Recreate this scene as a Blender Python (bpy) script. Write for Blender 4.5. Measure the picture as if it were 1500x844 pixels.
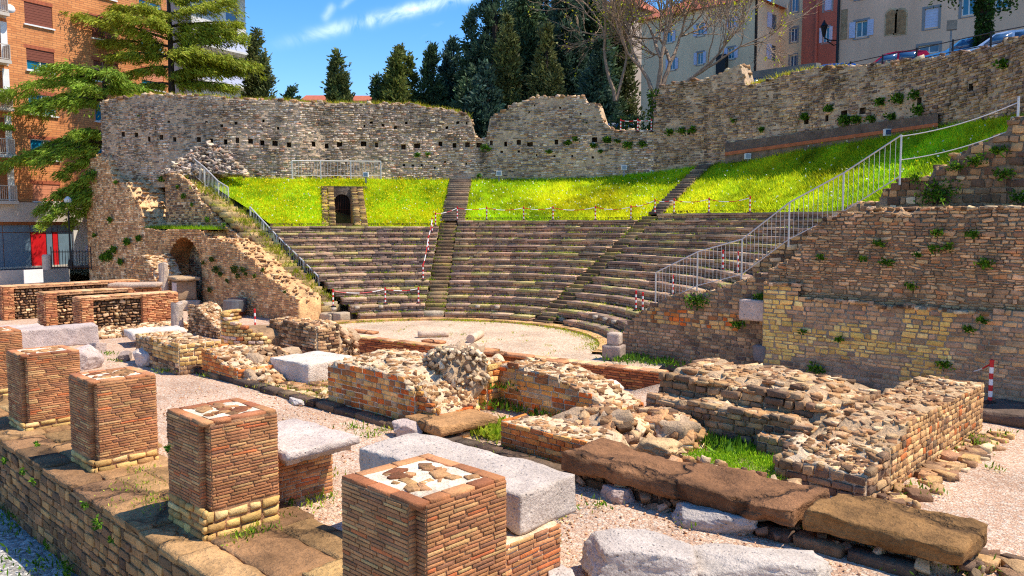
import bpy, bmesh, math, random
import numpy as np
for o in list(bpy.data.objects): bpy.data.objects.remove(o)
SC = bpy.context.scene
COL = SC.collection
rng = np.random.default_rng(7)
random.seed(7)
R = math.radians
# ------------------------------------------------------------------ camera, sky, sun, exposure
CAM_H, YAW, FPX = 4.5, R(44), 1190.0
PITCH = math.atan(97 / 1190)
cd = bpy.data.cameras.new('camera')
cam = bpy.data.objects.new('camera', cd); COL.objects.link(cam)
cam.location = (0, 0, CAM_H); cam.rotation_euler = (math.pi / 2 - PITCH, 0, YAW)
cd.sensor_width = 36; cd.lens = 36 * FPX / 1500; cd.clip_end = 6000; cd.clip_start = 0.1
SC.camera = cam
SUN_AZ, SUN_EL = 54.0, 60.0          # degrees clockwise from +Y, degrees above the horizon
w = bpy.data.worlds.new('World'); SC.world = w; w.use_nodes = True
SC.view_settings.view_transform = 'Standard'; SC.view_settings.look = 'None'
SC.view_settings.exposure = 1.0; SC.view_settings.gamma = 1; SC.view_settings.use_curve_mapping = False
SC.cycles.use_denoising = False; SC.cycles.pixel_filter_type = 'BLACKMAN_HARRIS'; SC.cycles.filter_width = 1.15
SC.cycles.max_bounces = 6; SC.cycles.transparent_max_bounces = 8
sl = bpy.data.lights.new('sun', 'SUN'); sl.energy = 3.3; sl.angle = R(0.6); sl.color = (1.0, 0.91, 0.77)
sun = bpy.data.objects.new('sun', sl); COL.objects.link(sun)
sun.location = (60, 60, 80)
sun.rotation_euler = (math.pi / 2 - R(SUN_EL), 0, math.pi - R(SUN_AZ))

# ------------------------------------------------------------------ pixel rays of the 1500 x 844 photograph
_f = np.array([-math.sin(YAW) * math.cos(PITCH), math.cos(YAW) * math.cos(PITCH), -math.sin(PITCH)])
_r = np.array([math.cos(YAW), math.sin(YAW), 0.]); _u = np.cross(_r, _f); EYE = np.array([0, 0, CAM_H])
def ray(x, y): return _f + _r * (x - 750) / FPX + _u * (422 - y) / FPX
def G(x, y, z=0.): d = ray(x, y); return EYE + d * ((z - CAM_H) / d[2])      # on the level z
def OX(x, y, X): d = ray(x, y); return EYE + d * (X / d[0])                   # on a plane of constant X
def OY(x, y, Y): d = ray(x, y); return EYE + d * (Y / d[1])                   # on a plane of constant Y
def DD(x, y, D): return EYE + ray(x, y) * D                                   # at the distance D
def PX(p): p = np.asarray(p, float) - EYE; D = p @ _f; return 750 + FPX * (p @ _r) / D, 422 - FPX * (p @ _u) / D, D

# world: Nishita sky with a thin vapour trail and wisps of cirrus
nt = w.node_tree; nt.nodes.clear()
def WN(t, **k):
    n = nt.nodes.new(t)
    for a, b in k.items(): setattr(n, a, b)
    return n
sky = WN('ShaderNodeTexSky'); sky.sky_type = 'NISHITA'; sky.sun_disc = False
sky.sun_elevation = R(SUN_EL); sky.sun_rotation = R(SUN_AZ); sky.altitude = 0
sky.air_density = 1.0; sky.dust_density = 0.25; sky.ozone_density = 3.0
hs = WN('ShaderNodeHueSaturation'); hs.inputs['Saturation'].default_value = 1.38; hs.inputs['Value'].default_value = 0.78; hs.inputs['Hue'].default_value = 0.506
nt.links.new(sky.outputs[0], hs.inputs['Color'])
tc = WN('ShaderNodeTexCoord')
def wmath(op, a, b=None, c=None):
    n = WN('ShaderNodeMath', operation=op)
    for i, v in enumerate((a, b, c)):
        if v is None: continue
        if isinstance(v, (int, float)): n.inputs[i].default_value = v
        else: nt.links.new(v, n.inputs[i])
    return n.outputs[0]
def wdot(vec):
    n = WN('ShaderNodeVectorMath', operation='DOT_PRODUCT'); n.inputs[1].default_value = tuple(vec)
    nt.links.new(tc.outputs['Generated'], n.inputs[0]); return n.outputs['Value']
def unit(v): v = np.asarray(v, float); return v / np.linalg.norm(v)
def wstreak(pa, pb, width, strength):
    a, b = unit(ray(*pa)), unit(ray(*pb)); n = unit(np.cross(a, b)); m = unit(a + b); t = unit(b - a)
    half = float(np.linalg.norm(b - a)) / 2
    across = wmath('MULTIPLY', wdot(n), 1 / width)
    along = wmath('MULTIPLY', wdot(t), 1 / half)
    g = wmath('EXPONENT', wmath('MULTIPLY', wmath('MULTIPLY', across, across), -1))
    al2 = wmath('MULTIPLY', along, along)
    e = wmath('EXPONENT', wmath('MULTIPLY', wmath('MULTIPLY', al2, al2), -0.8))
    front = wmath('GREATER_THAN', wdot(m), 0)
    return wmath('MULTIPLY', wmath('MULTIPLY', g, e), wmath('MULTIPLY', front, strength))
nz = WN('ShaderNodeTexNoise'); nz.inputs['Scale'].default_value = 26; nz.inputs['Detail'].default_value = 6
nz.inputs['Roughness'].default_value = 0.65; nz.inputs['Distortion'].default_value = 0.6
nt.links.new(tc.outputs['Generated'], nz.inputs['Vector'])
brk = wmath('MULTIPLY', wmath('SUBTRACT', nz.outputs['Fac'], 0.33), 2.6); brk.node.use_clamp = True
st = wmath('ADD', wstreak((452, 53), (760, -26), 0.0065, 0.8), wstreak((474, 28), (488, 8), 0.004, 0.5))
st = wmath('ADD', st, wstreak((500, 10), (520, -6), 0.003, 0.4))
cl = wmath('MULTIPLY', st, brk); cl.node.use_clamp = True
nz2 = WN('ShaderNodeTexNoise'); nz2.inputs['Scale'].default_value = 2.2; nz2.inputs['Detail'].default_value = 7
nz2.inputs['Roughness'].default_value = 0.6; nz2.inputs['Distortion'].default_value = 0.8
mp = WN('ShaderNodeMapping'); mp.inputs['Scale'].default_value = (1, 2.6, 3.5); mp.inputs['Rotation'].default_value = (0, 0, 0.6)
nt.links.new(tc.outputs['Generated'], mp.inputs['Vector']); nt.links.new(mp.outputs[0], nz2.inputs['Vector'])
cir = wmath('MULTIPLY', wmath('SUBTRACT', nz2.outputs['Fac'], 0.60), 1.6); cir.node.use_clamp = True
cl = wmath('ADD', cl, wmath('MULTIPLY', cir, 0.5)); cl.node.use_clamp = True
mx = WN('ShaderNodeMixRGB'); nt.links.new(cl, mx.inputs['Fac']); nt.links.new(hs.outputs[0], mx.inputs['Color1'])
mx.inputs['Color2'].default_value = (5.6, 6.2, 6.9, 1)
bgn = WN('ShaderNodeBackground'); bgn.inputs['Strength'].default_value = 0.15
nt.links.new(mx.outputs[0], bgn.inputs['Color'])
wo = WN('ShaderNodeOutputWorld'); nt.links.new(bgn.outputs[0], wo.inputs['Surface'])

# ------------------------------------------------------------------ materials
def S(r, g, b): return tuple(((c / 255) / 12.92 if c / 255 <= .04045 else ((c / 255 + .055) / 1.055) ** 2.4) for c in (r, g, b))
MATS = {}
class Nodes:
    def __init__(s, name):
        s.m = bpy.data.materials.new(name); s.m.use_nodes = True; s.t = s.m.node_tree; s.t.nodes.clear()
        s.out = s.n('ShaderNodeOutputMaterial')
    def n(s, t, ins=None, **k):
        n = s.t.nodes.new(t)
        for a, b in k.items(): setattr(n, a, b)
        for a, b in (ins or {}).items():
            if isinstance(b, bpy.types.NodeSocket): s.t.links.new(b, n.inputs[a])
            else: n.inputs[a].default_value = b
        return n
    def coord(s, scale=(1, 1, 1), kind='Object', rot=(0, 0, 0)):
        c = s.n('ShaderNodeNewGeometry').outputs['Position'] if kind == 'World' else s.n('ShaderNodeTexCoord').outputs[kind]
        return s.n('ShaderNodeMapping', {'Vector': c, 'Scale': scale, 'Rotation': rot}).outputs[0]
    def noise(s, vec, scale, detail=5, rough=.6, dist=0):
        return s.n('ShaderNodeTexNoise', {'Vector': vec, 'Scale': scale, 'Detail': detail, 'Roughness': rough, 'Distortion': dist}).outputs['Fac']
    def ramp(s, fac, stops):
        r = s.n('ShaderNodeValToRGB', {'Fac': fac}); e = r.color_ramp.elements
        while len(e) < len(stops): e.new(.5)
        for x, (p, c) in zip(e, stops): x.position = p; x.color = (*c, 1) if len(c) == 3 else c
        return r.outputs[0]
    def mix(s, a, b, f, op='MIX'):
        return s.n('ShaderNodeMixRGB', {'Fac': f, 'Color1': a, 'Color2': b}, blend_type=op).outputs[0]
    def math(s, op, a, b=0): return s.n('ShaderNodeMath', {0: a, 1: b}, operation=op).outputs[0]
    def bump(s, h, strength, dist): return s.n('ShaderNodeBump', {'Height': h, 'Strength': strength, 'Distance': dist}).outputs[0]
    def done(s, col, rough=.9, normal=None, metal=0, spec=.25, **k):
        b = s.n('ShaderNodeBsdfPrincipled', {'Base Color': col if isinstance(col, bpy.types.NodeSocket) else (*col, 1), 'Roughness': rough, 'Metallic': metal, 'Specular IOR Level': spec})
        if normal: s.t.links.new(normal, b.inputs['Normal'])
        for a, v in k.items(): b.inputs[a.replace('_', ' ')].default_value = v
        s.t.links.new(b.outputs[0], s.out.inputs[0]); return s.m
def grey(v): return (v, v, v)
def stone_mat(name, lo=.62, hi=1.25, scale=2.5, bump=.5, fine=28, dist=.012, tint=(1.36, 1.2, 1.02), moss=None, pits=0, crack=0):
    s = Nodes(name); c = s.coord(kind='World')
    a = s.mix(s.n('ShaderNodeAttribute', attribute_name='col').outputs['Color'], (*tint, 1), 1, 'MULTIPLY')
    n1 = s.noise(c, scale, 6, .65); n2 = s.noise(c, fine, 5, .7)
    col = s.mix(a, s.ramp(n1, [(.28, grey(lo)), (.72, grey(hi))]), 1, 'MULTIPLY')
    col = s.mix(col, s.ramp(n2, [(.3, grey(.62)), (.55, grey(1.05)), (.75, grey(1.25))]), .8, 'MULTIPLY')
    h = s.math('ADD', n2, s.math('MULTIPLY', s.noise(c, fine * .3, 3), 1.2))
    if name.startswith('far'):
        sk = s.noise(s.coord(kind='World', scale=(1, 1, .12)), 1.1, 5, .7); col = s.mix(col, s.ramp(sk, [(.38, grey(.42)), (.5, grey(.95)), (.66, grey(1.15))]), .9, 'MULTIPLY')
    if pits:
        v = s.n('ShaderNodeTexVoronoi', {'Vector': c, 'Scale': pits}).outputs['Distance']
        pv = s.ramp(v, [(.05, grey(0)), (.22, grey(1))])
        col = s.mix(col, s.ramp(v, [(.04, grey(.45)), (.2, grey(1))]), .7, 'MULTIPLY'); h = s.math('ADD', h, s.math('MULTIPLY', pv, .6))
    if crack:
        cw = s.n('ShaderNodeVectorMath', {0: c, 1: s.n('ShaderNodeTexNoise', {'Vector': c, 'Scale': 2.2, 'Detail': 5}).outputs['Color']}, operation='ADD').outputs[0]
        v = s.n('ShaderNodeTexVoronoi', {'Vector': cw, 'Scale': crack}, feature='DISTANCE_TO_EDGE').outputs['Distance']
        col = s.mix(col, s.ramp(v, [(.0, grey(.25)), (.018, grey(.6)), (.04, grey(1))]), .8, 'MULTIPLY'); h = s.math('ADD', h, s.math('MULTIPLY', s.ramp(v, [(0, grey(0)), (.03, grey(1))]), 1.5))
        lay = s.noise(s.coord(kind='World', scale=(1, 1, 7)), 1.6, 5, .7, 1.0); h = s.math('ADD', h, s.math('MULTIPLY', lay, .8)); col = s.mix(col, s.ramp(lay, [(.3, grey(.75)), (.6, grey(1.1))]), .35, 'MULTIPLY')
    if moss:
        mk = s.ramp(s.noise(c, 1.1, 7, .7), [(.56, grey(0)), (.68, grey(1))])
        col = s.mix(col, (*moss, 1), s.math('MULTIPLY', mk, .6))
    return s.done(col, .92, s.bump(h, bump, dist))
M = {}
M['stone'] = stone_mat('rubble_stone', .55, 1.35, 1.6, 1.0, 20, .035)
M['brick'] = stone_mat('old_brick', .66, 1.2, 2.2, .8, 40, .014, tint=(1.3, 1.2, 1.06))
M['mortar'] = stone_mat('lime_mortar', .5, 1.25, 2.2, 1.0, 15, .05)
M['marble'] = stone_mat('weathered_marble', .60, 1.0, 1.6, 1.0, 26, .03, pits=11, tint=(1.2, 1.1, .98))
M['slab'] = stone_mat('brown_sandstone', .42, 1.35, 1.3, 1.0, 16, .05, crack=.3)
M['far'] = stone_mat('far_wall_stone', .6, 1.35, .55, .8, 9, .06, tint=(1.32, 1.26, 1.22))
M['seat'] = stone_mat('seat_stone', .65, 1.25, 1.0, .7, 14, .04, tint=(1.66, 1.52, 1.38))
def leaf_mat(name, trans=.35):
    s = Nodes(name); a = s.n('ShaderNodeAttribute', attribute_name='col').outputs['Color']
    d = s.n('ShaderNodeBsdfPrincipled', {'Base Color': a, 'Roughness': .6, 'Specular IOR Level': .2})
    t = s.n('ShaderNodeBsdfTranslucent', {'Color': a})
    x = s.n('ShaderNodeMixShader', {'Fac': trans, 1: d.outputs[0], 2: t.outputs[0]})
    s.t.links.new(x.outputs[0], s.out.inputs[0]); return s.m
M['leaf'] = leaf_mat('leaf', .35); M['needle'] = leaf_mat('needle_foliage', .3); M['grass'] = leaf_mat('grass_blade', .62)
def plain(name, col, rough=.6, metal=0, var=.15, sc=4, spec=.4, bump=0):
    s = Nodes(name); c = s.coord(kind='World'); n = s.noise(c, sc, 6, .65)
    k = s.mix((*col, 1), s.ramp(n, [(.3, grey(1 - var)), (.7, grey(1 + var))]), 1, 'MULTIPLY')
    return s.done(k, rough, s.bump(s.noise(c, sc * 8, 4), bump, .01) if bump else None, metal, spec)
M['steel'] = plain('galvanised_steel', S(206, 202, 196), .45, .3, .1)
M['red'] = plain('red_paint', S(205, 30, 35), .4); M['white'] = plain('white_paint', S(232, 230, 226), .5, var=.06)
M['black'] = plain('black_iron', S(28, 28, 30), .5); M['bark'] = plain('bark', S(150, 126, 104), .95, var=.4, sc=9, bump=.8)
M['darkbark'] = plain('dark_bark', S(58, 46, 38), .95, var=.35, sc=8, bump=.8)
M['concrete'] = plain('concrete', S(196, 184, 168), .85, var=.14, sc=1.2, bump=.3); M['kerbstone'] = plain('grey_kerb', S(128, 122, 112), .9, var=.25, sc=2, bump=.5)
M['glass'] = plain('window_glass', S(52, 84, 116), .06, 0, .2, 2, 1.0); M['teal_glass'] = plain('teal_glass', S(24, 112, 140), .08, 0, .2, 2, .9)
M['shopglass'] = plain('shop_glass', S(110, 132, 146), .3, 0, .15, 1.5, .6)
M['dark'] = plain('interior_shade', S(30, 24, 20), .95); M['rust'] = plain('rusty_iron', S(70, 38, 26), .8, .2, .3, 12)  # the interior near-black is shade put into colour, for unlit openings
M['zinc'] = plain('zinc_tank', S(120, 122, 126), .4, .6, .3, 3); M['tyre'] = plain('tyre_rubber', S(24, 24, 25), .9)
M['shutter'] = plain('roller_shutter', S(128, 70, 52), .7, var=.1); M['shutter2'] = plain('salmon_shutter', S(214, 140, 104), .7, var=.1)
M['lilac'] = plain('pale_lilac_shutter', S(206, 208, 230), .6, var=.05)
M['roof'] = plain('terracotta_roof', S(176, 96, 66), .85, var=.25, sc=3)
M['frame_grey'] = plain('grey_stone_frame', S(150, 146, 146), .85, var=.1)
def plaster(name, col, var=.12):
    s = Nodes(name); c = s.coord(kind='World', scale=(1, 1, .35)); n = s.noise(c, .55, 7, .65); n2 = s.noise(c, 14, 4)
    k = s.mix((*col, 1), s.ramp(n, [(.25, grey(1 - 2 * var)), (.7, grey(1 + var * .6))]), 1, 'MULTIPLY')
    return s.done(k, .9, s.bump(n2, .25, .02))
M['cream'] = plaster('cream_plaster', S(255, 220, 178)); M['beige'] = plaster('beige_plaster', S(255, 203, 168)); M['redwall'] = plaster('red_plaster', S(196, 112, 92))
M['taupe'] = plaster('taupe_plaster', S(190, 168, 150))
M['offwhite'] = plaster('white_plaster', S(226, 220, 210))
def facade_brick():
    s = Nodes('orange_facade_brick'); c = s.coord(kind='UV')
    b = s.n('ShaderNodeTexBrick', {'Vector': c, 'Color1': (*S(226, 152, 94), 1), 'Color2': (*S(206, 128, 76), 1), 'Mortar': (*S(164, 110, 76), 1), 'Scale': 1.0,
            'Mortar Size': .018, 'Brick Width': .62, 'Row Height': .155, 'Bias': -.1}, offset=.5)
    n = s.noise(s.coord(kind='World'), .8, 6)
    k = s.mix(b.outputs['Color'], s.ramp(n, [(.3, grey(.86)), (.7, grey(1.1))]), 1, 'MULTIPLY')
    return s.done(k, .85, s.bump(b.outputs['Fac'], -.6, .02))
M['facade'] = facade_brick()
def gravel_mat(name, c1, c2, c3, scale=26):
    s = Nodes(name); c = s.coord(kind='World')
    v = s.n('ShaderNodeTexVoronoi', {'Vector': c, 'Scale': scale}); v2 = s.n('ShaderNodeTexVoronoi', {'Vector': c, 'Scale': scale * 2.3})
    k = s.ramp(s.n('ShaderNodeSeparateColor', {'Color': v.outputs['Color']}).outputs[0], [(0, c1), (.5, c2), (1, c3)])
    k = s.mix(k, s.ramp(v.outputs['Distance'], [(0, grey(1.12)), (.7, grey(.72))]), .8, 'MULTIPLY')
    k = s.mix(k, s.ramp(s.noise(c, .45, 7, .62), [(.3, grey(.70)), (.5, grey(.96)), (.7, grey(1.12))]), 1, 'MULTIPLY')
    k = s.mix(k, s.ramp(v2.outputs['Distance'], [(0, grey(1.1)), (.8, grey(.75))]), .5, 'MULTIPLY')
    sp = s.ramp(s.noise(c, 3.2, 5, .7), [(.60, grey(0)), (.72, grey(1))])
    k = s.mix(k, (*[x * .62 for x in c2], 1), s.math('MULTIPLY', sp, .45))
    h = s.math('ADD', s.math('MULTIPLY', v.outputs['Distance'], -1), s.math('MULTIPLY', v2.outputs['Distance'], -.5))
    return s.done(k, .95, s.bump(h, .9, .03))
M['gravel'] = gravel_mat('pink_gravel', S(208, 164, 132), S(226, 188, 156), S(244, 220, 194), 22)
M['greygravel'] = gravel_mat('grey_gravel', S(132, 128, 122), S(176, 170, 162), S(226, 220, 210), 14)
M['sandfloor'] = gravel_mat('orchestra_gravel', S(216, 178, 146), S(230, 198, 164), S(242, 220, 190), 15)
def soil_mat():
    s = Nodes('grassy_soil'); c = s.coord(kind='World')
    k = s.ramp(s.noise(c, 2.2, 7, .7), [(.3, S(140, 168, 18)), (.55, S(176, 198, 24)), (.8, S(204, 214, 48))])
    return s.done(k, .95, s.bump(s.noise(c, 9, 5), .8, .08))
M['soil'] = soil_mat()
def dull():
    s = Nodes('park_ground'); c = s.coord(kind='World')
    k = s.ramp(s.noise(c, .5, 7, .7), [(.3, S(52, 58, 26)), (.6, S(92, 92, 50)), (.85, S(128, 116, 82))])
    return s.done(k, .95, s.bump(s.noise(c, 5, 5), .8, .1))
M['park'] = dull()
M['asphalt'] = plain('asphalt', S(98, 94, 92), .95, var=.2, sc=3)

# ------------------------------------------------------------------ mesh helpers
def tag(o, label=None, cat=None, group=None, kind=None):
    if label: o['label'] = label
    if cat: o['category'] = cat
    if group: o['group'] = group
    if kind: o['kind'] = kind
    elif cat: o['kind'] = 'thing'
    return o
def empty(name, loc=(0, 0, 0), rz=0, label=None, cat=None, group=None):
    o = bpy.data.objects.new(name, None); COL.objects.link(o); o.location = tuple(loc); o.rotation_euler = (0, 0, rz)
    o.empty_display_size = .2
    return tag(o, label, cat, group)
def mesh(name, V, F, mat, parent=None, col=None, smooth=False, uv=None):
    V = np.ascontiguousarray(V, np.float32).reshape(-1, 3); me = bpy.data.meshes.new(name)
    if isinstance(F, np.ndarray):
        k = F.shape[1]; me.vertices.add(len(V)); me.loops.add(F.size); me.polygons.add(len(F))
        me.vertices.foreach_set('co', V.ravel()); me.loops.foreach_set('vertex_index', F.astype(np.int32).ravel())
        me.polygons.foreach_set('loop_start', np.arange(0, F.size, k, dtype=np.int32))
        me.update(calc_edges=True)
    else: me.from_pydata(V.tolist(), [], [list(f) for f in F])
    if col is not None:
        c = np.asarray(col, np.float32)
        if c.ndim == 1: c = np.tile(c, (len(V), 1))
        a = me.color_attributes.new('col', 'FLOAT_COLOR', 'POINT')
        a.data.foreach_set('color', np.ascontiguousarray(np.concatenate([c, np.ones((len(c), 1), np.float32)], 1).ravel()))
    if smooth: me.polygons.foreach_set('use_smooth', np.ones(len(me.polygons), bool))
    me.materials.append(mat)
    o = bpy.data.objects.new(name, me); COL.objects.link(o)
    if parent: o.parent = parent
    return o
BOXF = np.array([[0, 3, 2, 1], [4, 5, 6, 7], [0, 1, 5, 4], [1, 2, 6, 5], [2, 3, 7, 6], [3, 0, 4, 7]])
class MB:
    def __init__(s): s.V = []; s.F = []; s.C = []; s.n = 0
    def add(s, V, F, c=(.5, .5, .5)):
        V = np.asarray(V, float).reshape(-1, 3); s.V.append(V); s.F += [[i + s.n for i in f] for f in F]; s.n += len(V)
        c = np.asarray(c, float); s.C.append(np.tile(c, (len(V), 1)) if c.ndim == 1 else c); return s
    def box(s, a, b, c=(.5, .5, .5)):
        (x0, y0, z0), (x1, y1, z1) = a, b
        return s.add([(x0, y0, z0), (x1, y0, z0), (x1, y1, z0), (x0, y1, z0), (x0, y0, z1), (x1, y0, z1), (x1, y1, z1), (x0, y1, z1)], BOXF.tolist(), c)
    def tube(s, pts, rad, n=8, c=(.5, .5, .5), caps=True):
        pts = np.asarray(pts, float); rad = np.broadcast_to(np.asarray(rad, float), (len(pts),))
        V = []; a = np.arange(n) * 2 * np.pi / n; pu = None
        for i, p in enumerate(pts):
            d = unit(pts[min(i + 1, len(pts) - 1)] - pts[max(i - 1, 0)] + 1e-12)
            if pu is None: pu = np.cross(d, (0, 0, 1.)) if abs(d[2]) < .9 else np.cross(d, (1., 0, 0))
            pu = unit(pu - d * (pu @ d)); pv = np.cross(d, pu)
            V.append(p + rad[i] * (np.cos(a)[:, None] * pu + np.sin(a)[:, None] * pv))
        F = []
        for i in range(len(pts) - 1):
            for k in range(n): F.append([i * n + k, i * n + (k + 1) % n, (i + 1) * n + (k + 1) % n, (i + 1) * n + k])
        if caps: F.append(list(range(n))[::-1]); F.append([(len(pts) - 1) * n + k for k in range(n)])
        return s.add(np.concatenate(V), F, c)
    def lathe(s, prof, n=16, cen=(0, 0, 0), c=(.5, .5, .5)):
        return s.tube_prof(prof, n, cen, c)
    def tube_prof(s, prof, n, cen, c):
        a = np.arange(n) * 2 * np.pi / n; V = []
        for r_, z in prof: V.append(np.stack([cen[0] + r_ * np.cos(a), cen[1] + r_ * np.sin(a), np.full(n, cen[2] + z)], 1))
        F = []
        for i in range(len(prof) - 1):
            for k in range(n): F.append([i * n + k, i * n + (k + 1) % n, (i + 1) * n + (k + 1) % n, (i + 1) * n + k])
        F.append(list(range(n))[::-1]); F.append([(len(prof) - 1) * n + k for k in range(n)])
        return s.add(np.concatenate(V), F, c)
    def build(s, name, mat, parent=None, smooth=False):
        return mesh(name, np.concatenate(s.V), s.F, mat, parent, np.concatenate(s.C), smooth)
_LAT = np.random.default_rng(3).random((32, 32, 32))
def vnoise(p, scale=1., seed=0):
    p = np.asarray(p, float) * scale + seed * 7.31 + 100
    i = np.floor(p).astype(int); f = p - i; f = f * f * (3 - 2 * f); r_ = 0
    for dx in (0, 1):
        for dy in (0, 1):
            for dz in (0, 1):
                wt = (f[..., 0] if dx else 1 - f[..., 0]) * (f[..., 1] if dy else 1 - f[..., 1]) * (f[..., 2] if dz else 1 - f[..., 2])
                r_ = r_ + wt * _LAT[(i[..., 0] + dx) % 32, (i[..., 1] + dy) % 32, (i[..., 2] + dz) % 32]
    return r_ * 2 - 1
def fbm(p, scale=1., seed=0, o=3): return sum(vnoise(p, scale * 2 ** k, seed + k) / 2 ** k for k in range(o))
def n2(x, y, scale=1., seed=0, o=3):
    x, y = np.broadcast_arrays(np.asarray(x, float), np.asarray(y, float))
    return fbm(np.stack([x, y, np.zeros_like(x)], -1), scale, seed, o)
def wbox(name, size, mat, parent=None, bev=.03, amp=.015, ns=3., step=.08, col=(.5, .5, .5), seed=0, warp=None, loc=(0, 0, 0)):
    """a worn block: grid box, rounded edges, noisy faces; origin at the middle of its base"""
    sx, sy, sz = size; V = []; F = []; n0 = 0; h = np.array([sx, sy, sz]) / 2
    for ax in range(3):
        a, b = (ax + 1) % 3, (ax + 2) % 3
        na, nb = max(2, min(60, int(2 * h[a] / step))), max(2, min(60, int(2 * h[b] / step)))
        for sg in (-1, 1):
            u_, v_ = np.meshgrid(np.linspace(-h[a], h[a], na + 1), np.linspace(-h[b], h[b], nb + 1), indexing='ij')
            P = np.zeros(u_.shape + (3,)); P[..., a] = u_; P[..., b] = v_; P[..., ax] = sg * h[ax]
            V.append(P.reshape(-1, 3)); q = np.arange(P.shape[0] * P.shape[1]).reshape(P.shape[:2]) + n0
            f4 = np.stack([q[:-1, :-1], q[1:, :-1], q[1:, 1:], q[:-1, 1:]], -1).reshape(-1, 4)
            F.append(f4 if sg > 0 else f4[:, ::-1]); n0 += P.shape[0] * P.shape[1]
    V = np.concatenate(V); F = np.concatenate(F)
    key, inv = np.unique(np.round(V, 5), axis=0, return_inverse=True); V = key; F = inv.reshape(-1)[F]
    inner = np.clip(V, -(h - bev), h - bev); d = V - inner; L = np.linalg.norm(d, axis=1, keepdims=True)
    nrm = d / np.maximum(L, 1e-9); V = inner + nrm * np.minimum(L, bev)
    V = V + nrm * (fbm(V + seed * 3.7, ns, seed) * amp)[:, None]
    edge = (np.abs(V) > (h - bev * 1.6)).sum(1) >= 2
    V = V - nrm * (edge * np.maximum(0, fbm(V + seed * 9.1, ns * 1.3, seed + 5)) * amp * 2.2)[:, None]
    if warp: V = warp(V)
    V[:, 2] += h[2]
    return mesh(name, V + np.asarray(loc), F, mat, parent, np.asarray(col), True)
def rock(name, size, mat, parent=None, col=(.5, .5, .5), seed=0, nplanes=14, sub=4, amp=.03, loc=(0, 0, 0), boxy=.5):
    g = np.random.default_rng(seed); bm = bmesh.new(); bmesh.ops.create_icosphere(bm, subdivisions=sub, radius=1)
    V = np.array([v.co[:] for v in bm.verts]); F = np.array([[v.index for v in f.verts] for f in bm.faces]); bm.free()
    pn = [np.array(a, float) for a in ((1, 0, 0), (-1, 0, 0), (0, 1, 0), (0, -1, 0), (0, 0, 1), (0, 0, -1))]
    pn = [unit(p + g.normal(0, .16, 3)) for p in pn]; po = list(g.uniform(.78, .95, 6))
    for _ in range(nplanes): pn.append(unit(g.normal(0, 1, 3))); po.append(g.uniform(.85, 1.05) + .15 * boxy)
    dots = V @ np.array(pn).T; rr = np.where(dots > .05, np.array(po) / np.maximum(dots, .05), 9).min(1)
    V = V * np.minimum(rr, 1.35)[:, None]; V = V + V * (fbm(V, 3.5, seed % 11) * amp * .7 - np.abs(vnoise(V, 8., seed % 7)) * amp + np.round(vnoise(V, 2.2, seed % 5) * 2.5) * amp * .5)[:, None]
    V = V * np.asarray(size) / 2; V[:, 2] -= V[:, 2].min() * .85
    return mesh(name, V + np.asarray(loc), F, mat, parent, np.asarray(col), False)

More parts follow.
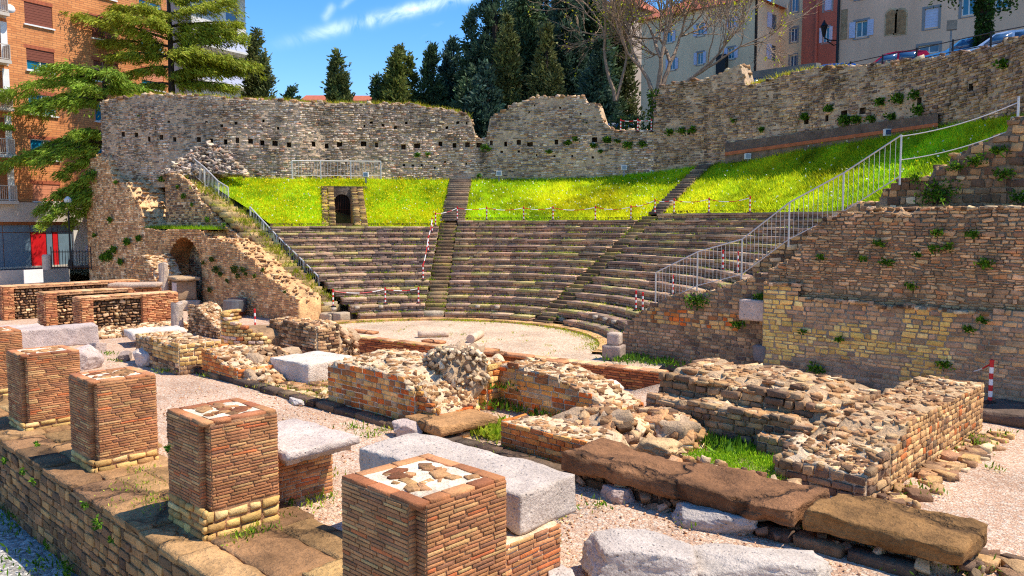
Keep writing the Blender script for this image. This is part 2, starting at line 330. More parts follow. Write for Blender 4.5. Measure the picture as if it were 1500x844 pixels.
# ------------------------------------------------------------------ masonry
SG = ((-1, -1), (1, -1), (1, 1), (-1, 1))
SF = np.array([[8, 9, 10, 11]] + [[4 + k, 4 + (k + 1) % 4, 8 + (k + 1) % 4, 8 + k] for k in range(4)] + [[k, (k + 1) % 4, 4 + (k + 1) % 4, 4 + k] for k in range(4)] + [[3, 2, 1, 0]])
def bc(v, n): return np.broadcast_to(np.asarray(v, float), (n, 3))
class Heap:
    """bricks and stones; the ones that show largest become parts of their own, the rest one part"""
    def __init__(s): s.V = []; s.C = []; s.N = []; s.A = []
    def add(s, cen, A, B, N, w, h, d, ch=.012, jit=.06, col=(.4, .3, .2), rot=.0):
        cen = np.asarray(cen, float).reshape(-1, 3); n = len(cen)
        if not n: return
        A, B, N = bc(A, n), bc(B, n), bc(N, n)
        if rot: g_ = rng.normal(0, rot, n)[:, None]; A, B = A * np.cos(g_) + B * np.sin(g_), B * np.cos(g_) - A * np.sin(g_)
        w, h, d = (np.broadcast_to(np.asarray(q, float), (n,)) for q in (w, h, d))
        c = np.minimum(np.minimum(np.broadcast_to(np.asarray(ch, float), (n,)), .45 * w), .45 * h)
        out = np.empty((n, 12, 3))
        for k, (sx, sy) in enumerate(SG):
            x = sx * (w + rng.uniform(-1, .3, n) * jit * np.minimum(w, 3 * h)); y = sy * (h + rng.uniform(-1, .5, n) * jit * h * 1.6); dz = rng.uniform(-1, 1, n) * jit * np.minimum(d, .2) * 1.2
            e = lambda x, y, z: cen + A * x[:, None] + B * y[:, None] + N * z[:, None]
            out[:, k] = e(x, y, -d); out[:, 4 + k] = e(x, y, d - c + dz); out[:, 8 + k] = e(x - sx * c, y - sy * c, d + dz)
        s.V.append(out); s.C.append(np.broadcast_to(np.asarray(col, float), (n, 3))); s.N.append(N); s.A.append(w * h)
    def build(s, parent, mat, name='stone', parts=0, rest='stonework', at=(0, 0, 0)):
        if not s.V: return
        V = np.concatenate(s.V); C = np.concatenate(s.C); N = np.concatenate(s.N); A = np.concatenate(s.A)
        mid = V.mean(1) + np.asarray(at); v = EYE - mid; D = np.linalg.norm(v, axis=1)
        p = mid - EYE; dep = p @ _f; qx = 750 + FPX * (p @ _r) / np.maximum(dep, .1); qy = 422 - FPX * (p @ _u) / np.maximum(dep, .1)
        inn = (dep > .5) & (qx > -25) & (qx < 1525) & (qy > -25) & (qy < 870)
        sc = A / D ** 2 * np.maximum(0, (v * N).sum(1) / D) * inn
        k = min(parts, int((sc > 0).sum())); order = np.argsort(-sc); own = order[:k]; oth = order[k:]
        for i in own:
            c0 = V[i].mean(0); o = mesh(name, V[i] - c0, SF, mat, parent, C[i]); o.location = tuple(c0)
        if len(oth):
            VV = V[oth].reshape(-1, 3); FF = (SF[None] + (np.arange(len(oth)) * 12)[:, None, None]).reshape(-1, 4)
            o = mesh(rest, VV, FF, mat, parent, np.repeat(C[oth], 12, 0)); o['kind'] = 'stuff'
def pick(pal, n, jit=.14):
    c = np.array([q[0] for q in pal]); p = np.array([q[1] for q in pal], float); p /= p.sum()
    return np.clip(c[rng.choice(len(c), n, p=p)] * rng.uniform(1 - jit, 1 + jit, (n, 1)) * rng.uniform(.96, 1.04, (n, 3)), 0, .9)
PB = [(S(178, 96, 54), 3), (S(196, 118, 66), 3), (S(150, 84, 54), 3), (S(120, 74, 54), 2), (S(206, 150, 90), 2), (S(216, 104, 44), 1)]     # thin red bricks
PP = [(S(170, 120, 82), 5), (S(158, 108, 76), 4), (S(178, 130, 90), 5), (S(146, 104, 78), 2), (S(188, 150, 104), 2), (S(182, 108, 68), 1)]
PY = [(S(204, 172, 112), 4), (S(186, 154, 98), 3), (S(216, 190, 134), 2), (S(162, 130, 84), 2)]                                      # yellow sandstone
PM = [(S(206, 150, 84), 3), (S(190, 120, 64), 3), (S(208, 110, 52), 2), (S(214, 176, 116), 3), (S(150, 104, 70), 2), (S(186, 158, 126), 2)]  # mixed brick and yellow stone
PR = [(S(150, 122, 96), 3), (S(176, 146, 110), 3), (S(120, 96, 76), 3), (S(192, 160, 116), 2), (S(98, 80, 68), 2), (S(206, 186, 156), 1)]     # rubble
PT = [(S(186, 158, 122), 3), (S(172, 136, 98), 3), (S(206, 186, 154), 2), (S(146, 114, 84), 3), (S(112, 90, 72), 2)]                          # sunlit rubble tops
PD = [(S(152, 128, 106), 3), (S(134, 110, 92), 3), (S(168, 138, 108), 3), (S(112, 94, 82), 2), (S(186, 156, 118), 2)]                             # brown-grey wall
PW = [(S(172, 156, 138), 3), (S(150, 134, 118), 3), (S(196, 180, 160), 3), (S(122, 108, 98), 2), (S(208, 182, 146), 1), (S(168, 128, 100), 1)]  # rear wall
UP = np.array([0, 0, 1.])
def face(hp, O, A, N, L, top, course=.2, wid=.4, d=.05, pal=PR, hj=.2, wj=.45, gap=.010, ch=.007, jit=.10, skip=None, colfn=None, z0=0., off=0., wav=.012, rot=.02):
    """courses of stones on a vertical face that starts at O, runs along A and looks along N; top(s) is its height"""
    O = np.asarray(O, float); A = np.asarray(A, float); N = np.asarray(N, float); z = z0; tmax = max(float(top(x)) for x in np.linspace(0, L, 25)); row = 0
    cs, ws, hs_, ss, zs = [], [], [], [], []
    while z < tmax - .02:
        ht = course * rng.uniform(1 - hj, 1 + hj); s = 0. if row % 2 else -rng.uniform(.2, .8) * wid
        while s < L - .02:
            wd = wid * rng.uniform(1 - wj, 1 + wj); a, b = max(s, 0), min(s + wd, L)
            if L - b < .25 * wid: b = L; wd = L - s
            m = (a + b) / 2
            if b - a > .03 and z + ht * .55 <= float(top(m)) and not (skip and skip(m, z + ht / 2)):
                cs.append(O + A * m + UP * (z + ht / 2)); ws.append((b - a) / 2 - gap / 2); hs_.append(ht / 2 - gap / 2); ss.append(m); zs.append(z + ht / 2)
            s += wd
        z += ht; row += 1
    if not cs: return
    n = len(cs); col = pick(pal, n)
    if colfn:
        for i in range(n):
            q = colfn(ss[i], zs[i])
            if q is not None: col[i] = pick(q, 1)[0]
    cs = np.array(cs) + N * (rng.uniform(-.45, .45, n) * d + off)[:, None] + UP * (wav * n2(np.array(ss) * .9, np.array(zs) * .7, 1., 17))[:, None]
    hp.add(cs, A, UP, N, np.array(ws) * rng.uniform(.93, 1.0, n), np.array(hs_) * rng.uniform(.86, 1.0, n), d, ch, jit, col, rot)
def scatter(hp, P, r0, r1, t0, t1, pal=PT, tilt=.22, jit=.3, sink=-.35):
    P = np.asarray(P, float).reshape(-1, 3); n = len(P)
    if not n: return
    a = rng.uniform(0, 2 * np.pi, n); N = np.stack([rng.normal(0, tilt, n), rng.normal(0, tilt, n), np.ones(n)], 1); N /= np.linalg.norm(N, axis=1, keepdims=True)
    A = np.stack([np.cos(a), np.sin(a), np.zeros(n)], 1); A -= N * (A * N).sum(1, keepdims=True); A /= np.linalg.norm(A, axis=1, keepdims=True); B = np.cross(N, A)
    w_ = rng.uniform(r0, r1, n) ; h_ = w_ * rng.uniform(.45, .9, n); t = rng.uniform(t0, t1, n)
    hp.add(P - N * (t * sink)[:, None], A, B, N, w_, h_, t, np.minimum(.008, t * .4), jit, pick(pal, n, .2))
def hcore(x1, y1, top, mat, parent, step=.16, z0=0., col=S(186, 164, 136), inset=.0, name='mortar_core'):
    xs = np.linspace(inset, x1 - inset, max(2, int(x1 / step)) + 1); ys = np.linspace(inset, y1 - inset, max(2, int(y1 / step)) + 1)
    X, Y = np.meshgrid(xs, ys, indexing='ij'); Z = np.maximum(z0 + .02, top(X, Y)); nx, ny = X.shape
    T = np.stack([X, Y, Z], -1).reshape(-1, 3); B = T.copy(); B[:, 2] = z0 - .25; q = np.arange(nx * ny).reshape(nx, ny)
    F = [np.stack([q[:-1, :-1], q[1:, :-1], q[1:, 1:], q[:-1, 1:]], -1).reshape(-1, 4)]; m = nx * ny
    for e in (q[:, 0], q[-1, :], q[::-1, -1], q[0, ::-1]): F.append(np.stack([e[:-1] + m, e[1:] + m, e[1:], e[:-1]], -1))
    return mesh(name, np.concatenate([T, B]), np.concatenate(F), mat, parent, np.asarray(col))
def ruin(name, label, x0, x1, y0, y1, z0, top, faces='SE', course=.16, wid=.34, pal=PM, parts=120, rubble=0, rub=(.07, .18, .03, .07), rpal=PT, cat='wall', d=.03,
         gap=.010, group=None, colfn=None, step=.1, mat=None, piece='stone', jit=.1, wj=.45, hj=.2, faceparts=None, rubparts=40, ch=.006, ccol=S(208, 190, 164), rot=.025):
    """a broken masonry wall: mortar core with an uneven top, stones set on its faces, loose stones along the top"""
    r_ = empty(name, (x0, y0, z0), 0, label, cat, group); lx, ly = x1 - x0, y1 - y0
    tv = top if callable(top) else (lambda X, Y: np.full(np.shape(X), float(top)))
    hcore(lx, ly, lambda X, Y: tv(X, Y) - .015 + .035 * n2(X, Y, 5., 41), M['mortar'], r_, step, col=ccol)
    hp = Heap(); kw = dict(course=course, wid=wid, d=d, gap=gap, jit=jit, wj=wj, hj=hj, ch=ch, rot=rot)
    for f in faces:
        fp = (faceparts or {}).get(f, {}); k2 = dict(kw); k2['pal'] = pal; k2['colfn'] = (lambda s, z, f=f: colfn(f, s, z)) if colfn else None; k2.update(fp)
        if f == 'S': face(hp, (0, 0, 0), (1, 0, 0), (0, -1, 0), lx, lambda s: tv(s, 0.), **k2)
        if f == 'N': face(hp, (lx, ly, 0), (-1, 0, 0), (0, 1, 0), lx, lambda s: tv(lx - s, ly), **k2)
        if f == 'E': face(hp, (lx, 0, 0), (0, 1, 0), (1, 0, 0), ly, lambda s: tv(lx, s), **k2)
        if f == 'W': face(hp, (0, ly, 0), (0, -1, 0), (-1, 0, 0), ly, lambda s: tv(0., ly - s), **k2)
    hp.build(r_, mat or M['stone'], piece, parts, 'stonework', (x0, y0, z0))
    if rubble:
        rubble = int(rubble * 2.2); rub = (rub[0] * .6, rub[1] * .68, .025, .05); h2 = Heap(); px, py = rng.uniform(.05, lx - .05, rubble), rng.uniform(.05, ly - .05, rubble)
        scatter(h2, np.stack([px, py, tv(px, py) - .012], 1), *rub, pal=rpal, tilt=.08, jit=.5, sink=.72); h2.build(r_, M['stone'], 'loose_stone', rubparts, 'rubble', (x0, y0, z0))
    return r_

# ------------------------------------------------------------------ foliage
def cards(P, D, L, W, col, base=0.):
    """leaf-shaped quads: root P, direction D, length L, width W"""
    P = np.asarray(P, float); n = len(P); D = D / np.maximum(np.linalg.norm(D, axis=1, keepdims=True), 1e-9)
    sd = np.cross(D, rng.normal(0, 1, (n, 3))); sd /= np.maximum(np.linalg.norm(sd, axis=1, keepdims=True), 1e-9)
    L = np.broadcast_to(L, (n,))[:, None]; W = np.broadcast_to(W, (n,))[:, None]
    V = np.stack([P, P + D * L * .45 + sd * W, P + D * L, P + D * L * .45 - sd * W], 1)
    return V.reshape(-1, 3), np.arange(n * 4).reshape(n, 4), np.repeat(np.broadcast_to(col, (n, 3)), 4, 0)
def jcol(c, n, j=.25, hue=.12): return np.clip(np.asarray(c) * rng.uniform(1 - j, 1 + j, (n, 1)) * rng.uniform(1 - hue, 1 + hue, (n, 3)), 0, 1)
GC = [S(58, 96, 24), S(84, 126, 30), S(120, 158, 36)]
def tuft(name, loc, r_, h, n=120, parent=None, cols=GC, leaf=.07, up=.7, label=None, cat=None, group=None, flat=None, mat='leaf'):
    """a bushy weed: leaves spread through a low dome (or against a wall that looks along flat)"""
    p = np.clip(rng.normal(0, .42, (n, 3)), -.8, .8) * (r_, r_, h * .5); p[:, 2] = np.abs(p[:, 2]) if flat is None else p[:, 2]
    if flat is not None:
        f_ = np.asarray(flat, float); p -= np.outer(p @ f_, f_) * .8; p += f_ * .06
    D = rng.normal(0, .6, (n, 3)) + (0, 0, up) + (np.asarray(flat) * .5 if flat is not None else 0)
    c = np.array(cols)[rng.integers(0, len(cols), n)] * rng.uniform(.7, 1.25, (n, 1))
    V, F, C = cards(p, D, rng.uniform(.7, 1.4, n) * leaf, rng.uniform(.22, .4, n) * leaf, c)
    o = mesh(name, V, F, M[mat], parent, C); o.location = tuple(loc); return tag(o, label, cat, group)
def blades(P, h, wd, col, lean=.35):
    P = np.asarray(P, float); n = len(P); a = rng.uniform(0, 2 * np.pi, n); t = np.stack([np.cos(a), np.sin(a), np.zeros(n)], 1)
    h = h * rng.uniform(.5, 1.35, n); wd = np.broadcast_to(wd, (n,))
    tip = P + np.stack([rng.normal(0, lean, n) * h, rng.normal(0, lean, n) * h, h], 1)
    V = np.stack([P - t * wd[:, None] / 2, P + t * wd[:, None] / 2, tip], 1)
    return V.reshape(-1, 3), np.arange(n * 3).reshape(n, 3), np.repeat(col, 3, 0)
# ================================================================== SETTING: ground
def sheet(name, P, mat, z=None, kind='structure'):
    P = [tuple(p) if z is None else (p[0], p[1], z) for p in P]
    o = mesh(name, P, [list(range(len(P)))], mat); o['kind'] = kind; return o
sheet('ground', [(-3000, -3000), (3000, -3000), (3000, 3000), (-3000, 3000)], M['park'], -1.75)
PUL_A, PUL_B = np.array([-27.9, 18.15]), np.array([-13.4, 20.35])          # front of the orchestra
def pul_y(x): return PUL_A[1] + (x - PUL_A[0]) * (PUL_B[1] - PUL_A[1]) / (PUL_B[0] - PUL_A[0])
xs = np.unique(np.concatenate([np.arange(-75, 26, .6), [-28.2, -28.15, -12.6, -12.55]]))
ys = np.unique(np.concatenate([np.arange(4.5, 24.1, .5), [15.3, 15.6]]))
X, Y = np.meshgrid(xs, ys, indexing='ij')
Zg = n2(X, Y, .6, 4) * .025
tr = (X > -28.18) & (X < -12.58) & (Y > 15.4); Zg = np.where(tr, -.62, Zg)
q = np.arange(X.size).reshape(X.shape)
o = mesh('gravel_ground', np.stack([X, Y, Zg], -1), np.stack([q[:-1, :-1], q[1:, :-1], q[1:, 1:], q[:-1, 1:]], -1).reshape(-1, 4), M['gravel'], None, None, True); o['kind'] = 'structure'
xs = np.arange(-75, 26, 1.); ys = np.arange(-20, 4.6, .7); ys[-1] = 4.75
X, Y = np.meshgrid(xs, ys, indexing='ij'); q = np.arange(X.size).reshape(X.shape)
o = mesh('lower_gravel_ground', np.stack([X, Y, -1.5 + n2(X, Y, .5, 2) * .04], -1), np.stack([q[:-1, :-1], q[1:, :-1], q[1:, 1:], q[:-1, 1:]], -1).reshape(-1, 4), M['greygravel'], None, None, True); o['kind'] = 'structure'

# ------------------------------------------------------------------ cavea geometry
C = np.array([-23.4, 19.0]); R0, TR, RI = 7.35, .62, .327
def cav(r, th, z=0.): return np.array([C[0] + r * math.cos(th), C[1] + r * math.sin(th), z])
def circ_D(px, Rr):
    d = ray(px, 260)[:2]; a = d @ d; b = -2 * d @ C; c = C @ C - Rr * Rr
    return (-b + math.sqrt(b * b - 4 * a * c)) / (2 * a)
WALLPX = [(150, 262, None), (250, 258, None), (330, 257, None), (440, 261, None), (560, 262, None), (690, 263, None), (800, 262, None), (880, 260, None), (960, 252, None), (1030, 243, None),
          (1100, 231, None), (1180, 214, None), (1250, 203, None), (1330, 190, None), (1400, 180, None), (1480, 170, None), (1560, 160, None), (1640, 152, None)]
WX = np.array([a[0] for a in WALLPX], float)
def wall_D(px):
    base = circ_D(max(px, 440), 21.8)
    return base if px >= 440 else float(np.interp(px, [130, 160, 250, 330, 440], [53.5, 52, 49.4, 48.8, base]))
WB = np.array([DD(a, b, wall_D(a)) for a, b, _ in WALLPX])                 # foot of the rear wall
WTH = np.arctan2(WB[:, 1] - C[1], WB[:, 0] - C[0]); WR = np.hypot(WB[:, 0] - C[0], WB[:, 1] - C[1])
_o = np.argsort(WTH)
def wall_r(th): return np.interp(th, WTH[_o], WR[_o])
def wall_z(th): return np.interp(th, WTH[_o], WB[_o, 2])
TH_A, TH_B, TH_DOOR = R(133.6), R(92.3), R(154.6)                          # the two stairs and the gate
NROW = lambda th: 13 if th > TH_A else (14 if th > TH_B else 15)
def th_lo(r): return math.asin(min(1, 3.9 / r))                            # right and left ends of the rows
def th_hi(r): return math.pi - math.asin(min(1, 2.6 / r))
# orchestra floor
pts = [(PUL_A[0] + .2, PUL_A[1] + .1), (PUL_B[0] - .3, PUL_B[1] + .1), (-14.2, 21.6)] + [tuple(cav(R0 + .2, t)[:2]) for t in np.linspace(R(20), R(176), 40)] + [(-31.2, 18.9), (-29.8, 18.0)]
sheet('orchestra_floor', pts, M['sandfloor'], .012)
kb = MB()
for t0, t1 in zip(np.linspace(R(22), R(174), 60)[:-1], np.linspace(R(22), R(174), 60)[1:]):
    V = [cav(r_, t, z) for z in (0, .10) for r_, t in ((R0 - .5, t0), (R0 - .5, t1), (R0 + .1, t1), (R0 + .1, t0))]
    kb.add(V, [[0, 1, 2, 3][::-1], [4, 5, 6, 7], [0, 1, 5, 4], [2, 3, 7, 6]], S(196, 160, 116))
o = kb.build('orchestra_kerb', M['slab']); o['kind'] = 'structure'

# ------------------------------------------------------------------ seats
PS = [(S(146, 120, 98), 3), (S(132, 108, 90), 3), (S(158, 126, 98), 2), (S(118, 100, 86), 2), (S(170, 144, 114), 1)]
PSL = [(S(132, 114, 102), 3), (S(118, 102, 92), 3), (S(144, 122, 104), 2)]
PSE = [(S(206, 190, 160), 3), (S(190, 172, 140), 2), (S(176, 150, 116), 1)]
cavea = empty('seating_tiers', (C[0], C[1], 0), 0, 'curved brown stone seating tiers rising around the orchestra', 'seating')
SLW = .5                                                                 # half width of a stair in metres
def wedge_range(wd, r):
    g = SLW / r
    return {'r': (th_lo(r), TH_B - g), 'm': (TH_B + g, TH_A - g), 'l': (TH_A + g, th_hi(r))}[wd]
for wd in 'lmr':
    nr = {'l': 13, 'm': 14, 'r': 15}[wd]
    for k in range(nr):
        r = R0 + TR * k; a, b = wedge_range(wd, r + .3)
        if k == 0 and wd == 'r': b -= .12
        if k == 0 and wd == 'm': a += .02
        nb = max(1, int(r * (b - a) / .95)); e = np.sort(np.concatenate([[a, b], a + (b - a) * (np.arange(1, nb) + rng.uniform(-.3, .3, nb - 1)) / nb]))
        mid = (e[:-1] + e[1:]) / 2; hp = Heap()
        A = np.stack([np.sin(mid), -np.cos(mid), 0 * mid], 1); Nn = np.stack([-np.cos(mid), -np.sin(mid), 0 * mid], 1)
        # the sitting slabs (light upper edge) over two courses of small stones
        n_ = len(mid); hz = .055; cen = np.stack([C[0] + (r + .36) * np.cos(mid), C[1] + (r + .36) * np.sin(mid), np.full(n_, RI * (k + 1) - hz) + rng.normal(0, .006, n_) + .022 * n2(mid * 9, 0 * mid + k * 3.7, 1., 51)], 1)
        cen += Nn * rng.normal(0, .006, n_)[:, None]
        hp.add(cen, A, UP, Nn, r * (e[1:] - e[:-1]) / 2 - .004, hz, .38, .006, .015, pick([(S(158, 136, 114), 3), (S(142, 120, 102), 2), (S(128, 110, 96), 2), (S(150, 140, 96), 1)], n_, .16))
        for j in range(2):
            nb2 = max(2, int(r * (b - a) / .36)); e2 = np.sort(np.concatenate([[a, b], a + (b - a) * (np.arange(1, nb2) + rng.uniform(-.35, .35, nb2 - 1)) / nb2])); m2 = (e2[:-1] + e2[1:]) / 2
            A2 = np.stack([np.sin(m2), -np.cos(m2), 0 * m2], 1); N2 = np.stack([-np.cos(m2), -np.sin(m2), 0 * m2], 1); hc = (RI - 2 * hz) / 4
            c2 = np.stack([C[0] + (r + .32) * np.cos(m2), C[1] + (r + .32) * np.sin(m2), np.full(len(m2), RI * k + hc * (2 * j + 1))], 1) + N2 * rng.normal(0, .012, len(m2))[:, None]
            hp.add(c2, A2, UP, N2, r * (e2[1:] - e2[:-1]) / 2 - .006, hc - .005, .30, .012, .07, pick(PSL if wd == 'l' else PS, len(m2), .22))
        V = np.concatenate(hp.V); Cc = np.concatenate(hp.C)
        VV = V.reshape(-1, 3) - (C[0], C[1], 0); FF = (SF[None] + (np.arange(len(V)) * 12)[:, None, None]).reshape(-1, 4)
        mesh('seat_row', VV, FF, M['seat'], cavea, np.repeat(Cc, 12, 0))
# solid earth under the tiers so that nothing shows through the joints
th = np.linspace(R(5), R(179), 90); rr = R0 + .34 + TR * np.repeat(np.arange(16), 2); zz = []
P = []
for i, r_ in enumerate([v for k in range(16) for v in (R0 + .3 + TR * k, R0 + .3 + TR * (k + 1) - .01)]):
    z_ = max(-.1, RI * (i // 2 + 1) - .06 - (.0 if i % 2 else 0)); P.append([(cav(r_, t)[0], cav(r_, t)[1], z_ - .1) for t in th])
P = np.array(P); keep = None; q = np.arange(P.shape[0] * P.shape[1]).reshape(P.shape[:2])
msk = []
F = []
for i in range(P.shape[0] - 1):
    for j in range(P.shape[1] - 1):
        r_ = R0 + TR * (i // 2) + .3; tm = (th[j] + th[j + 1]) / 2
        if th_lo(r_) < tm < th_hi(r_) and i // 2 < NROW(tm): F.append([q[i, j], q[i, j + 1], q[i + 1, j + 1], q[i + 1, j]])
mesh('packing', P - np.array([C[0], C[1], 0]), np.array(F)[:, ::-1], M['mortar'], cavea, np.asarray(S(78, 62, 52)))
# white peg stones in the first riser
for t in (R(168), R(160), R(152), R(119), R(112), R(70), R(64), R(58)):
    p = cav(R0 + .55, t, .52); pg = mesh('peg_stone', np.array([(x, y, z) for z in (-.07, .07) for x, y in ((-.1, -.1), (.1, -.1), (.1, .1), (-.1, .1))]), BOXF, M['marble'], cavea, np.asarray(S(196, 186, 172)))
    pg.location = (p[0] - C[0], p[1] - C[1], .57); pg.rotation_euler = (0, 0, t)

def stair(name, label, th, r0, r1, z0, z1, n, wid, pal, mat='stone'):
    rt = empty(name, tuple(cav(r0, th, z0)), th, label, 'stairs')
    for i in range(n):
        tr_ = (r1 - r0) / n; ri = (z1 - z0) / n; hp = Heap()
        hp.add([(tr_ * (i + .5) + .12, rng.normal(0, .02), ri * (i + .5) + rng.normal(0, .008))], (0, -1, 0), UP, (-1, 0, 0), wid / 2 * rng.uniform(.93, 1.04), ri / 2 + .01, tr_ * .5 + .14, .02, .05, pick(pal, 1, .2))
        V = hp.V[0][0]; c0 = V.mean(0); s_ = mesh('step', V - c0, SF, M[mat], rt, hp.C[0][0]); s_.location = tuple(c0)
    return rt
PSt = [(S(150, 130, 102), 2), (S(128, 108, 84), 3), (S(110, 92, 74), 3), (S(140, 126, 80), 1)]
stair('stone_stair', 'narrow weathered stone stair between the left and middle seating wedges', TH_A, R0, R0 + 13.6 * TR, 0, 13.6 * RI, 28, .96, PSt)
stair('stone_stair', 'weathered stone stair between the middle and right seating wedges', TH_B, R0, R0 + 14.6 * TR, 0, 14.6 * RI, 30, .96, PSt)
PSd = [(S(120, 106, 92), 3), (S(96, 84, 74), 3), (S(142, 126, 104), 2)]
stair('stone_stair', 'grey stair climbing the grass bank above the left stair', TH_A - .012, R0 + 13.6 * TR + .1, float(wall_r(TH_A)) - .2, 13.6 * RI + .1, float(wall_z(TH_A)) + .02, 20, 1.35, PSd)
stair('stone_stair', 'dark narrow stair crossing the grass bank on the right', TH_B - .004, R0 + 14.6 * TR + .1, float(wall_r(TH_B)) - .2, 14.6 * RI + .1, float(wall_z(TH_B)) + .02, 20, .8, PSd)
# white entrance blocks at the feet of the stairs
for px, py, sx, sy, sz, lab in ((636, 466, .8, 1.0, .34, 'pale stone block at the foot of the left stair'), (780, 466, .75, .6, .42, 'pale worn stone block left of the foot of the right stair'),
                                (826, 474, .7, .6, .42, 'pale worn stone block right of the foot of the right stair'), (897, 480, .5, .7, .55, 'pale stone block at the right end of the lowest tier')):
    p = G(px, py, .0); t = math.atan2(p[1] - C[1], p[0] - C[0])
    b = wbox('stone_block', (sx, sy, sz), M['marble'], None, .04, .02, 4, .1, S(188, 176, 156), int(px)); b.location = (p[0], p[1], .02); b.rotation_euler = (0, 0, t); tag(b, lab, 'block')

# ------------------------------------------------------------------ grass bank
def bank_r0(th): return R0 + TR * NROW(th) + .12
def bank_z(th, r):
    ra = bank_r0(th); rb = float(wall_r(th)); t = min(max((r - ra) / max(rb - ra, .5), 0), 1.05); za = RI * NROW(th) + .01
    return za + (float(wall_z(th)) - za) * t
DOOR_R, DOOR_W = 20.4, 1.15
GATE_DIR = R(147.5)
def in_gate(th, r):
    o_ = cav(bank_r0(TH_DOOR), TH_DOOR); v_ = cav(r, th) - o_; x_ = v_[0] * math.cos(GATE_DIR) + v_[1] * math.sin(GATE_DIR); y_ = -v_[0] * math.sin(GATE_DIR) + v_[1] * math.cos(GATE_DIR); return abs(y_) < .8 and x_ < DOOR_R - 15.2
bank = {}
for nm, ta, tb in (('left', TH_A + .02, None), ('middle', TH_B + .013, TH_A - .045), ('right', None, TH_B - .022)):
    nth, nrr = 60, 14; V = []; F = []
    lo_of = (lambda r: math.asin(min(1, 5.35 / r))) if ta is None else (lambda r: ta)
    hi_of = (lambda r: th_hi(r) - .03) if tb is None else (lambda r: tb)
    for j in range(nrr + 1):
        for i in range(nth + 1):
            rg = bank_r0(tb if tb is not None else ta) ; tt = i / nth; rg_ = 16.; t = lo_of(18) + (hi_of(18) - lo_of(18)) * tt
            ra, rb = bank_r0(t), float(wall_r(t)) + .1; r = ra + (rb - ra) * j / nrr; t = lo_of(r) + (hi_of(r) - lo_of(r)) * tt
            z = bank_z(t, r); 
            if in_gate(t, r): z = bank_z(t, bank_r0(t)) + .0 - .0
            V.append((C[0] + r * math.cos(t), C[1] + r * math.sin(t), z + .05 * float(n2(r * math.cos(t), r * math.sin(t), .8, 3)) - .05))
    q = np.arange((nrr + 1) * (nth + 1)).reshape(nrr + 1, nth + 1)
    o = mesh('grass_bank_' + nm, V, np.stack([q[:-1, :-1], q[:-1, 1:], q[1:, 1:], q[1:, :-1]], -1).reshape(-1, 4)[:, ::-1], M['soil'], None, None, True); o['kind'] = 'structure'
    n = {'left': 42000, 'middle': 52000, 'right': 64000}[nm]; P = []
    tt = rng.random(n); uu = rng.random(n)
    for a, b in zip(tt, uu):
        t = lo_of(18) + (hi_of(18) - lo_of(18)) * a; ra, rb = bank_r0(t), float(wall_r(t)); r = ra + (rb - ra) * b; t = lo_of(r) + (hi_of(r) - lo_of(r)) * a
        if in_gate(t, r): continue
        P.append((C[0] + r * math.cos(t), C[1] + r * math.sin(t), bank_z(t, r) - .06))
    P = np.array(P); m_ = n2(P[:, 0], P[:, 1], .5, 9) ; m2 = n2(P[:, 0], P[:, 1], 1.7, 12)
    c = np.array(S(208, 226, 38))[None] * (1 + .34 * m_[:, None] + .24 * m2[:, None]) * rng.uniform(.7, 1.25, (len(P), 1)); c[:, 0] *= rng.uniform(.8, 1.15, len(P)) * (1 + .25 * n2(P[:, 0], P[:, 1], .25, 19)); c = np.clip(c, 0, 1)
    yel = (rng.random(len(P)) < ({'left': .3, 'middle': .07, 'right': .07}[nm] * (1 + m2))); c[yel] = np.array(S(214, 206, 12))
    V, F, Cc = blades(P, .19, rng.uniform(.03, .055, len(P)), c, .5)
    tag(mesh('bank_grass_' + nm, V, F, M['grass'], None, Cc), 'bright green long grass covering the %s part of the bank' % nm, 'grass', None, 'stuff')
    nf = {'left': 2600, 'middle': 700, 'right': 500}[nm]; k_ = rng.choice(len(P), nf); Q = P[k_] + np.stack([rng.normal(0, .05, nf), rng.normal(0, .05, nf), rng.uniform(.14, .28, nf)], 1)
    fc = np.where(rng.random((nf, 1)) < (.95 if nm == 'left' else .55), np.array([S(236, 214, 10)]), np.array([S(236, 240, 226)]))
    V, F, Cc = cards(Q, rng.normal(0, 1, (nf, 3)), rng.uniform(.06, .12, nf), rng.uniform(.03, .05, nf), fc)
    tag(mesh('bank_flowers_' + nm, V, F, M['leaf'], None, Cc), 'small yellow and white wild flowers in the %s bank grass' % nm, 'flowers', None, 'stuff')
# earth below the turf and the stairs
th_ = np.linspace(math.asin(5.35 / 18), th_hi(16) + .02, 120); V = []; F = []; nr_ = 10
for t in th_:
    for j in range(nr_ + 1):
        r = bank_r0(t) - .5 + (float(wall_r(t)) + .6 - bank_r0(t) + .5) * j / nr_; V.append((C[0] + r * math.cos(t), C[1] + r * math.sin(t), bank_z(t, r) - (2.6 if in_gate(t, r) else .32)))
q = np.arange(len(V)).reshape(len(th_), nr_ + 1); o = mesh('earth_fill', V, np.stack([q[:-1, :-1], q[:-1, 1:], q[1:, 1:], q[1:, :-1]], -1).reshape(-1, 4), M['park'], None, None, True); o['kind'] = 'structure'
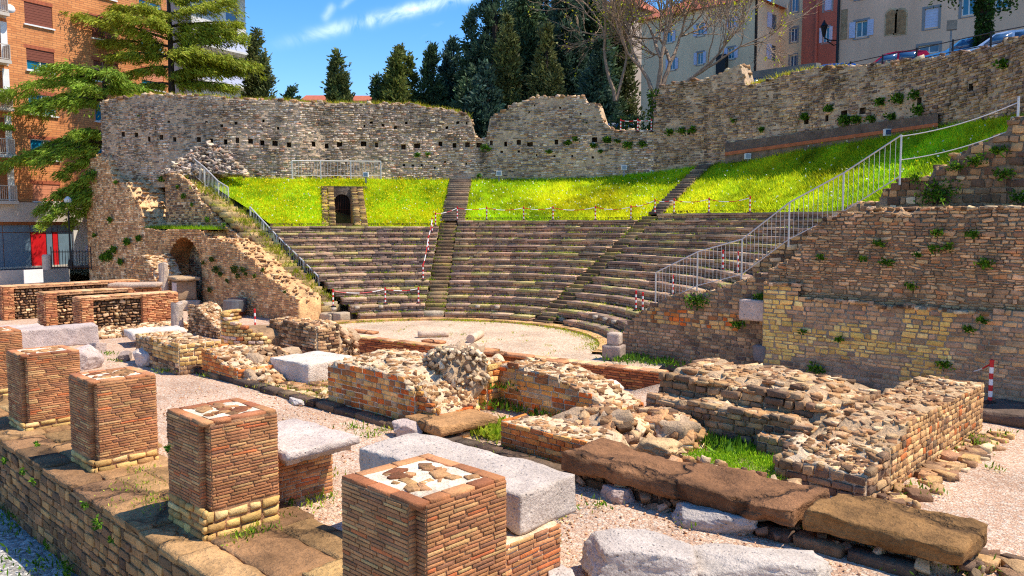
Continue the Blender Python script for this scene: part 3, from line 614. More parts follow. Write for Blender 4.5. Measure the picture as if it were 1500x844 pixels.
# tufts along the treads
P = []
for wd in 'lmr':
    for _ in range(330):
        k = int(rng.integers(0, {'l': 13, 'm': 14, 'r': 15}[wd])); r = R0 + TR * k + rng.uniform(.05, .6); a, b = wedge_range(wd, r + .3); t = rng.uniform(a, b)
        base = cav(r, t, RI * (k + 1) + .0); n_ = int(rng.integers(2, 14)); P.append(base + np.stack([rng.normal(0, .16, n_), rng.normal(0, .16, n_), np.zeros(n_)], 1) * 1.0)
for th_, z1 in ((TH_A, 13), (TH_B, 14)):
    for _ in range(110):
        u_ = rng.uniform(0, z1); base = cav(R0 + TR * u_ + .2, th_ + rng.choice([-1, 1]) * rng.uniform(.2, .62) / (R0 + TR * u_), RI * u_ + .16); n_ = int(rng.integers(4, 16)); P.append(base + rng.normal(0, .08, (n_, 3)) * (1, 1, 0))
P = np.concatenate(P); c = jcol(S(150, 170, 30), len(P), .35, .2); V, F, Cc = blades(P, .09, .03, c, .5)
tag(mesh('tier_weeds', V, F, M['grass'], None, Cc), 'thin tufts of grass sprouting along the stone tiers', 'weeds', None, 'stuff')

# ------------------------------------------------------------------ rear wall
TOPPX = [(150, 152), (167, 149), (213, 140), (302, 142), (355, 147), (400, 148), (471, 152), (560, 153), (613, 154), (627, 160), (656, 161), (684, 169), (691, 176), (696, 203), (713.5, 204),
         (715.5, 178), (722, 172), (747, 162), (750, 153), (778, 148), (782, 143), (820, 144), (855, 141), (858, 151), (878, 154), (881, 176), (898, 193), (956, 191), (960, 129), (1000, 122), (1033, 118), (1066, 103), (1082, 96), (1086, 124), (1098, 127),
         (1127, 118), (1182, 104), (1267, 98), (1313, 93), (1383, 82), (1407, 78), (1453, 68), (1500, 52), (1600, 28)]
def path_wall(name, label, pxa, pxb, pal, thick=1.1, hole_px=None, hole_y=None, colfn=None, bands=()):
    px = np.unique(np.concatenate([np.arange(pxa, pxb, 6.), [pxb], [p for p, _ in TOPPX if pxa < p < pxb]]))
    yb = np.interp(px, WX, [a[1] for a in WALLPX]) + 4; yt = np.interp(px, *zip(*TOPPX))
    D_ = np.array([wall_D(a) for a in px]); Bp = np.array([DD(a, b, d) for a, b, d in zip(px, yb, D_)]); Tz = np.array([DD(a, b, d)[2] for a, b, d in zip(px, yt, D_)])
    seg = np.hypot(*np.diff(Bp[:, :2], axis=0).T); s = np.concatenate([[0], np.cumsum(seg)]); L = s[-1]; root = empty(name, tuple(Bp[0]), 0, label, 'wall'); o0 = Bp[0]
    fx = lambda q: np.interp(q, s, Bp[:, 0]) - o0[0]; fy = lambda q: np.interp(q, s, Bp[:, 1]) - o0[1]; fb = lambda q: np.interp(q, s, Bp[:, 2]) - o0[2]; ft = lambda q: np.interp(q, s, Tz) - o0[2]
    def frame(q):
        q = np.asarray(q, float); dx, dy = fx(np.minimum(q + .3, L)) - fx(np.maximum(q - .3, 0)), fy(np.minimum(q + .3, L)) - fy(np.maximum(q - .3, 0)); l = np.hypot(dx, dy)
        return np.stack([dx / l, dy / l, 0 * dx], -1), np.stack([dy / l, -dx / l, 0 * dx], -1)
    bnds = []
    for hpx, hyf, hh in ([(hole_px, hole_y, .15)] if hole_px is not None else []) + list(bands):
        hl = [(float(np.interp(hx, px, s)), rng.uniform(1.2, 2.5) * hh, DD(hx, hyf(hx) + rng.normal(0, 1.6), wall_D(hx))[2] - o0[2]) for hx in hpx if pxa + 4 < hx < pxb - 4 and rng.random() < .86]
        if hl: bnds.append((hl, hh))
    bnds.sort(key=lambda t: np.mean([h[2] for h in t[0]])); allh = [h for t in bnds for h in t[0]]
    # core: columns cut at the hole edges, rows: foot, hole bands, top
    brk = [np.arange(0, L, .35), [L]] + [[h[0] - h[1] / 2, h[0] + h[1] / 2] for h in allh]; qs = np.unique(np.round(np.concatenate(brk), 3)); A_, N_ = frame(qs)
    top = ft(qs) + .06 * n2(qs, 0 * qs, 1.5, 5) + .05 * n2(qs, 0 * qs, 4., 6); top = np.maximum(top, fb(qs) + .3); rows = [fb(qs) - .5]; cut = {}; hbs = []
    for hl, hh in bnds:
        zc_ = np.interp(qs, [h[0] for h in hl], [h[2] for h in hl]); zc_ = np.maximum(zc_, rows[-1] + hh + .03); cut[len(rows)] = (hl, zc_, hh); hbs.append((hl, zc_, hh)); rows += [zc_ - hh, zc_ + hh]
    rows = [np.minimum(z, top - .02 * (len(rows) - i)) for i, z in enumerate(rows)] + [top]; nt_ = len(rows) - 1
    V = [np.stack([fx(qs), fy(qs), z], -1) for z in rows] + [np.stack([fx(qs), fy(qs), top - .12 * (1 + n2(qs, qs, 2., 8))], -1) - N_ * thick * .5] + [np.stack([fx(qs), fy(qs), z], -1) - N_ * thick for z in (top - .1, rows[0])]
    V = np.array(V); nq = len(qs); I = np.arange(V.shape[0] * nq).reshape(V.shape[0], nq); F = []; holes = []
    mid = (qs[:-1] + qs[1:]) / 2
    for hl, zc_, hh in hbs:
        for h in hl:
            zz = float(np.interp(h[0], qs, zc_))
            if zz + hh < float(np.interp(h[0], qs, top)) - .15: holes.append((h[0], h[1], zz, hh))
    for j in range(V.shape[0] - 1):
        for i in range(nq - 1):
            if j in cut and any(abs(mid[i] - h[0]) < h[1] / 2 for h in holes if h[3] == cut[j][2] and abs(h[2] - cut[j][1][i]) < .3): continue
            F.append([I[j, i], I[j, i + 1], I[j + 1, i + 1], I[j + 1, i]])
    for e in (0, nq - 1): F.append([I[j, e] for j in range(V.shape[0])][::(-1 if e else 1)])
    mesh('mortar_core', V.reshape(-1, 3), F, M['mortar'], root, np.asarray(S(188, 170, 148)))
    for h in holes:
        a, n = frame(h[0]); m = MB(); c = np.array([fx(h[0]), fy(h[0]), h[2]]); w2, h2_ = h[1] / 2, h[3]; dp_ = rng.uniform(.2, .6); q8 = [c + a * x + UP * z - n * y for y in (0, dp_) for x, z in ((-w2, -h2_), (w2, -h2_), (w2, h2_), (-w2, h2_))]
        m.add(q8, [[0, 1, 5, 4], [1, 2, 6, 5], [2, 3, 7, 6], [3, 0, 4, 7], [4, 5, 6, 7]], S(96, 82, 70)); m.build('putlog_hole', M['mortar'], root)
    # facing stones
    hp = Heap(); z = float(fb(np.linspace(0, L, 99)).min()) - .2; zmax = float(top.max()); cs, ws, hs_ = [], [], []
    while z < zmax:
        ht = rng.uniform(.07, .15); q = -rng.uniform(0, .3)
        while q < L - .05:
            wd = rng.uniform(.1, .38); a, b = max(q, 0), min(q + wd, L); m = (a + b) / 2; q += wd
            if b - a < .06 or z + ht / 2 > float(np.interp(m, qs, top)) or z + ht < float(fb(m)) - .1: continue
            if any(abs(m - h[0]) < (h[1] + (b - a)) / 2 - .02 and abs(z + ht / 2 - h[2]) < h[3] + ht * .35 for h in holes): continue
            if rng.random() < .09: continue
            cs.append((m, z + ht / 2)); ws.append((b - a) / 2 - .008); hs_.append(ht / 2 - .008)
        z += ht
    cs = np.array(cs); a, n = frame(cs[:, 0]); cen = np.stack([fx(cs[:, 0]), fy(cs[:, 0]), cs[:, 1] + .06 * n2(cs[:, 0], cs[:, 1], .4, 31)], 1) + n * (rng.normal(-.012, .022, len(cs)) + .05 * n2(cs[:, 0], cs[:, 1], .7, 33))[:, None]
    col = pick(pal, len(cs), .2)
    if colfn is not None: col = col * colfn(np.interp(cs[:, 0], s, px), (cs[:, 1] - fb(cs[:, 0])) / np.maximum(np.interp(cs[:, 0], qs, top) - fb(cs[:, 0]), .3), cs)
    hp.add(cen, a, np.broadcast_to(UP, a.shape), n, np.array(ws), np.array(hs_) * rng.uniform(.75, 1.0, len(cs)), .05, .012, .22, col, .05)
    # loose stones along the broken top and at its broken ends
    nr = int(L * 9); q = rng.uniform(0, L, nr); a, n = frame(q); off = rng.uniform(0, thick * .9, nr); P = np.stack([fx(q), fy(q), np.interp(q, qs, top) - .1 * off / thick], 1) - n * off[:, None]
    scatter(hp, P, .08, .22, .04, .1, pal=PT)
    hp.build(root, M['far'], 'stone', 0, 'stonework', tuple(o0)); return root, lambda p_, y_: DD(p_, y_, wall_D(p_) - .05)
HOLES = np.arange(182, 905, 18.6) + rng.uniform(-2, 2, len(np.arange(182, 905, 18.6)))
hy = lambda x: float(np.interp(x, [180, 300, 420, 640, 720, 900], [199, 206, 212, 214, 211, 206]))
def tone_fn(base, lo):  # random tone variation; the upper part of the wall is a darker grey
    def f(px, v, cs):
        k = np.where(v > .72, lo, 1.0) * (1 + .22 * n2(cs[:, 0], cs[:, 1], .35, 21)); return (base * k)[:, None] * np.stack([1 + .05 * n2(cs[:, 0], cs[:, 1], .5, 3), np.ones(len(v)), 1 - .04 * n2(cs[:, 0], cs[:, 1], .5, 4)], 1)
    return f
path_wall('rear_wall', 'long tall rubble rear wall with a row of square holes above the left bank', 152, 714, PW, hole_px=HOLES, hole_y=hy, colfn=tone_fn(1.16, .84), bands=[(np.array([232, 250, 305, 327, 348, 370, 388, 409, 535, 545, 562, 580, 596, 655, 671, 684]) + 0., lambda x: 182. + .004 * x + 4 * math.sin(x), .085), (np.array([592., 605, 618, 637, 652, 668, 683]), lambda x: 241.5 + 1.5 * math.sin(x), .07)])
path_wall('rear_wall', 'broken rear wall section with a stepped top in front of the dark conifers', 713, 958, PW, hole_px=HOLES, hole_y=hy, colfn=tone_fn(1.1, .88), bands=[(np.array([735., 760, 786, 812, 838, 868]), lambda x: 226. + 5 * math.sin(x), .07), (np.array([738., 775, 783, 820, 850]), lambda x: 160. + 8 * math.sin(x), .06)])
path_wall('rear_wall', 'high brown rubble retaining wall climbing to the right below the parked cars', 957, 1530, PD, hole_px=[1008, 1040, 1180, 1210, 1235, 1262, 1300, 1345, 1420], hole_y=lambda x: float(np.interp(x, [1000, 1060, 1180, 1300, 1420], [195, 192, 178, 158, 128])), colfn=tone_fn(1.3, .9))
# brick string course along the foot of the right section
rt = empty('brick_ledge', tuple(DD(1062, 236, wall_D(1062))), 0, 'low brick and plaster ledge along the foot of the right rear wall', 'ledge'); o0 = DD(1062, 236, wall_D(1062)); m = MB(); m2 = MB(); pp = np.arange(1062, 1382, 8.)
for a, b in zip(pp[:-1], pp[1:]):
    for mm, ya, yb_, off, cc in ((m, 0, 12, .35, S(128, 112, 98)), (m2, 12, 17, .42, S(176, 104, 70)), (m, 17, 30, .36, S(112, 98, 90))):
        yl = lambda x: np.interp(x, [1062, 1380], [240, 196]); V = []
        for dd_ in (off, 0):
            for x, yy in ((a, ya), (b, ya), (b, yb_), (a, yb_)):
                hgt = 1 if x < 1380 else 0; V.append(DD(x, yl(x) - yy, wall_D(x) - dd_) - o0)
        mm.add(V, [[0, 1, 2, 3], [3, 2, 6, 7], [4, 5, 1, 0], [0, 3, 7, 4], [1, 5, 6, 2]], cc)
m.build('plaster_band', M['mortar'], rt); m2.build('brick_band', M['brick'], rt)
# rubble buttress leaning on the left end of the wall, behind the bank
bt = empty('rubble_buttress', tuple(DD(300, 256, 47.5)), R(44), 'sloping pile of thin rubble stones leaning on the left rear wall', 'rubble'); hp = Heap()
P = []
for _ in range(420):
    u_ = rng.uniform(-1, 1); hmax = 2.0 * (1 - abs(u_) ** 1.3); z = rng.uniform(0, hmax); P.append((u_ * 2.4, .9 * z / 2 - .1, z))
P = np.array(P); scatter(hp, P, .1, .26, .03, .06, pal=PW, tilt=.5); hp.build(bt, M['far'], 'stone', 0, 'stonework'); mesh('earth_core', [(-2.4, .3, 0), (2.4, .3, 0), (0, 1.2, 1.9), (0, 1.6, 0)], [[0, 1, 2], [1, 3, 2], [3, 0, 2]], M['mortar'], bt, np.asarray(S(140, 124, 104)))

# ------------------------------------------------------------------ hill, street
th = np.linspace(R(24), R(174), 80); V = []; hill_prof = []
def hill_z(t, r):
    z0 = float(np.interp(math.degrees(t), [-12, 20, 45, 75, 95, 115, 135, 196], [11.0, 11.0, 11.05, 10.7, 10.0, 9.5, 9.5, 9.3])); rw = float(wall_r(t)); return z0 + max(0, min(r - rw - 16, 60)) * .045
rs = np.array([.75, 3, 6, 10, 16, 24, 40, 70, 120, 300])
for t in th:
    k_ = float(np.interp(math.degrees(t), [135, 160, 174], [1, .2, .04])); V.append([(C[0] + (wall_r(t) + r_) * math.cos(t), C[1] + (wall_r(t) + r_) * math.sin(t), hill_z(t, wall_r(t) + r_)) for r_ in .75 + (rs - .75) * k_])
q = np.arange(len(th) * len(rs)).reshape(len(th), len(rs)); o = mesh('hill_terrain', V, np.stack([q[:-1, :-1], q[:-1, 1:], q[1:, 1:], q[1:, :-1]], -1).reshape(-1, 4), M['park'], None, None, True); o['kind'] = 'structure'

# ================================================================== side walls of the theatre
def prof(pts, Y, z0=0.):
    """height along x of an outline given in pixels, standing on the plane Y"""
    q = sorted([(OY(a, b, Y)[0], OY(a, b, Y)[2] - z0) for a, b in pts]); xs_, zs_ = zip(*q); return lambda x: np.interp(x, xs_, zs_)
def stepped(g, q=.13): return lambda X, Y: np.floor(g(X, Y) / q + .4 * n2(X, Y, 1.2, 5)) * q + .1 + .04 * n2(X, Y, 4, 3)
def rough(f, x0, amp=.06, sc=2.2, seed=0, k=0.): return lambda X, Y: f(np.asarray(X) + x0) + amp * n2(X, Y, sc, seed) + k * np.asarray(Y)
# right side wall: lower broken part beside the seats
f1 = prof([(905, 500), (918, 474), (945, 452), (975, 434), (1000, 429), (1045, 424), (1085, 409), (1135, 396)], 22.3)
def c_ra1(f, s, z):
    if 1.25 < z < 1.75 and 1.2 < s < 4.6 and rng.random() < .75: return PM
    if z < 1.1 and s < 2.6: return [(S(172, 140, 112), 2), (S(150, 120, 98), 2), (S(186, 150, 118), 1)]
ruin('side_wall', 'low broken stone wall beside the right ends of the seats, topped by the long railing', -16.45, -10.95, 22.3, 22.98, -.05, rough(f1, -16.45, .05, 2.5, 1), 'SWN', .125, .25, PD, 230, 90, (.08, .2, .03, .06), PT, colfn=c_ra1, wj=.5, d=.02, jit=.2, ccol=S(160, 136, 112), rot=.04)
f2 = prof([(1127, 392), (1160, 380), (1176, 357), (1196, 330), (1215, 319), (1300, 309), (1400, 306), (1520, 304)], 22.15)
PYL = [(S(222, 188, 112), 4), (S(206, 170, 100), 3), (S(230, 204, 136), 2), (S(184, 148, 90), 1)]
BIGD = [(S(178, 150, 122), 3), (S(158, 132, 110), 3), (S(192, 160, 124), 2), (S(200, 160, 114), 1)]
def c_ra2(f, s, z):
    if s < .95 + .2 * math.sin(z * 9) and z < 2.95: return PYL if rng.random() < .95 else BIGD
    if 1.0 + .15 * math.sin(s * 2) < z < 1.7 + .15 * math.sin(s * 3) and s < 4.4: return PYL if rng.random() < .9 else BIGD
    if 3.9 < s < 5.0 and z < 2.3: return PYL if rng.random() < .8 else BIGD
    if z < .75: return [(S(158, 136, 116), 3), (S(134, 114, 98), 2), (S(172, 148, 122), 2)]
    if z > 2.8: return [(S(176, 146, 116), 3), (S(196, 166, 130), 3), (S(146, 120, 98), 2), (S(206, 160, 116), 1)]
    return BIGD
def c_ra3(f, s, z): return [(S(172, 142, 112), 3), (S(192, 162, 126), 3), (S(142, 116, 94), 3), (S(206, 172, 132), 1), (S(180, 130, 92), 1)]
ruin('side_wall', 'lower face of the big right-hand wall, yellow and grey-brown blocks under a ledge', -11.05, -2.5, 21.93, 22.2, -.05, lambda X, Y: np.where(np.asarray(X) < 1.0, 2.85, 2.42) + .05 * n2(X, Y, 1.7, 23) + .035 * np.floor(2 * n2(X, Y, .5, 8)), 'SWE', .115, .27, PD, 300, 90, (.1, .26, .03, .06), PT, colfn=c_ra2, hj=.4, d=.014, jit=.22, wj=.6, ccol=S(172, 150, 126), rot=.035, faceparts={'S': {'wav': .035}})
ruin('side_wall', 'upper rough rubble face of the big right-hand wall above the ledge', -11.02, -2.6, 22.18, 23.5, -.05, stepped(rough(f2, -11.02, .06, 2, 2, .03), .12), 'SWE', .085, .22, PD, 300, 200, (.1, .28, .03, .06), PT, colfn=c_ra3, hj=.45, d=.03, jit=.35, wj=.65, ccol=S(160, 136, 110), rot=.08, faceparts={'S': {'wav': .05, 'z0': 2.2}})
f3 = prof([(1090, 392), (1150, 356), (1175, 338), (1200, 330), (1235, 310), (1250, 297), (1290, 296), (1292, 278), (1312, 276), (1314, 262), (1368, 258), (1370, 243), (1393, 242), (1395, 226), (1418, 222), (1420, 212), (1452, 206), (1454, 197), (1480, 193), (1482, 172), (1520, 168)], 23.55)
ruin('side_wall', 'stepped upper rubble wall at the far right, bordering the grass bank', -12.2, -2.4, 23.5, 24.3, 0, rough(f3, -12.2, .03, 2, 3), 'SW', .17, .26, PR, 220, 70, (.1, .26, .04, .08), PR, d=.03, jit=.25, wj=.55, hj=.4, ccol=S(150, 128, 104), rot=.06)
# pale stone trough set in the wall
b = wbox('stone_block', (.95, .5, .62), M['marble'], None, .02, .01, 5, .08, S(206, 186, 176), 5); p = OY(1108, 470, 22.1); b.location = (p[0] - .02, 22.2, p[2]); tag(b, 'pale fluted stone block built into the right side wall', 'block')
b = wbox('stone_block', (.42, .3, .5), M['marble'], None, .05, .03, 5, .08, S(140, 130, 128), 6); p = OY(1113, 528, 22.0); b.location = (p[0], 22.05, p[2] - .05); tag(b, 'small grey stone block at the foot of the right side wall', 'block')

# ------------------------------------------------------------------ left side wall, vault, stair, pier
f4 = prof([(482, 474), (470, 463), (449, 450), (432, 434), (413, 419), (390, 402), (371, 381), (347, 361), (330, 352), (305, 350), (296, 337), (222, 334), (210, 331)], 19.2)
WL = [(S(206, 168, 122), 3), (S(190, 148, 106), 3), (S(172, 132, 98), 2), (S(216, 186, 146), 2), (S(150, 118, 92), 2)]
LX0 = OY(248, 400, 19.2)[0]; LX1 = OY(296, 400, 19.2)[0]                  # the mouth of the vault
xl = OY(215, 400, 19.2)[0]
ruin('side_wall', 'sunlit sloping brick side wall below the left stair', LX1, -31.7, 19.2, 20.35, -.1, stepped(rough(f4, LX1, .05, 2.2, 4, .1)), 'SW', .10, .26, WL, 280, 220, (.08, .22, .03, .06), PT, d=.016, jit=.16, ccol=S(206, 170, 126))
ruin('side_wall', 'short rubble wall left of the dark vault mouth', xl, LX0, 19.2, 20.35, -.1, rough(f4, xl, .05, 2.2, 5), 'SE', .10, .26, WL, 120, 60, (.08, .22, .03, .06), PT, d=.016, jit=.16, ccol=S(206, 170, 126))
va = empty('vault', ((LX0 + LX1) / 2, 19.2, 0), 0, 'dark barrel-vaulted tunnel mouth in the left side wall', 'vault')
zt = float(f4((LX0 + LX1) / 2)); hw = (LX1 - LX0) / 2; zs = zt - .45 - hw * .8; m = MB(); n = 14; V = []; F = []
for y in (-.02, 3.2):
    for i in range(n + 1): a = math.pi * i / n; V.append((-hw * math.cos(a), y, zs + hw * .8 * math.sin(a)))
    V += [(-hw, y, -.2), (hw, y, -.2)]
k = n + 3
for i in range(n): F.append([i, i + 1, k + i + 1, k + i])
F += [[n + 1, 0, k, k + n + 1], [n, n + 2, k + n + 2, k + n]]
m.add(V, F, S(176, 126, 82)); m.build('barrel', M['mortar'], va)
hp = Heap(); face(hp, (-hw, 0, zs - .02), (1, 0, 0), (0, -1, 0), 2 * hw, lambda s: zt - zs + .02, .11, .26, .04, WL, skip=lambda s, z: z < .02 + hw * .8 * math.sqrt(max(0, 1 - ((s - hw) / hw) ** 2))); hp.build(va, M['stone'], 'stone', 60, 'stonework', ((LX0 + LX1) / 2, 19.2, zs))
V = []; F = []
for i in range(n + 1):
    a = math.pi * i / n; x = -hw * math.cos(a); V += [(x, .02, zs + hw * .8 * math.sin(a)), (x, .02, zt - .02), (x, 1.2, zt - .02)]
for i in range(n): F += [[3 * i, 3 * i + 3, 3 * i + 4, 3 * i + 1], [3 * i + 1, 3 * i + 4, 3 * i + 5, 3 * i + 2]]
mesh('crown_fill', V, F, M['mortar'], va, np.asarray(S(196, 160, 118))); mesh('tunnel_shade', [(-hw, 3.2, -.2), (hw, 3.2, -.2), (hw, 3.2, zt), (-hw, 3.2, zt)], [[0, 1, 2, 3]], M['dark'], va)  # near-black sheet ends the barrel, painting in the darkness of the tunnel
# terrace behind the vault with grass, then the upper side wall under the stair
tz = float(f4(OY(260, 334, 19.2)[0])); t0, t1 = OY(205, 334, 19.2)[0], OY(300, 334, 19.2)[0]
o = mesh('grass_terrace', [(t0, 19.3, tz), (t1 + .4, 19.3, tz), (t1 + .4, 23, tz), (t0 - 2, 23, tz)], [[0, 1, 2, 3]], M['soil']); o['kind'] = 'structure'
P = np.stack([rng.uniform(t0, t1, 2600), rng.uniform(19.4, 21.3, 2600), np.full(2600, tz)], 1); V, F, Cc = blades(P, .2, .04, jcol(S(136, 166, 30), len(P), .3), .4)
tag(mesh('terrace_grass', V, F, M['grass'], None, Cc), 'short grass on the terrace above the vault', 'grass', None, 'stuff')
f5 = prof([(470, 452), (449, 444), (420, 407), (390, 383), (356, 350), (318, 322), (292, 292), (280, 272), (262, 256), (243, 254)], 20.35)
xa = OY(243, 300, 20.35)[0]
ruin('side_wall', 'upper brown side wall that carries the left stair beside the grass bank', xa, -32.0, 20.35, 20.6, 0, rough(f5, xa, .06, 2.6, 6), 'SW', .13, .3, PR, 200, 150, (.08, .24, .03, .06), PT, d=.022, jit=.16)
def straight_stair(name, label, p0, p1, wid, n, pal):
    p0, p1 = np.array(p0), np.array(p1); v = p1 - p0; L = math.hypot(v[0], v[1]); rt = empty(name, tuple(p0), math.atan2(v[1], v[0]), label, 'stairs')
    for i in range(n):
        tr_, ri = L / n, v[2] / n; hp = Heap(); hp.add([(tr_ * (i + .5) + .3, rng.normal(0, .03), ri * (i + .5) - .05)], (0, -1, 0), UP, (-1, 0, 0), wid / 2 * rng.uniform(.92, 1.05), ri / 2 + .06, tr_ * .5 + .32, .02, .06, pick(pal, 1, .2))
        Q = hp.V[0][0]; c0 = Q.mean(0); s_ = mesh('step', Q - c0, SF, M['stone'], rt, hp.C[0][0]); s_.location = tuple(c0)
    return rt
PLs = [(S(176, 158, 118), 2), (S(150, 134, 96), 3), (S(122, 106, 82), 3), (S(160, 154, 84), 1)]
straight_stair('side_stair', 'overgrown stone stair descending beside the left railing', (-31.9, 21.0, .5), (-40.9, 21.0, 5.0), 1.0, 30, PLs)
straight_stair('side_stair', 'upper overgrown stone stair climbing to the left rear wall', (-40.9, 21.0, 5.0), (-48.0, 21.0, 7.25), 1.0, 15, PLs)
P = []
for _ in range(150):
    u_ = rng.random(); P.append(np.array([-31.9 - 16 * u_, 21.0 + rng.normal(0, .3), .7 + float(np.interp(u_, [0, .56, 1], [0, 4.5, 6.75]))]) + rng.normal(0, .1, (12, 3)) * (1, 1, .3))
P = np.concatenate(P); V, F, Cc = blades(P, .2, .04, jcol(S(150, 158, 34), len(P), .35, .2), .5); tag(mesh('stair_weeds', V, F, M['grass'], None, Cc), 'yellow-green weeds growing on the left side stair', 'weeds', None, 'stuff')
f6 = prof([(118, 232), (134, 228), (158, 226), (166, 262), (186, 266), (205, 300), (216, 336), (228, 390), (236, 430)], 19.6)
xp0, xp1 = OY(131, 400, 19.6)[0], OY(234, 400, 19.6)[0]
ruin('ruined_pier', 'tall sunlit ruined wall pier rising at the far left', xp0, xp1, 19.6, 21.4, -.1, stepped(rough(f6, xp0, .12, 1.6, 7, .25), .3), 'SEW', .12, .28, [(S(208, 178, 138), 3), (S(188, 152, 114), 3), (S(224, 204, 172), 2), (S(164, 128, 98), 2), (S(140, 116, 96), 1)], 290, 420, (.1, .3, .04, .08), PT, d=.022, jit=.2, wj=.5, ccol=S(214, 184, 144))
f7 = prof([(150, 262), (200, 258), (243, 256), (250, 258)], 22.2); xq = OY(150, 300, 22.2)[0]; xr = OY(250, 300, 22.2)[0]
ruin('return_wall', 'grey rubble wall behind the left terrace under the rear wall', xq, xr, 22.2, 22.9, 2.0, lambda X, Y: f7(np.asarray(X) + xq) - 2.0 + .3, 'S', .15, .32, PW, 120, 0, d=.04, jit=.15)
m = MB(); p = OY(246, 262, 21.2); zb_ = OY(246, 332, 21.2)[2]; m.box((-.16, -.05, zb_ - p[2]), (.16, .1, 0), S(120, 72, 52)); m.box((-.05, -.09, zb_ - p[2] + .1), (.05, -.05, -.1), S(70, 44, 34)); o = m.build('rusty_slot', M['rust']); o.location = tuple(p); tag(o, 'narrow rusty upright strip coloured as a dark slot in the wall beside the left terrace', 'panel')  # raised strip; its dark rust colour replaces the shade of a rusty recess

# ================================================================== orchestra front, blocks, drums
pw = empty('orchestra_wall', (PUL_A[0], PUL_A[1], -.62), math.atan2(*(PUL_B - PUL_A)[::-1]), 'low brown brick wall along the front of the orchestra', 'wall'); Lp = float(np.linalg.norm(PUL_B - PUL_A))
hcore(Lp, .45, lambda X, Y: np.full(np.shape(X), .625), M['mortar'], pw, .3, col=S(150, 110, 84)); hp = Heap()
face(hp, (0, 0, 0), (1, 0, 0), (0, -1, 0), Lp, lambda s: .62, .075, .32, .03, [(S(150, 92, 62), 3), (S(172, 108, 68), 3), (S(128, 80, 58), 2), (S(190, 134, 84), 1)], gap=.01, jit=.05, hj=.08); hp.build(pw, M['brick'], 'brick', 260, 'brickwork', (PUL_A[0], PUL_A[1], -.6))
hp = Heap(); n_ = 34; e = np.sort(np.concatenate([[0, Lp], Lp * (np.arange(1, n_) + rng.uniform(-.3, .3, n_ - 1)) / n_])); md = (e[1:] + e[:-1]) / 2
hp.add(np.stack([md, np.full(n_, .16), np.full(n_, .63)], 1), (1, 0, 0), (0, 1, 0), UP, (e[1:] - e[:-1]) / 2 - .008, .22, .03, .015, .05, pick([(S(188, 148, 112), 2), (S(206, 170, 132), 2), (S(160, 118, 88), 1)], n_)); hp.build(pw, M['stone'], 'coping_stone', 40, 'coping', (PUL_A[0], PUL_A[1], 0))
for px, py, ln in ((525, 488, 1.4), (628, 503, .9), (695, 514, 1.5), (735, 522, 2.0), (805, 533, .8)):
    p = G(px, py, .03); b = wbox('paving_stone', (ln, .4, .1), M['slab'], None, .02, .012, 5, .1, S(190, 140, 104), int(px)); b.location = (p[0], p[1] + .25, .02); b.rotation_euler = (0, 0, math.atan2(*(PUL_B - PUL_A)[::-1]))
    tag(b, 'flat brown paving stone on the orchestra edge, %s from the left' % {525: 'first', 628: 'second', 695: 'third', 735: 'fourth', 805: 'fifth'}[px], 'paving stone', 'paving stones on the orchestra edge')
def drum(label, a, b, r_):
    a, b = np.array(a), np.array(b); m = MB(); t = np.linspace(0, 1, 8); m.tube([a + (b - a) * q + (0, 0, r_) for q in t], [r_ * (1 - .04 * q) for q in t], 22, S(220, 198, 178)); o = m.build('column_drum', M['marble'], None, True)
    for pl in o.data.polygons:
        if len(pl.vertices) > 4: pl.use_smooth = False
    return tag(o, label, 'column')
drum('long fallen pale column drum lying on the orchestra floor', G(612, 495), G(657, 494), .13)
drum('short fallen pale column drum lying towards the viewer on the orchestra', G(689, 503), G(704, 495), .16)
for px, py, sx, sz, z, lab in ((891, 529, .62, .50, 0, 'larger grey marble block standing at the right edge of the orchestra'), (892, 529, .42, .40, .5, 'small white marble cube on top of the grey block by the orchestra')):
    p = G(px, py); b = wbox('marble_block', (sx, sx, sz), M['marble'], None, .03, .012, 5, .08, S(206, 190, 178) if z else S(172, 156, 148), int(sz * 100)); b.location = (p[0], p[1] + .3, z); b.rotation_euler = (0, 0, .3); tag(b, lab, 'block')

# ================================================================== foreground: ledge wall and brick pillars
lw = empty('ledge_wall', (-60, 4.5, -1.5), 0, 'low mossy stone retaining wall with flagstone top along the foreground', 'wall')
hp = Heap(); lo = [(S(140, 110, 80), 3), (S(122, 96, 72), 3), (S(158, 124, 88), 2), (S(172, 138, 96), 2), (S(104, 84, 66), 2)]
face(hp, (34, 0, 0), (1, 0, 0), (0, -1, 0), 26, lambda s: 1.42, .15, .32, .03, lo, gap=.012, jit=.22, wj=.55, hj=.35, rot=.04); hp.build(lw, M['stone'], 'stone', 300, 'stonework', (-60, 4.5, -1.5))
mesh('mortar_core', [(0, .0, 0), (66, .0, 0), (66, .0, 1.43), (0, .0, 1.43), (0, 2, 1.43), (66, 2, 1.43)], [[0, 1, 2, 3], [3, 2, 5, 4]], M['mortar'], lw, np.asarray(S(150, 126, 100)))
x = 33.; fl = [(S(156, 126, 90), 3), (S(140, 112, 82), 3), (S(170, 142, 102), 2), (S(124, 100, 76), 2)]
while x < 60:
    wd = rng.uniform(.9, 1.9); rows = [(-.05, rng.uniform(.75, 1.05)), None]; y = -.06
    while y < 1.75:
        dp = rng.uniform(.5, .9); c = pick(fl, 1)[0]; fs = wbox('flagstone', (wd - .006, dp - .006, .1 + rng.uniform(0, .03)), M['slab'], lw, .012, .016, 4, .09, c, int(x * 7 + y * 31), loc=(0, 0, 0)); fs.location = (x + wd / 2, y + dp / 2, 1.45 + rng.uniform(-.012, .012)); fs.rotation_euler = (rng.normal(0, .008), rng.normal(0, .008), 0); y += dp
    x += wd
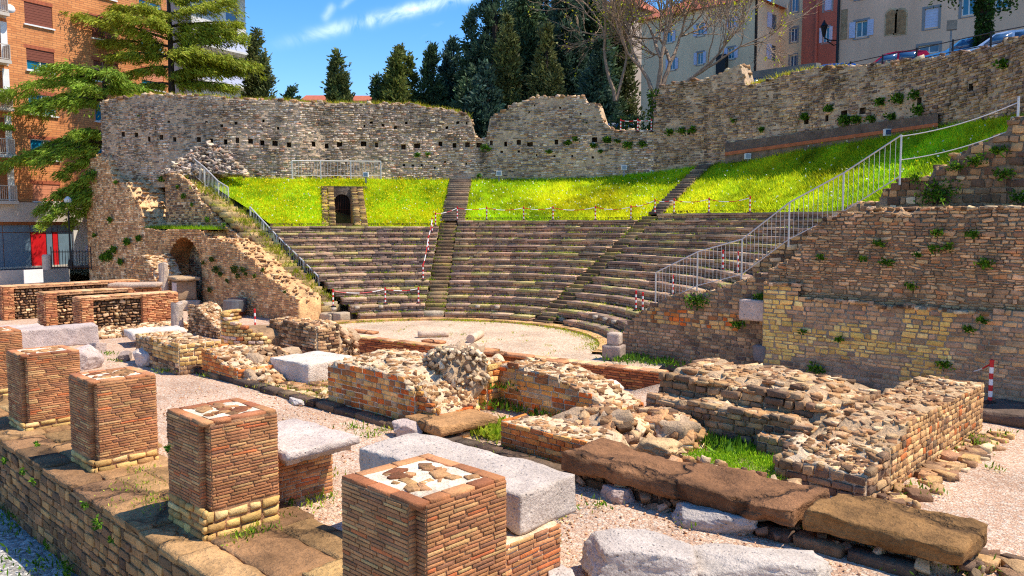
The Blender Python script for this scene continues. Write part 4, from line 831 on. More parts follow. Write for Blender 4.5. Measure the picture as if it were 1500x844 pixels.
def pillar(label, x0, x1, y0, y1, zt, seed, pedestal=None):
    lx, ly = x1 - x0, y1 - y0; r_ = empty('brick_pillar', (x0, y0, 0), 0, label, 'pillar', 'brick pillars along the foreground ledge')
    ny = .16; m = MB(); m.box((.004, .004, -.1), (lx - ny, ly - .004, zt - .035), S(168, 132, 102)); m.box((lx - ny, .104, -.1), (lx - .004, ly - .004, zt - .035), S(168, 132, 102)); m.build('mortar_core', M['mortar'], r_)
    zb = {4: .3, 3: .46, 2: .3, 1: .22, 0: .3}[seed]; hp = Heap(); ny = .16
    cor = dict(course=.045, wid=.29, d=.009, gap=.008, jit=.12, wj=.4, hj=.12, ch=.0025, pal=PP, z0=zb, wav=.006, rot=.008)
    # brick courses; the corner towards the viewer has a narrow upright rebate
    notch = lambda s: s > lx - ny
    face(hp, (0, 0, 0), (1, 0, 0), (0, -1, 0), lx - ny, lambda s: zt - .05, **cor); face(hp, (lx - ny, .1, 0), (1, 0, 0), (0, -1, 0), ny, lambda s: zt - .05, **cor)
    face(hp, (lx, .1, 0), (0, 1, 0), (1, 0, 0), ly - .1, lambda s: zt - .05, **cor); face(hp, (lx - ny, 0, 0), (0, 1, 0), (1, 0, 0), .1, lambda s: zt - .05, **cor)
    lower = dict(course=.12, wid=.30, d=.03, gap=.010, jit=.2, wj=.4, hj=.25, ch=.03, pal=PY)
    face(hp, (0, -.005, 0), (1, 0, 0), (0, -1, 0), lx + .01, lambda s: zb, **lower); face(hp, (lx + .005, 0, 0), (0, 1, 0), (1, 0, 0), ly, lambda s: zb, **lower)
    hp.build(r_, M['brick'], 'brick', 300, 'brickwork', (x0, y0, 0)); hq = Heap()
    face(hq, (lx, ly, 0), (-1, 0, 0), (0, 1, 0), lx, lambda s: zt - .05, **{**cor, 'z0': 0}); face(hq, (0, ly, 0), (0, -1, 0), (-1, 0, 0), ly, lambda s: zt - .05, **{**cor, 'z0': 0}); hq.build(r_, M['brick'], 'brick', 0, 'rear_brickwork', (x0, y0, 0))
    # top: a rim of flat bricks round white mortar with broken brick set in it
    ht = Heap(); rim = .17
    for O, A, N, L in (((0, 0), (1, 0, 0), (0, 1, 0), lx), ((lx, rim), (0, 1, 0), (-1, 0, 0), ly - 2 * rim), ((lx, ly), (-1, 0, 0), (0, -1, 0), lx), ((0, ly - rim), (0, -1, 0), (1, 0, 0), ly - 2 * rim)):
        s = 0.
        while s < L - .02:
            wd = min(rng.uniform(.26, .48), L - s); wd = L - s if L - s - wd < .12 else wd; A_ = np.array(A, float); N_ = np.array(N, float); a, b = A_ * (s + wd / 2), N_ * rim / 2
            ht.add([np.array([O[0], O[1], zt - .028]) + a + b], A_, N_, UP, wd / 2 - .006, rim / 2 - .006, .034, .008, .06, pick([(S(166, 112, 78), 2), (S(186, 134, 96), 2), (S(150, 96, 68), 1)], 1)); s += wd
    ht.build(r_, M['brick'], 'rim_brick', 60, 'rim', (x0, y0, 0))
    xs_, ys_ = np.linspace(rim, lx - rim, 22), np.linspace(rim, ly - rim, 22); XX, YY = np.meshgrid(xs_, ys_, indexing='ij'); ZZ = zt - .006 + .014 * n2(XX, YY, 7, seed); q = np.arange(XX.size).reshape(XX.shape)
    mesh('mortar_bed', np.stack([XX, YY, ZZ], -1), np.stack([q[:-1, :-1], q[1:, :-1], q[1:, 1:], q[:-1, 1:]], -1).reshape(-1, 4), M['mortar'], r_, np.asarray(S(226, 216, 200)))
    h3 = Heap(); nn = 20; scatter(h3, np.stack([rng.uniform(rim + .08, lx - rim - .08, nn), rng.uniform(rim + .08, ly - rim - .08, nn), np.full(nn, zt - .008)], 1), .05, .13, .012, .02, pal=[(S(150, 116, 84), 2), (S(176, 140, 100), 2), (S(128, 84, 60), 1)], tilt=.04); h3.build(r_, M['stone'], 'set_stone', 30, 'set_stones', (x0, y0, 0))
    return r_
pillar('nearest brick pillar at the bottom centre with a white mortar top', -7.45, -6.12, 5.0, 6.25, 1.7, 4)
pillar('second nearest brick pillar with a yellow stone foot and a weed on its side', -11.95, -10.76, 4.98, 6.12, 1.72, 3)
pillar('middle brick pillar, third of the five from the viewer', -16.28, -15.15, 5.0, 6.14, 1.68, 2)
pillar('fourth brick pillar from the viewer, near the left edge', -20.3, -19.2, 5.0, 6.14, 1.68, 1)
pillar('farthest brick pillar, cut off by the left edge of the view', -24.8, -23.65, 5.0, 6.2, 1.7, 0)
# brick pedestals behind the pillars and the marble slabs that lie on them
def pedestal(label, x0, x1, y0, y1, z):
    ruin('brick_pedestal', label, x0, x1, y0, y1, 0, z, 'SEN', .06, .3, PP, 150, 0, cat='pedestal', mat=M['brick'], piece='brick', d=.018, gap=.009, jit=.07, hj=.1, ch=.004)
pedestal('brick pedestal under the cornice slab behind the second pillar', -12.7, -11.35, 6.3, 7.45, .82)
b = wbox('cornice_slab', (1.85, 1.35, .24), M['marble'], None, .014, .016, 5, .05, S(214, 202, 196), 3, warp=lambda V: V * np.stack([1 - .16 * (V[:, 2] < -.03), 1 - .12 * (V[:, 2] < -.03), np.ones(len(V))], 1)); b.location = (-11.6, 6.85, .82); b.rotation_euler = (0, 0, R(2)); tag(b, 'white marble cornice slab jutting out behind the second pillar', 'slab')
pedestal('brick pedestal under the big marble slab behind the nearest pillar', -8.3, -6.45, 6.35, 7.55, .74)
def chip(V): V = V.copy(); t = np.clip((V[:, 0] - .9) / .8, 0, 1); V[:, 2] = np.where(V[:, 2] < 0, V[:, 2] * (1 - .6 * (1 - t)), V[:, 2]) + .02 * n2(V[:, 0], V[:, 1], 1.2, 3); return V
b = wbox('marble_slab', (3.0, 1.15, .56), M['marble'], None, .018, .014, 3.5, .05, S(206, 196, 188), 11, warp=chip); b.location = (-8.05, 7.35, .70); b.rotation_euler = (0, R(1), R(4)); tag(b, 'large white marble slab resting behind the nearest brick pillar', 'slab')

# ================================================================== central ruins
kerb = empty('stone_kerb', (-25, 10.72, 0), 0, 'line of dark kerb stones along the gravel in front of the stage ruins', 'kerb'); hp = Heap(); x = 0.
while x < 21.6:
    wd = rng.uniform(.5, 1.2); hp.add([(x + wd / 2, .1 + rng.normal(0, .02), .05)], (1, 0, 0), UP, (0, -1, 0), wd / 2 - .01, .09, .16, .03, .12, pick([(S(110, 94, 80), 2), (S(92, 80, 72), 2), (S(134, 114, 92), 1)], 1)); x += wd
hp.build(kerb, M['slab'], 'kerb_stone', 40, 'kerb_rest', (-25, 10.72, 0))
# long brick wall with rubble top
fW1 = lambda X, Y: 1.14 + .05 * n2(X, Y, 3, 2) + np.where(np.asarray(X) > 2.75, -.25 * (np.asarray(X) - 2.75) / .4, 0) + .12 * np.clip(np.asarray(Y) / 1.2, 0, 1) + np.where((np.asarray(X) < .25), -.12, 0)
ruin('brick_wall', 'long orange and yellow brick wall block at the centre with a rubble top', -16.88, -13.55, 11.0, 12.9, 0, fW1, 'SEW', .115, .26, PM, 260, 150, (.07, .2, .03, .07), PT, jit=.14, hj=.2, d=.016)
def lump(name, label, loc, size, n=150, pal=PT, parts=60, rr=(.09, .24, .05, .11), cat='rubble', seed=0, power=2.2, core=1.92, camp=.14):
    r_ = empty(name, loc, 0, label, cat); sx, sy, sz = size; rock('mortar_core', (sx * core, sy * core, sz * core), M['mortar'], r_, S(178, 158, 134), seed, 20, 4, camp, (0, 0, -sz * .85)); hp = Heap()
    u_ = rng.normal(0, 1, (n, 3)); u_[:, 2] = np.abs(u_[:, 2]); u_ /= (np.abs(u_) ** power).sum(1, keepdims=True) ** (1 / power); P = u_ * (sx, sy, sz)
    N = u_ / np.array([sx, sy, sz]); N /= np.linalg.norm(N, axis=1, keepdims=True); N = N + rng.normal(0, .25, (n, 3)) + (0, 0, .5); N /= np.linalg.norm(N, axis=1, keepdims=True)
    A = np.cross(N, rng.normal(0, 1, (n, 3))); A /= np.linalg.norm(A, axis=1, keepdims=True); w_ = rng.uniform(rr[0] * .8, rr[1] * .72, n)
    hp.add(P * (1, 1, .96), A, np.cross(N, A), N, w_, w_ * rng.uniform(.45, .9, n), rng.uniform(rr[2], rr[3], n) * .8, .01, .38, pick(pal, n, .22)); hp.build(r_, M['stone'], 'stone', parts, 'stonework', loc); return r_
lump('rubble_core', 'knobbly grey rubble lump standing on the right end of the brick wall', (-13.85, 12.45, .8), (.62, .62, .82), 170, [(S(150, 136, 116), 2), (S(184, 166, 138), 2), (S(206, 190, 164), 2), (S(124, 108, 92), 2)], 150, (.06, .15, .03, .06), seed=4, core=1.86, camp=.2, power=4.)
ruin('brick_wall', 'ragged broken brick end below the grey rubble lump', -13.56, -12.95, 11.1, 12.35, 0, lambda X, Y: np.interp(X, [0, .2, .4, .6], [1.0, .85, .6, .42]) + .12 * n2(X, Y, 3, 5), 'SE', .11, .22, PM, 70, 60, (.06, .16, .03, .06), PT, d=.05, jit=.22, rot=.05)
b = wbox('flat_slab', (1.3, 1.5, .2), M['slab'], None, .012, .016, 3.5, .06, S(168, 132, 92), 8); b.location = (-12.7, 11.3, .2); b.rotation_euler = (0, 0, R(-6)); tag(b, 'flat brown stone slab at the right foot of the brick wall', 'slab')
lump('rubble_footing', 'rough rubble footing under the flat brown slab', (-12.7, 11.3, -.12), (.75, .85, .3), 60, PR, 40, (.08, .18, .04, .08), seed=6)
fP = lambda X, Y: 1.15 + .12 * n2(X, Y, 2.5, 6) - .1 * np.abs(np.asarray(X) - .4)
ruin('ruined_pier', 'narrow broken brick pier between the rubble lump and the next wall', -14.5, -13.72, 13.35, 14.1, 0, fP, 'SEW', .13, .24, PM, 90, 40, (.06, .16, .03, .06), PT, jit=.2, d=.06)
fW2 = lambda X, Y: np.interp(X, [0, 1.5, 2.0, 2.5, 3.0, 3.4], [1.1, 1.08, 1.0, .85, .62, .5]) + .05 * n2(X, Y, 3, 9)
ruin('brick_wall', 'weathered brick wall with a sloping broken right end behind the passage', -13.7, -10.3, 13.75, 14.9, 0, fW2, 'SE', .125, .3, PM, 200, 110, (.08, .22, .03, .07), PT, jit=.14, d=.018)
fW3 = lambda X, Y: .60 + .05 * n2(X, Y, 3, 4) - .05 * np.asarray(Y)
ruin('brick_wall', 'low orange brick wall facing the gravel left of the long dark slab', -11.05, -8.9, 11.15, 12.2, 0, fW3, 'SW', .1, .33, [(S(206, 132, 70), 3), (S(196, 116, 60), 3), (S(210, 160, 100), 2), (S(170, 110, 70), 1)], 150, 60, (.06, .18, .02, .05), PT, jit=.08, hj=.12)
lump('rubble_core', 'spread of broken yellowish rubble behind the low orange wall', (-9.9, 13.0, -.15), (1.15, .75, .85), 200, PT, 120, (.1, .26, .05, .1), seed=9)
lump('rubble_core', 'rubble heap with flat stones left of the big right ruin', (-9.2, 13.9, -.1), (.95, .7, .75), 150, PT, 90, (.1, .28, .05, .1), seed=10)
rk = rock('marble_block', (1.0, .75, .55), M['marble'], None, S(226, 218, 208), 21, 10, 4, .03); p = OY(878, 585, 15.6); rk.location = (p[0], 15.7, p[2] - .1); tag(rk, 'white rounded marble block lying behind the sloping brick wall', 'block')
lump('rubble_footing', 'rubble bed under the white marble block behind the sloping wall', (p[0], 15.7, -.7), (.8, .7, p[2] + .55), 60, PR, 30, seed=12)
# ------------------------------------------------------------------ big right ruin
fW4 = lambda X, Y: np.where(np.asarray(Y) < .55, .78, 1.12) + np.where(np.asarray(Y) > 1.1, .12, 0) + .06 * n2(X, Y, 2.6, 14) - np.where(np.asarray(X) > 3.2, .35 * (np.asarray(X) - 3.2), 0)
PK = [(S(146, 122, 98), 3), (S(128, 106, 86), 3), (S(166, 140, 108), 2), (S(110, 92, 78), 2)]
ruin('stone_ruin', 'broad stepped ruin of dark rough blocks behind the green weed patch', -9.95, -6.05, 14.5, 17.1, 0, fW4, 'SEW', .17, .36, PK, 220, 190, (.1, .28, .04, .09), PT, jit=.24, d=.06, wj=.55, hj=.35, rubparts=240, ch=.012, rot=.05, ccol=S(176, 154, 126))
hp_r = empty('stone_course', (-9.95, 15.05, .75), 0, 'upper setback course of rough stones on the broad right ruin', 'course'); hp = Heap()
face(hp, (0, 0, 0), (1, 0, 0), (0, -1, 0), 3.5, lambda s: .4 + .05 * math.sin(s * 3), .15, .34, .09, PK, jit=.26, wj=.5, ch=.012, rot=.05); hp.build(hp_r, M['stone'], 'stone', 60, 'stonework', (-9.95, 15.05, .75))
fW5 = lambda X, Y: np.interp(Y, [0, .35, .7, 1.1, 5.6], [.70, .80, .96, 1.02, 1.04]) + .05 * n2(X, Y, 2.6, 15) + np.where(np.asarray(X) < .35, -.12, 0)
PE = [(S(190, 156, 112), 3), (S(166, 132, 94), 3), (S(140, 110, 82), 3), (S(206, 176, 130), 2), (S(184, 112, 66), 1), (S(112, 92, 74), 1)]
ruin('stone_wall', 'thick right corner wall of small sunlit stones with a rubble top', -6.15, -4.68, 13.95, 19.45, 0, fW5, 'SEN', .105, .2, PE, 300, 240, (.07, .2, .03, .07), PT, jit=.22, d=.02, rubparts=260, wj=.55, hj=.35, rot=.04, ccol=S(182, 158, 128))
ruin('stone_wall', 'low stepped stone footing in front of the right corner wall', -6.3, -4.75, 13.1, 13.98, 0, lambda X, Y: .42 + .3 * np.clip(np.asarray(Y) / .9, 0, 1) + .07 * n2(X, Y, 3, 3), 'SEW', .14, .28, PK, 60, 70, (.08, .2, .03, .07), PT, jit=.2, d=.06, rubparts=60)
ruin('stone_wall', 'low rubble sill between the dark block and the corner wall', -7.2, -6.0, 14.2, 15.2, 0, lambda X, Y: .45 + .1 * n2(X, Y, 3, 5), 'SE', .15, .3, PK, 40, 50, (.08, .22, .03, .07), PT, jit=.18, d=.06)
hp = Heap(); P = np.stack([rng.uniform(-4.6, -4.1, 90), rng.uniform(13.4, 19.3, 90), np.full(90, .0)], 1); scatter(hp, P, .08, .2, .03, .08, pal=PR, tilt=.1); r_ = empty('footing_stones', (0, 0, 0), 0, 'scatter of flat footing stones along the foot of the right corner wall', 'stones'); hp.build(r_, M['stone'], 'stone', 80, 'stonework')
# ------------------------------------------------------------------ the two long dark slabs on the right
def beam(label, p0, p1, wid, hgt, z, seed, col, xs=0.0):
    p0, p1 = np.array(p0, float), np.array(p1, float); v = p1 - p0; L = np.linalg.norm(v); cc = (p0 + p1) / 2
    def wp(V): V = V.copy(); V[:, 1] *= 1 + .12 * vnoise(V * (1, 0, 0), 1.6, seed)[:]; V[:, 0] += .07 * vnoise(V * (0, 1, 1), 3., seed + 1); V[:, 2] += .05 * vnoise(V * (1, 1, 0), 1.3, seed + 2); st_ = vnoise(V * (1.2, 1.2, 9), 1.4, seed + 4); V[:, 1] += .03 * st_ * np.sign(V[:, 1]); V[:, 2] += np.where(V[:, 2] > 0, .022 * np.round(2.2 * vnoise(V * (1, 1, 0), 1.7, seed + 8)), 0); return V
    b = wbox('stone_beam', (L, wid, hgt), M['slab'], None, .022, .03, 3.5, .045, col, seed, warp=wp); b.location = (cc[0], cc[1], z); b.rotation_euler = (0, 0, math.atan2(v[1], v[0])); return tag(b, label, 'slab')
beam('long dark brown stone slab lying along the front of the right ruins', (-8.85, 10.95), (-4.78, 11.15), 1.2, .27, .26, 31, S(126, 94, 68))
beam('cracked brown stone slab with a broken right end, lying lower right', (-4.70, 11.25), (-2.72, 11.4), 1.2, .26, .24, 32, S(138, 108, 70))
lump('rubble_footing', 'rubble footing under the long dark stone slab', (-6.9, 11.05, -.25), (2.1, .5, .5), 160, [(S(110, 94, 80), 2), (S(140, 118, 96), 2), (S(180, 160, 136), 1)], 90, (.08, .2, .04, .08), seed=14, power=6)
lump('rubble_footing', 'rubble footing under the cracked brown slab at lower right', (-3.75, 11.35, -.25), (1.05, .52, .48), 110, [(S(110, 94, 80), 2), (S(150, 126, 100), 2), (S(190, 168, 140), 1)], 70, (.08, .2, .04, .08), seed=15, power=6)
rk = rock('stone_rubble', (.9, .6, .3), M['stone'], None, S(180, 156, 120), 33, 14, 4, .12); rk.location = (-8.15, 12.25, .3); tag(rk, 'pale weathered stone lump on the left end of the long slab', 'stone')
lump('rubble_core', 'rubble fill behind the long dark slab', (-6.7, 12.1, -.2), (1.7, .6, .55), 120, PT, 60, (.08, .2, .04, .08), seed=16, power=4)
# ------------------------------------------------------------------ marble rocks on the gravel
def gr(label, px, py, size, seed, col, rz=0, cat='rock', dz=-.04, pl=12, mat='marble'):
    p = G(px, py); o = rock('marble_rock', size, M[mat], None, np.asarray(col), seed, pl, 5, .045); o.location = (p[0], p[1], dz); o.rotation_euler = (0, 0, rz); return tag(o, label, cat)
gr('large white rock at the bottom edge, left of the two big ones', 935, 852, (1.5, .8, .62), 41, S(204, 196, 190), R(38))
gr('large white rock at the bottom edge, right of the two big ones', 1108, 856, (1.9, .85, .46), 42, S(206, 198, 190), R(38))
gr('flat pale grey rock on the gravel in front of the long dark slab', 1046, 770, (1.3, .6, .34), 43, S(200, 194, 190), R(14))
gr('pinkish grey angular rock beside the kerb in front of the low orange wall', 906, 731, (.56, .42, .3), 44, S(196, 176, 168), R(-20))
gr('small blue-grey stone lying by the kerb stones', 862, 708, (.45, .3, .22), 45, S(150, 150, 160), R(10))
gr('pointed pale rock in front of the flat slab at the centre', 599, 641, (.75, .5, .42), 46, S(206, 190, 184), R(30))
gr('white rock sliver cut by the bottom edge beside the nearest pillar', 820, 862, (.9, .4, .26), 47, S(206, 200, 196), R(-40))
# corner paving lower right, dark platform, post bases
hp = Heap(); r_ = empty('rubble_paving', (0, 0, 0), 0, 'strip of flat rubble paving at the lower right corner', 'paving'); P = np.stack([rng.uniform(-3.2, -1.2, 120), rng.uniform(11.5, 12.8, 120), np.full(120, .02)], 1)
P = P[(P[:, 0] + 3.1) * .55 + 11.4 > P[:, 1] - .5]; scatter(hp, P, .1, .26, .03, .06, pal=PR, tilt=.06); hp.build(r_, M['stone'], 'stone', 90, 'stonework')
b = wbox('stone_platform', (1.3, 3.0, .3), M['slab'], None, .04, .02, 2, .12, S(104, 92, 84), 51); p = G(1465, 612); b.location = (p[0] + .35, p[1] + .7, -.02); tag(b, 'dark stone platform behind the right corner wall', 'platform')
b = wbox('paving_slab', (1.6, 1.0, .12), M['slab'], None, .03, .02, 2, .12, S(176, 150, 108), 52); p = G(1215, 590); b.location = (-6.9, 18.3, .0); tag(b, 'worn floor slab inside the right ruin', 'slab')

hp = Heap(); n_ = 5200; D_ = rng.uniform(9.5, 22, n_) ; px_ = rng.uniform(0, 1500, n_); P = np.array([DD(a, 422, d) for a, d in zip(px_, D_)]); P = P[(P[:, 1] > 6.4) & (P[:, 1] < 10.6) & (P[:, 0] < 1)]; P[:, 2] = .012
scatter(hp, P, .008, .026, .006, .014, pal=[(S(206, 164, 130), 3), (S(222, 190, 156), 3), (S(176, 138, 110), 2)], tilt=.3)
V = np.concatenate(hp.V); FF = (SF[None] + (np.arange(len(V)) * 12)[:, None, None]).reshape(-1, 4); tag(mesh('loose_pebbles', V.reshape(-1, 3), FF, M['stone'], None, np.repeat(np.concatenate(hp.C), 12, 0)), 'loose pebbles scattered over the pink gravel', 'pebbles', None, 'stuff')
# ================================================================== ruins on the left
PLb = [(S(196, 138, 98), 3), (S(180, 122, 86), 3), (S(160, 104, 76), 2), (S(210, 160, 116), 2)]
PV = [(S(176, 146, 112), 3), (S(140, 112, 86), 3), (S(206, 180, 146), 2), (S(104, 84, 68), 2)]
def lwall(label, x0, x1, y0, y1, z, seed):
    r_ = empty('ruin_wall', (x0, y0, 0), 0, label, 'wall'); lx, ly = x1 - x0, y1 - y0; tp = lambda X, Y: z + .03 * n2(X, Y, 2, seed); hcore(lx, ly, lambda X, Y: tp(X, Y) - .03, M['mortar'], r_, .25, inset=.3, col=S(120, 98, 78)); m = MB(); m.box((.04, .04, -.1), (lx - .02, .42, z - .03), S(176, 130, 98)); m.box((.04, ly - 1.5, -.1), (lx - .02, ly - .04, z - .03), S(176, 130, 98)); m.box((.04, .4, z - .1), (lx - .03, ly - .4, z - .02), S(190, 150, 116)); m.build('brick_core', M['mortar'], r_); hp = Heap(); k = dict(course=.07, wid=.26, d=.035, gap=.01, jit=.07, hj=.12, pal=PLb)
    face(hp, (0, 0, 0), (1, 0, 0), (0, -1, 0), lx, lambda s: z, **k); face(hp, (lx, 0, 0), (0, 1, 0), (1, 0, 0), .45, lambda s: z, **k); face(hp, (lx, ly - 1.5, 0), (0, 1, 0), (1, 0, 0), 1.5, lambda s: z, **k)
    hp.build(r_, M['brick'], 'brick', 120, 'brickwork', (x0, y0, 0)); h2 = Heap(); face(h2, (lx - .26, .45, 0), (0, 1, 0), (1, 0, 0), ly - 1.95, lambda s: z - .08, .12, .2, .11, PV, jit=.4, wj=.5, hj=.3, gap=.035, rot=.1); h2.build(r_, M['stone'], 'stone', 80, 'stonework', (x0, y0, 0))
    h3 = Heap(); n_ = 10
    for i in range(n_): h3.add([(lx / 2, ly * (i + .5) / n_, z + .01)], (1, 0, 0), (0, 1, 0), UP, lx / 2 - .01, ly / n_ / 2 - .008, .03, .012, .08, pick([(S(206, 170, 134), 2), (S(190, 150, 112), 2)], 1))
    h3.build(r_, M['stone'], 'capping_stone', 12, 'capping', (x0, y0, 0))
lwall('brick ended ruin wall nearest of the three parallel walls at left', -35.05, -34.15, 11.05, 14.9, 1.5, 1)
lwall('brick ended ruin wall, middle of the three parallel walls at left', -38.5, -37.5, 10.75, 15.6, 1.5, 2)
lwall('brick ended ruin wall, farthest of the three parallel walls at the left edge', -43.4, -42.3, 10.4, 16.5, 1.52, 3)
b = wbox('marble_slab', (1.0, 2.1, .2), M['marble'], None, .03, .015, 3, .1, S(200, 180, 164), 61); b.location = (-37.9, 14.6, 1.54); b.rotation_euler = (0, 0, R(-38)); tag(b, 'pale stone slab lying on top of the middle left ruin wall', 'slab')
ruin('rubble_footing', 'low rubble footing running below the nearest left ruin wall', -34.2, -32.9, 11.2, 15.0, 0, lambda X, Y: .28 + .12 * n2(X, Y, 2, 8) - .1 * np.asarray(X), 'SE', .13, .26, PV, 80, 120, (.08, .24, .03, .07), PT, jit=.25, d=.07)
def blk(label, px, py, size, seed, col=S(206, 192, 186), rz=0, z=0., bev=.06, amp=.04): 
    p = G(px, py, z); b = wbox('marble_block', size, M['marble'], None, bev * .4, amp * .7, 3.0, .07, col, seed); b.location = (p[0], p[1], z - .02); b.rotation_euler = (0, 0, rz); return tag(b, label, 'block')
blk('long grey weathered marble block at left behind the brick pillars', 84, 506, (1.0, 2.6, .72), 62, S(196, 184, 182), R(-8))
blk('flat marble slab at the left edge behind the farthest pillar', 14, 497, (1.2, 2.2, .5), 63, S(206, 194, 190), R(-8))
gr('sloping broken marble piece just behind the fourth pillar', 122, 540, (.9, .9, .85), 64, S(206, 192, 188), R(20))
gr('small grey marble cube lying on the path at left', 143, 516, (.6, .5, .42), 65, S(180, 164, 158), R(10), pl=4)
gr('small dark stone chunk on the path by the low yellow wall', 183, 528, (.7, .42, .36), 66, S(160, 146, 140), R(-30))
gr('broken white marble chunk in front of the low yellow wall', 214, 535, (.8, .6, .6), 67, S(216, 206, 200), R(15))
blk('white marble slab lying on the ruins beside the short column', 228, 493, (1.5, 1.9, .3), 68, S(226, 216, 208), R(-10), .25)
# low yellow wall and the jumble of ruins to its right
ruin('brick_wall', 'low yellow stone wall with a rubble top on the left', -26.6, -23.45, 10.2, 11.5, 0, lambda X, Y: .88 + .06 * n2(X, Y, 2.6, 31), 'SEW', .12, .26, PY, 150, 130, (.08, .22, .03, .06), PT, colfn=lambda f, s, z: PR if (f == 'S' and s < 1.2) or z < .3 else None, jit=.14)
ruin('brick_wall', 'orange brick corner of the left stage ruin', -23.15, -21.0, 10.75, 12.1, 0, lambda X, Y: np.interp(X, [0, .7, .9, 2.2], [.74, .74, .6, .35]) + .06 * n2(X, Y, 3, 32), 'SEW', .1, .24, [(S(206, 128, 72), 3), (S(190, 112, 62), 2), (S(206, 156, 100), 2)], 110, 90, (.07, .2, .03, .06), PT, jit=.12)
lump('rubble_core', 'jagged rubble mound of thin stones in the left stage ruin', (-22.1, 12.2, -.2), (1.3, .9, 1.0), 330, PV + PT, 180, (.08, .24, .03, .06), seed=71)
lump('rubble_core', 'low rubble tongue running down to the marble bench', (-20.9, 11.4, -.15), (.9, .6, .5), 150, PT, 90, (.07, .2, .03, .06), seed=72)
ap = empty('curved_wall', (-24.7, 13.4, 0), 0, 'yellow curved niche wall standing in the left stage ruin', 'wall'); hp = Heap(); rad = 1.05
for i, z in enumerate(np.arange(.06, 1.62, .12)):
    for a in np.arange(R(190), R(350), .22) + (.11 if i % 2 else 0):
        if z > 1.55 - .5 * max(0, (a - R(265))) : continue
        hp.add([(rad * math.cos(a), rad * math.sin(a), z)], (-math.sin(a), math.cos(a), 0), UP, (math.cos(a), math.sin(a), 0), rad * .105, .053, .1, .012, .1, pick(PY + [(S(200, 176, 160), 3), (S(190, 120, 80), 1)], 1))
hp.build(ap, M['stone'], 'stone', 120, 'stonework', (-24.7, 13.4, 0)); m = MB(); m.lathe([(rad - .06, -.1), (rad - .07, .8), (rad - .35, 1.0), (.05, 1.05)], 24, (0, .1, 0), S(150, 126, 100)); m.build('mortar_core', M['mortar'], ap)
ruin('stone_wall', 'broken rubble wall at the back of the left stage ruin', -24.4, -21.6, 13.7, 14.5, 0, lambda X, Y: 1.28 + .1 * n2(X, Y, 2, 33), 'SE', .1, .24, PV, 120, 160, (.08, .24, .03, .06), PT, jit=.2, d=.06)
lump('rubble_core', 'dark rubble mass behind the marble bench', (-23.2, 15.0, -.1), (1.5, .8, 1.35), 260, PV, 140, (.08, .22, .03, .07), seed=73)
ruin('stone_wall', 'yellow squared stone corner beside the orchestra wall', -24.75, -23.95, 15.15, 16.1, -.1, lambda X, Y: .95 + .05 * n2(X, Y, 3, 34), 'SE', .13, .28, PY, 50, 20, (.06, .18, .03, .05), PY, jit=.08)
b = wbox('marble_bench', (1.75, 1.7, .6), M['marble'], None, .015, .02, 4, .06, S(228, 220, 210), 75); b.location = (-20.3, 12.75, 0); b.rotation_euler = (0, 0, R(5)); tag(b, 'big white marble bench block left of the long brick wall', 'block')
gr('small flat stone at the gravel edge left of the long brick wall', 437, 590, (.75, .35, .18), 76, S(206, 200, 196), R(-10))
# columns, altar, tank
def column(label, base, h, r_, flutes, seed):
    n = 60; a = np.arange(n) * 2 * np.pi / n; V = []; zs_ = np.linspace(0, h, 14)
    for z in zs_: rr_ = r_ * (1 - .05 * z / h) * (1 - .06 * np.abs(np.sin(a * flutes / 2)) ** .5 if flutes else 1) + .012 * fbm(np.stack([np.cos(a), np.sin(a), np.full(n, z)], 1), 3, seed); V.append(np.stack([rr_ * np.cos(a), rr_ * np.sin(a), np.full(n, z) + (.06 * np.sin(a * 2 + seed) if z == zs_[-1] else 0)], 1))
    V = np.concatenate(V); F = [[i * n + k, i * n + (k + 1) % n, (i + 1) * n + (k + 1) % n, (i + 1) * n + k] for i in range(len(zs_) - 1) for k in range(n)] + [[(len(zs_) - 1) * n + k for k in range(n)]]
    o = mesh('column_shaft', V, F, M['marble'], None, np.asarray(S(200, 186, 174))); o.location = tuple(base); return tag(o, label, 'column')
column('fluted grey column stub standing before the left vault', (-42.0, 17.6, 0), 2.35, .24, 20, 3)
column('short plain grey column stub beside the low rubble wall', (-32.7, 14.2, 0), 1.2, .24, 0, 4)
al = empty('altar_pedestal', (-41.3, 18.3, 0), R(-8), 'square stone pedestal with a moulded cap and white panel', 'pedestal')
wbox('plinth', (1.75, 1.2, .5), M['marble'], al, .03, .02, 3, .1, S(206, 192, 178), 81); wbox('shaft', (1.3, .95, 1.0), M['marble'], al, .02, .015, 3, .1, S(170, 146, 122), 82, loc=(0, 0, .5)); wbox('moulded_cap', (1.85, 1.25, .2), M['marble'], al, .05, .02, 3, .1, S(188, 164, 134), 83, loc=(0, 0, 1.5)); m = MB(); m.box((-.1, -.52, .6), (.6, -.478, 1.4), S(236, 228, 226)); m.build('white_panel', M['marble'], al)
ruin('ruin_wall', 'rubble ruin mass in front of the dark vault', -46.6, -42.9, 17.6, 19.0, 0, lambda X, Y: np.interp(X, [0, .8, 2.2, 3.2, 3.7], [1.6, 2.5, 2.75, 2.2, 1.2]) + .12 * n2(X, Y, 1.6, 35), 'SE', .13, .3, WL, 130, 150, (.1, .28, .04, .08), PT, jit=.2, d=.05)
ruin('ruin_wall', 'crumbling rubble wall behind the short column stub', -32.3, -29.6, 14.5, 15.4, 0, lambda X, Y: np.interp(X, [0, .6, 1.6, 2.7], [1.15, 1.1, .7, .3]) + .1 * n2(X, Y, 2, 36), 'SE', .11, .22, PV, 110, 120, (.08, .2, .03, .07), PT, jit=.25, d=.06)
tk = empty('metal_tank', (-36.4, 18.7, 0), R(-40), 'grey sheet-metal tank on brick feet before the left side wall', 'tank')
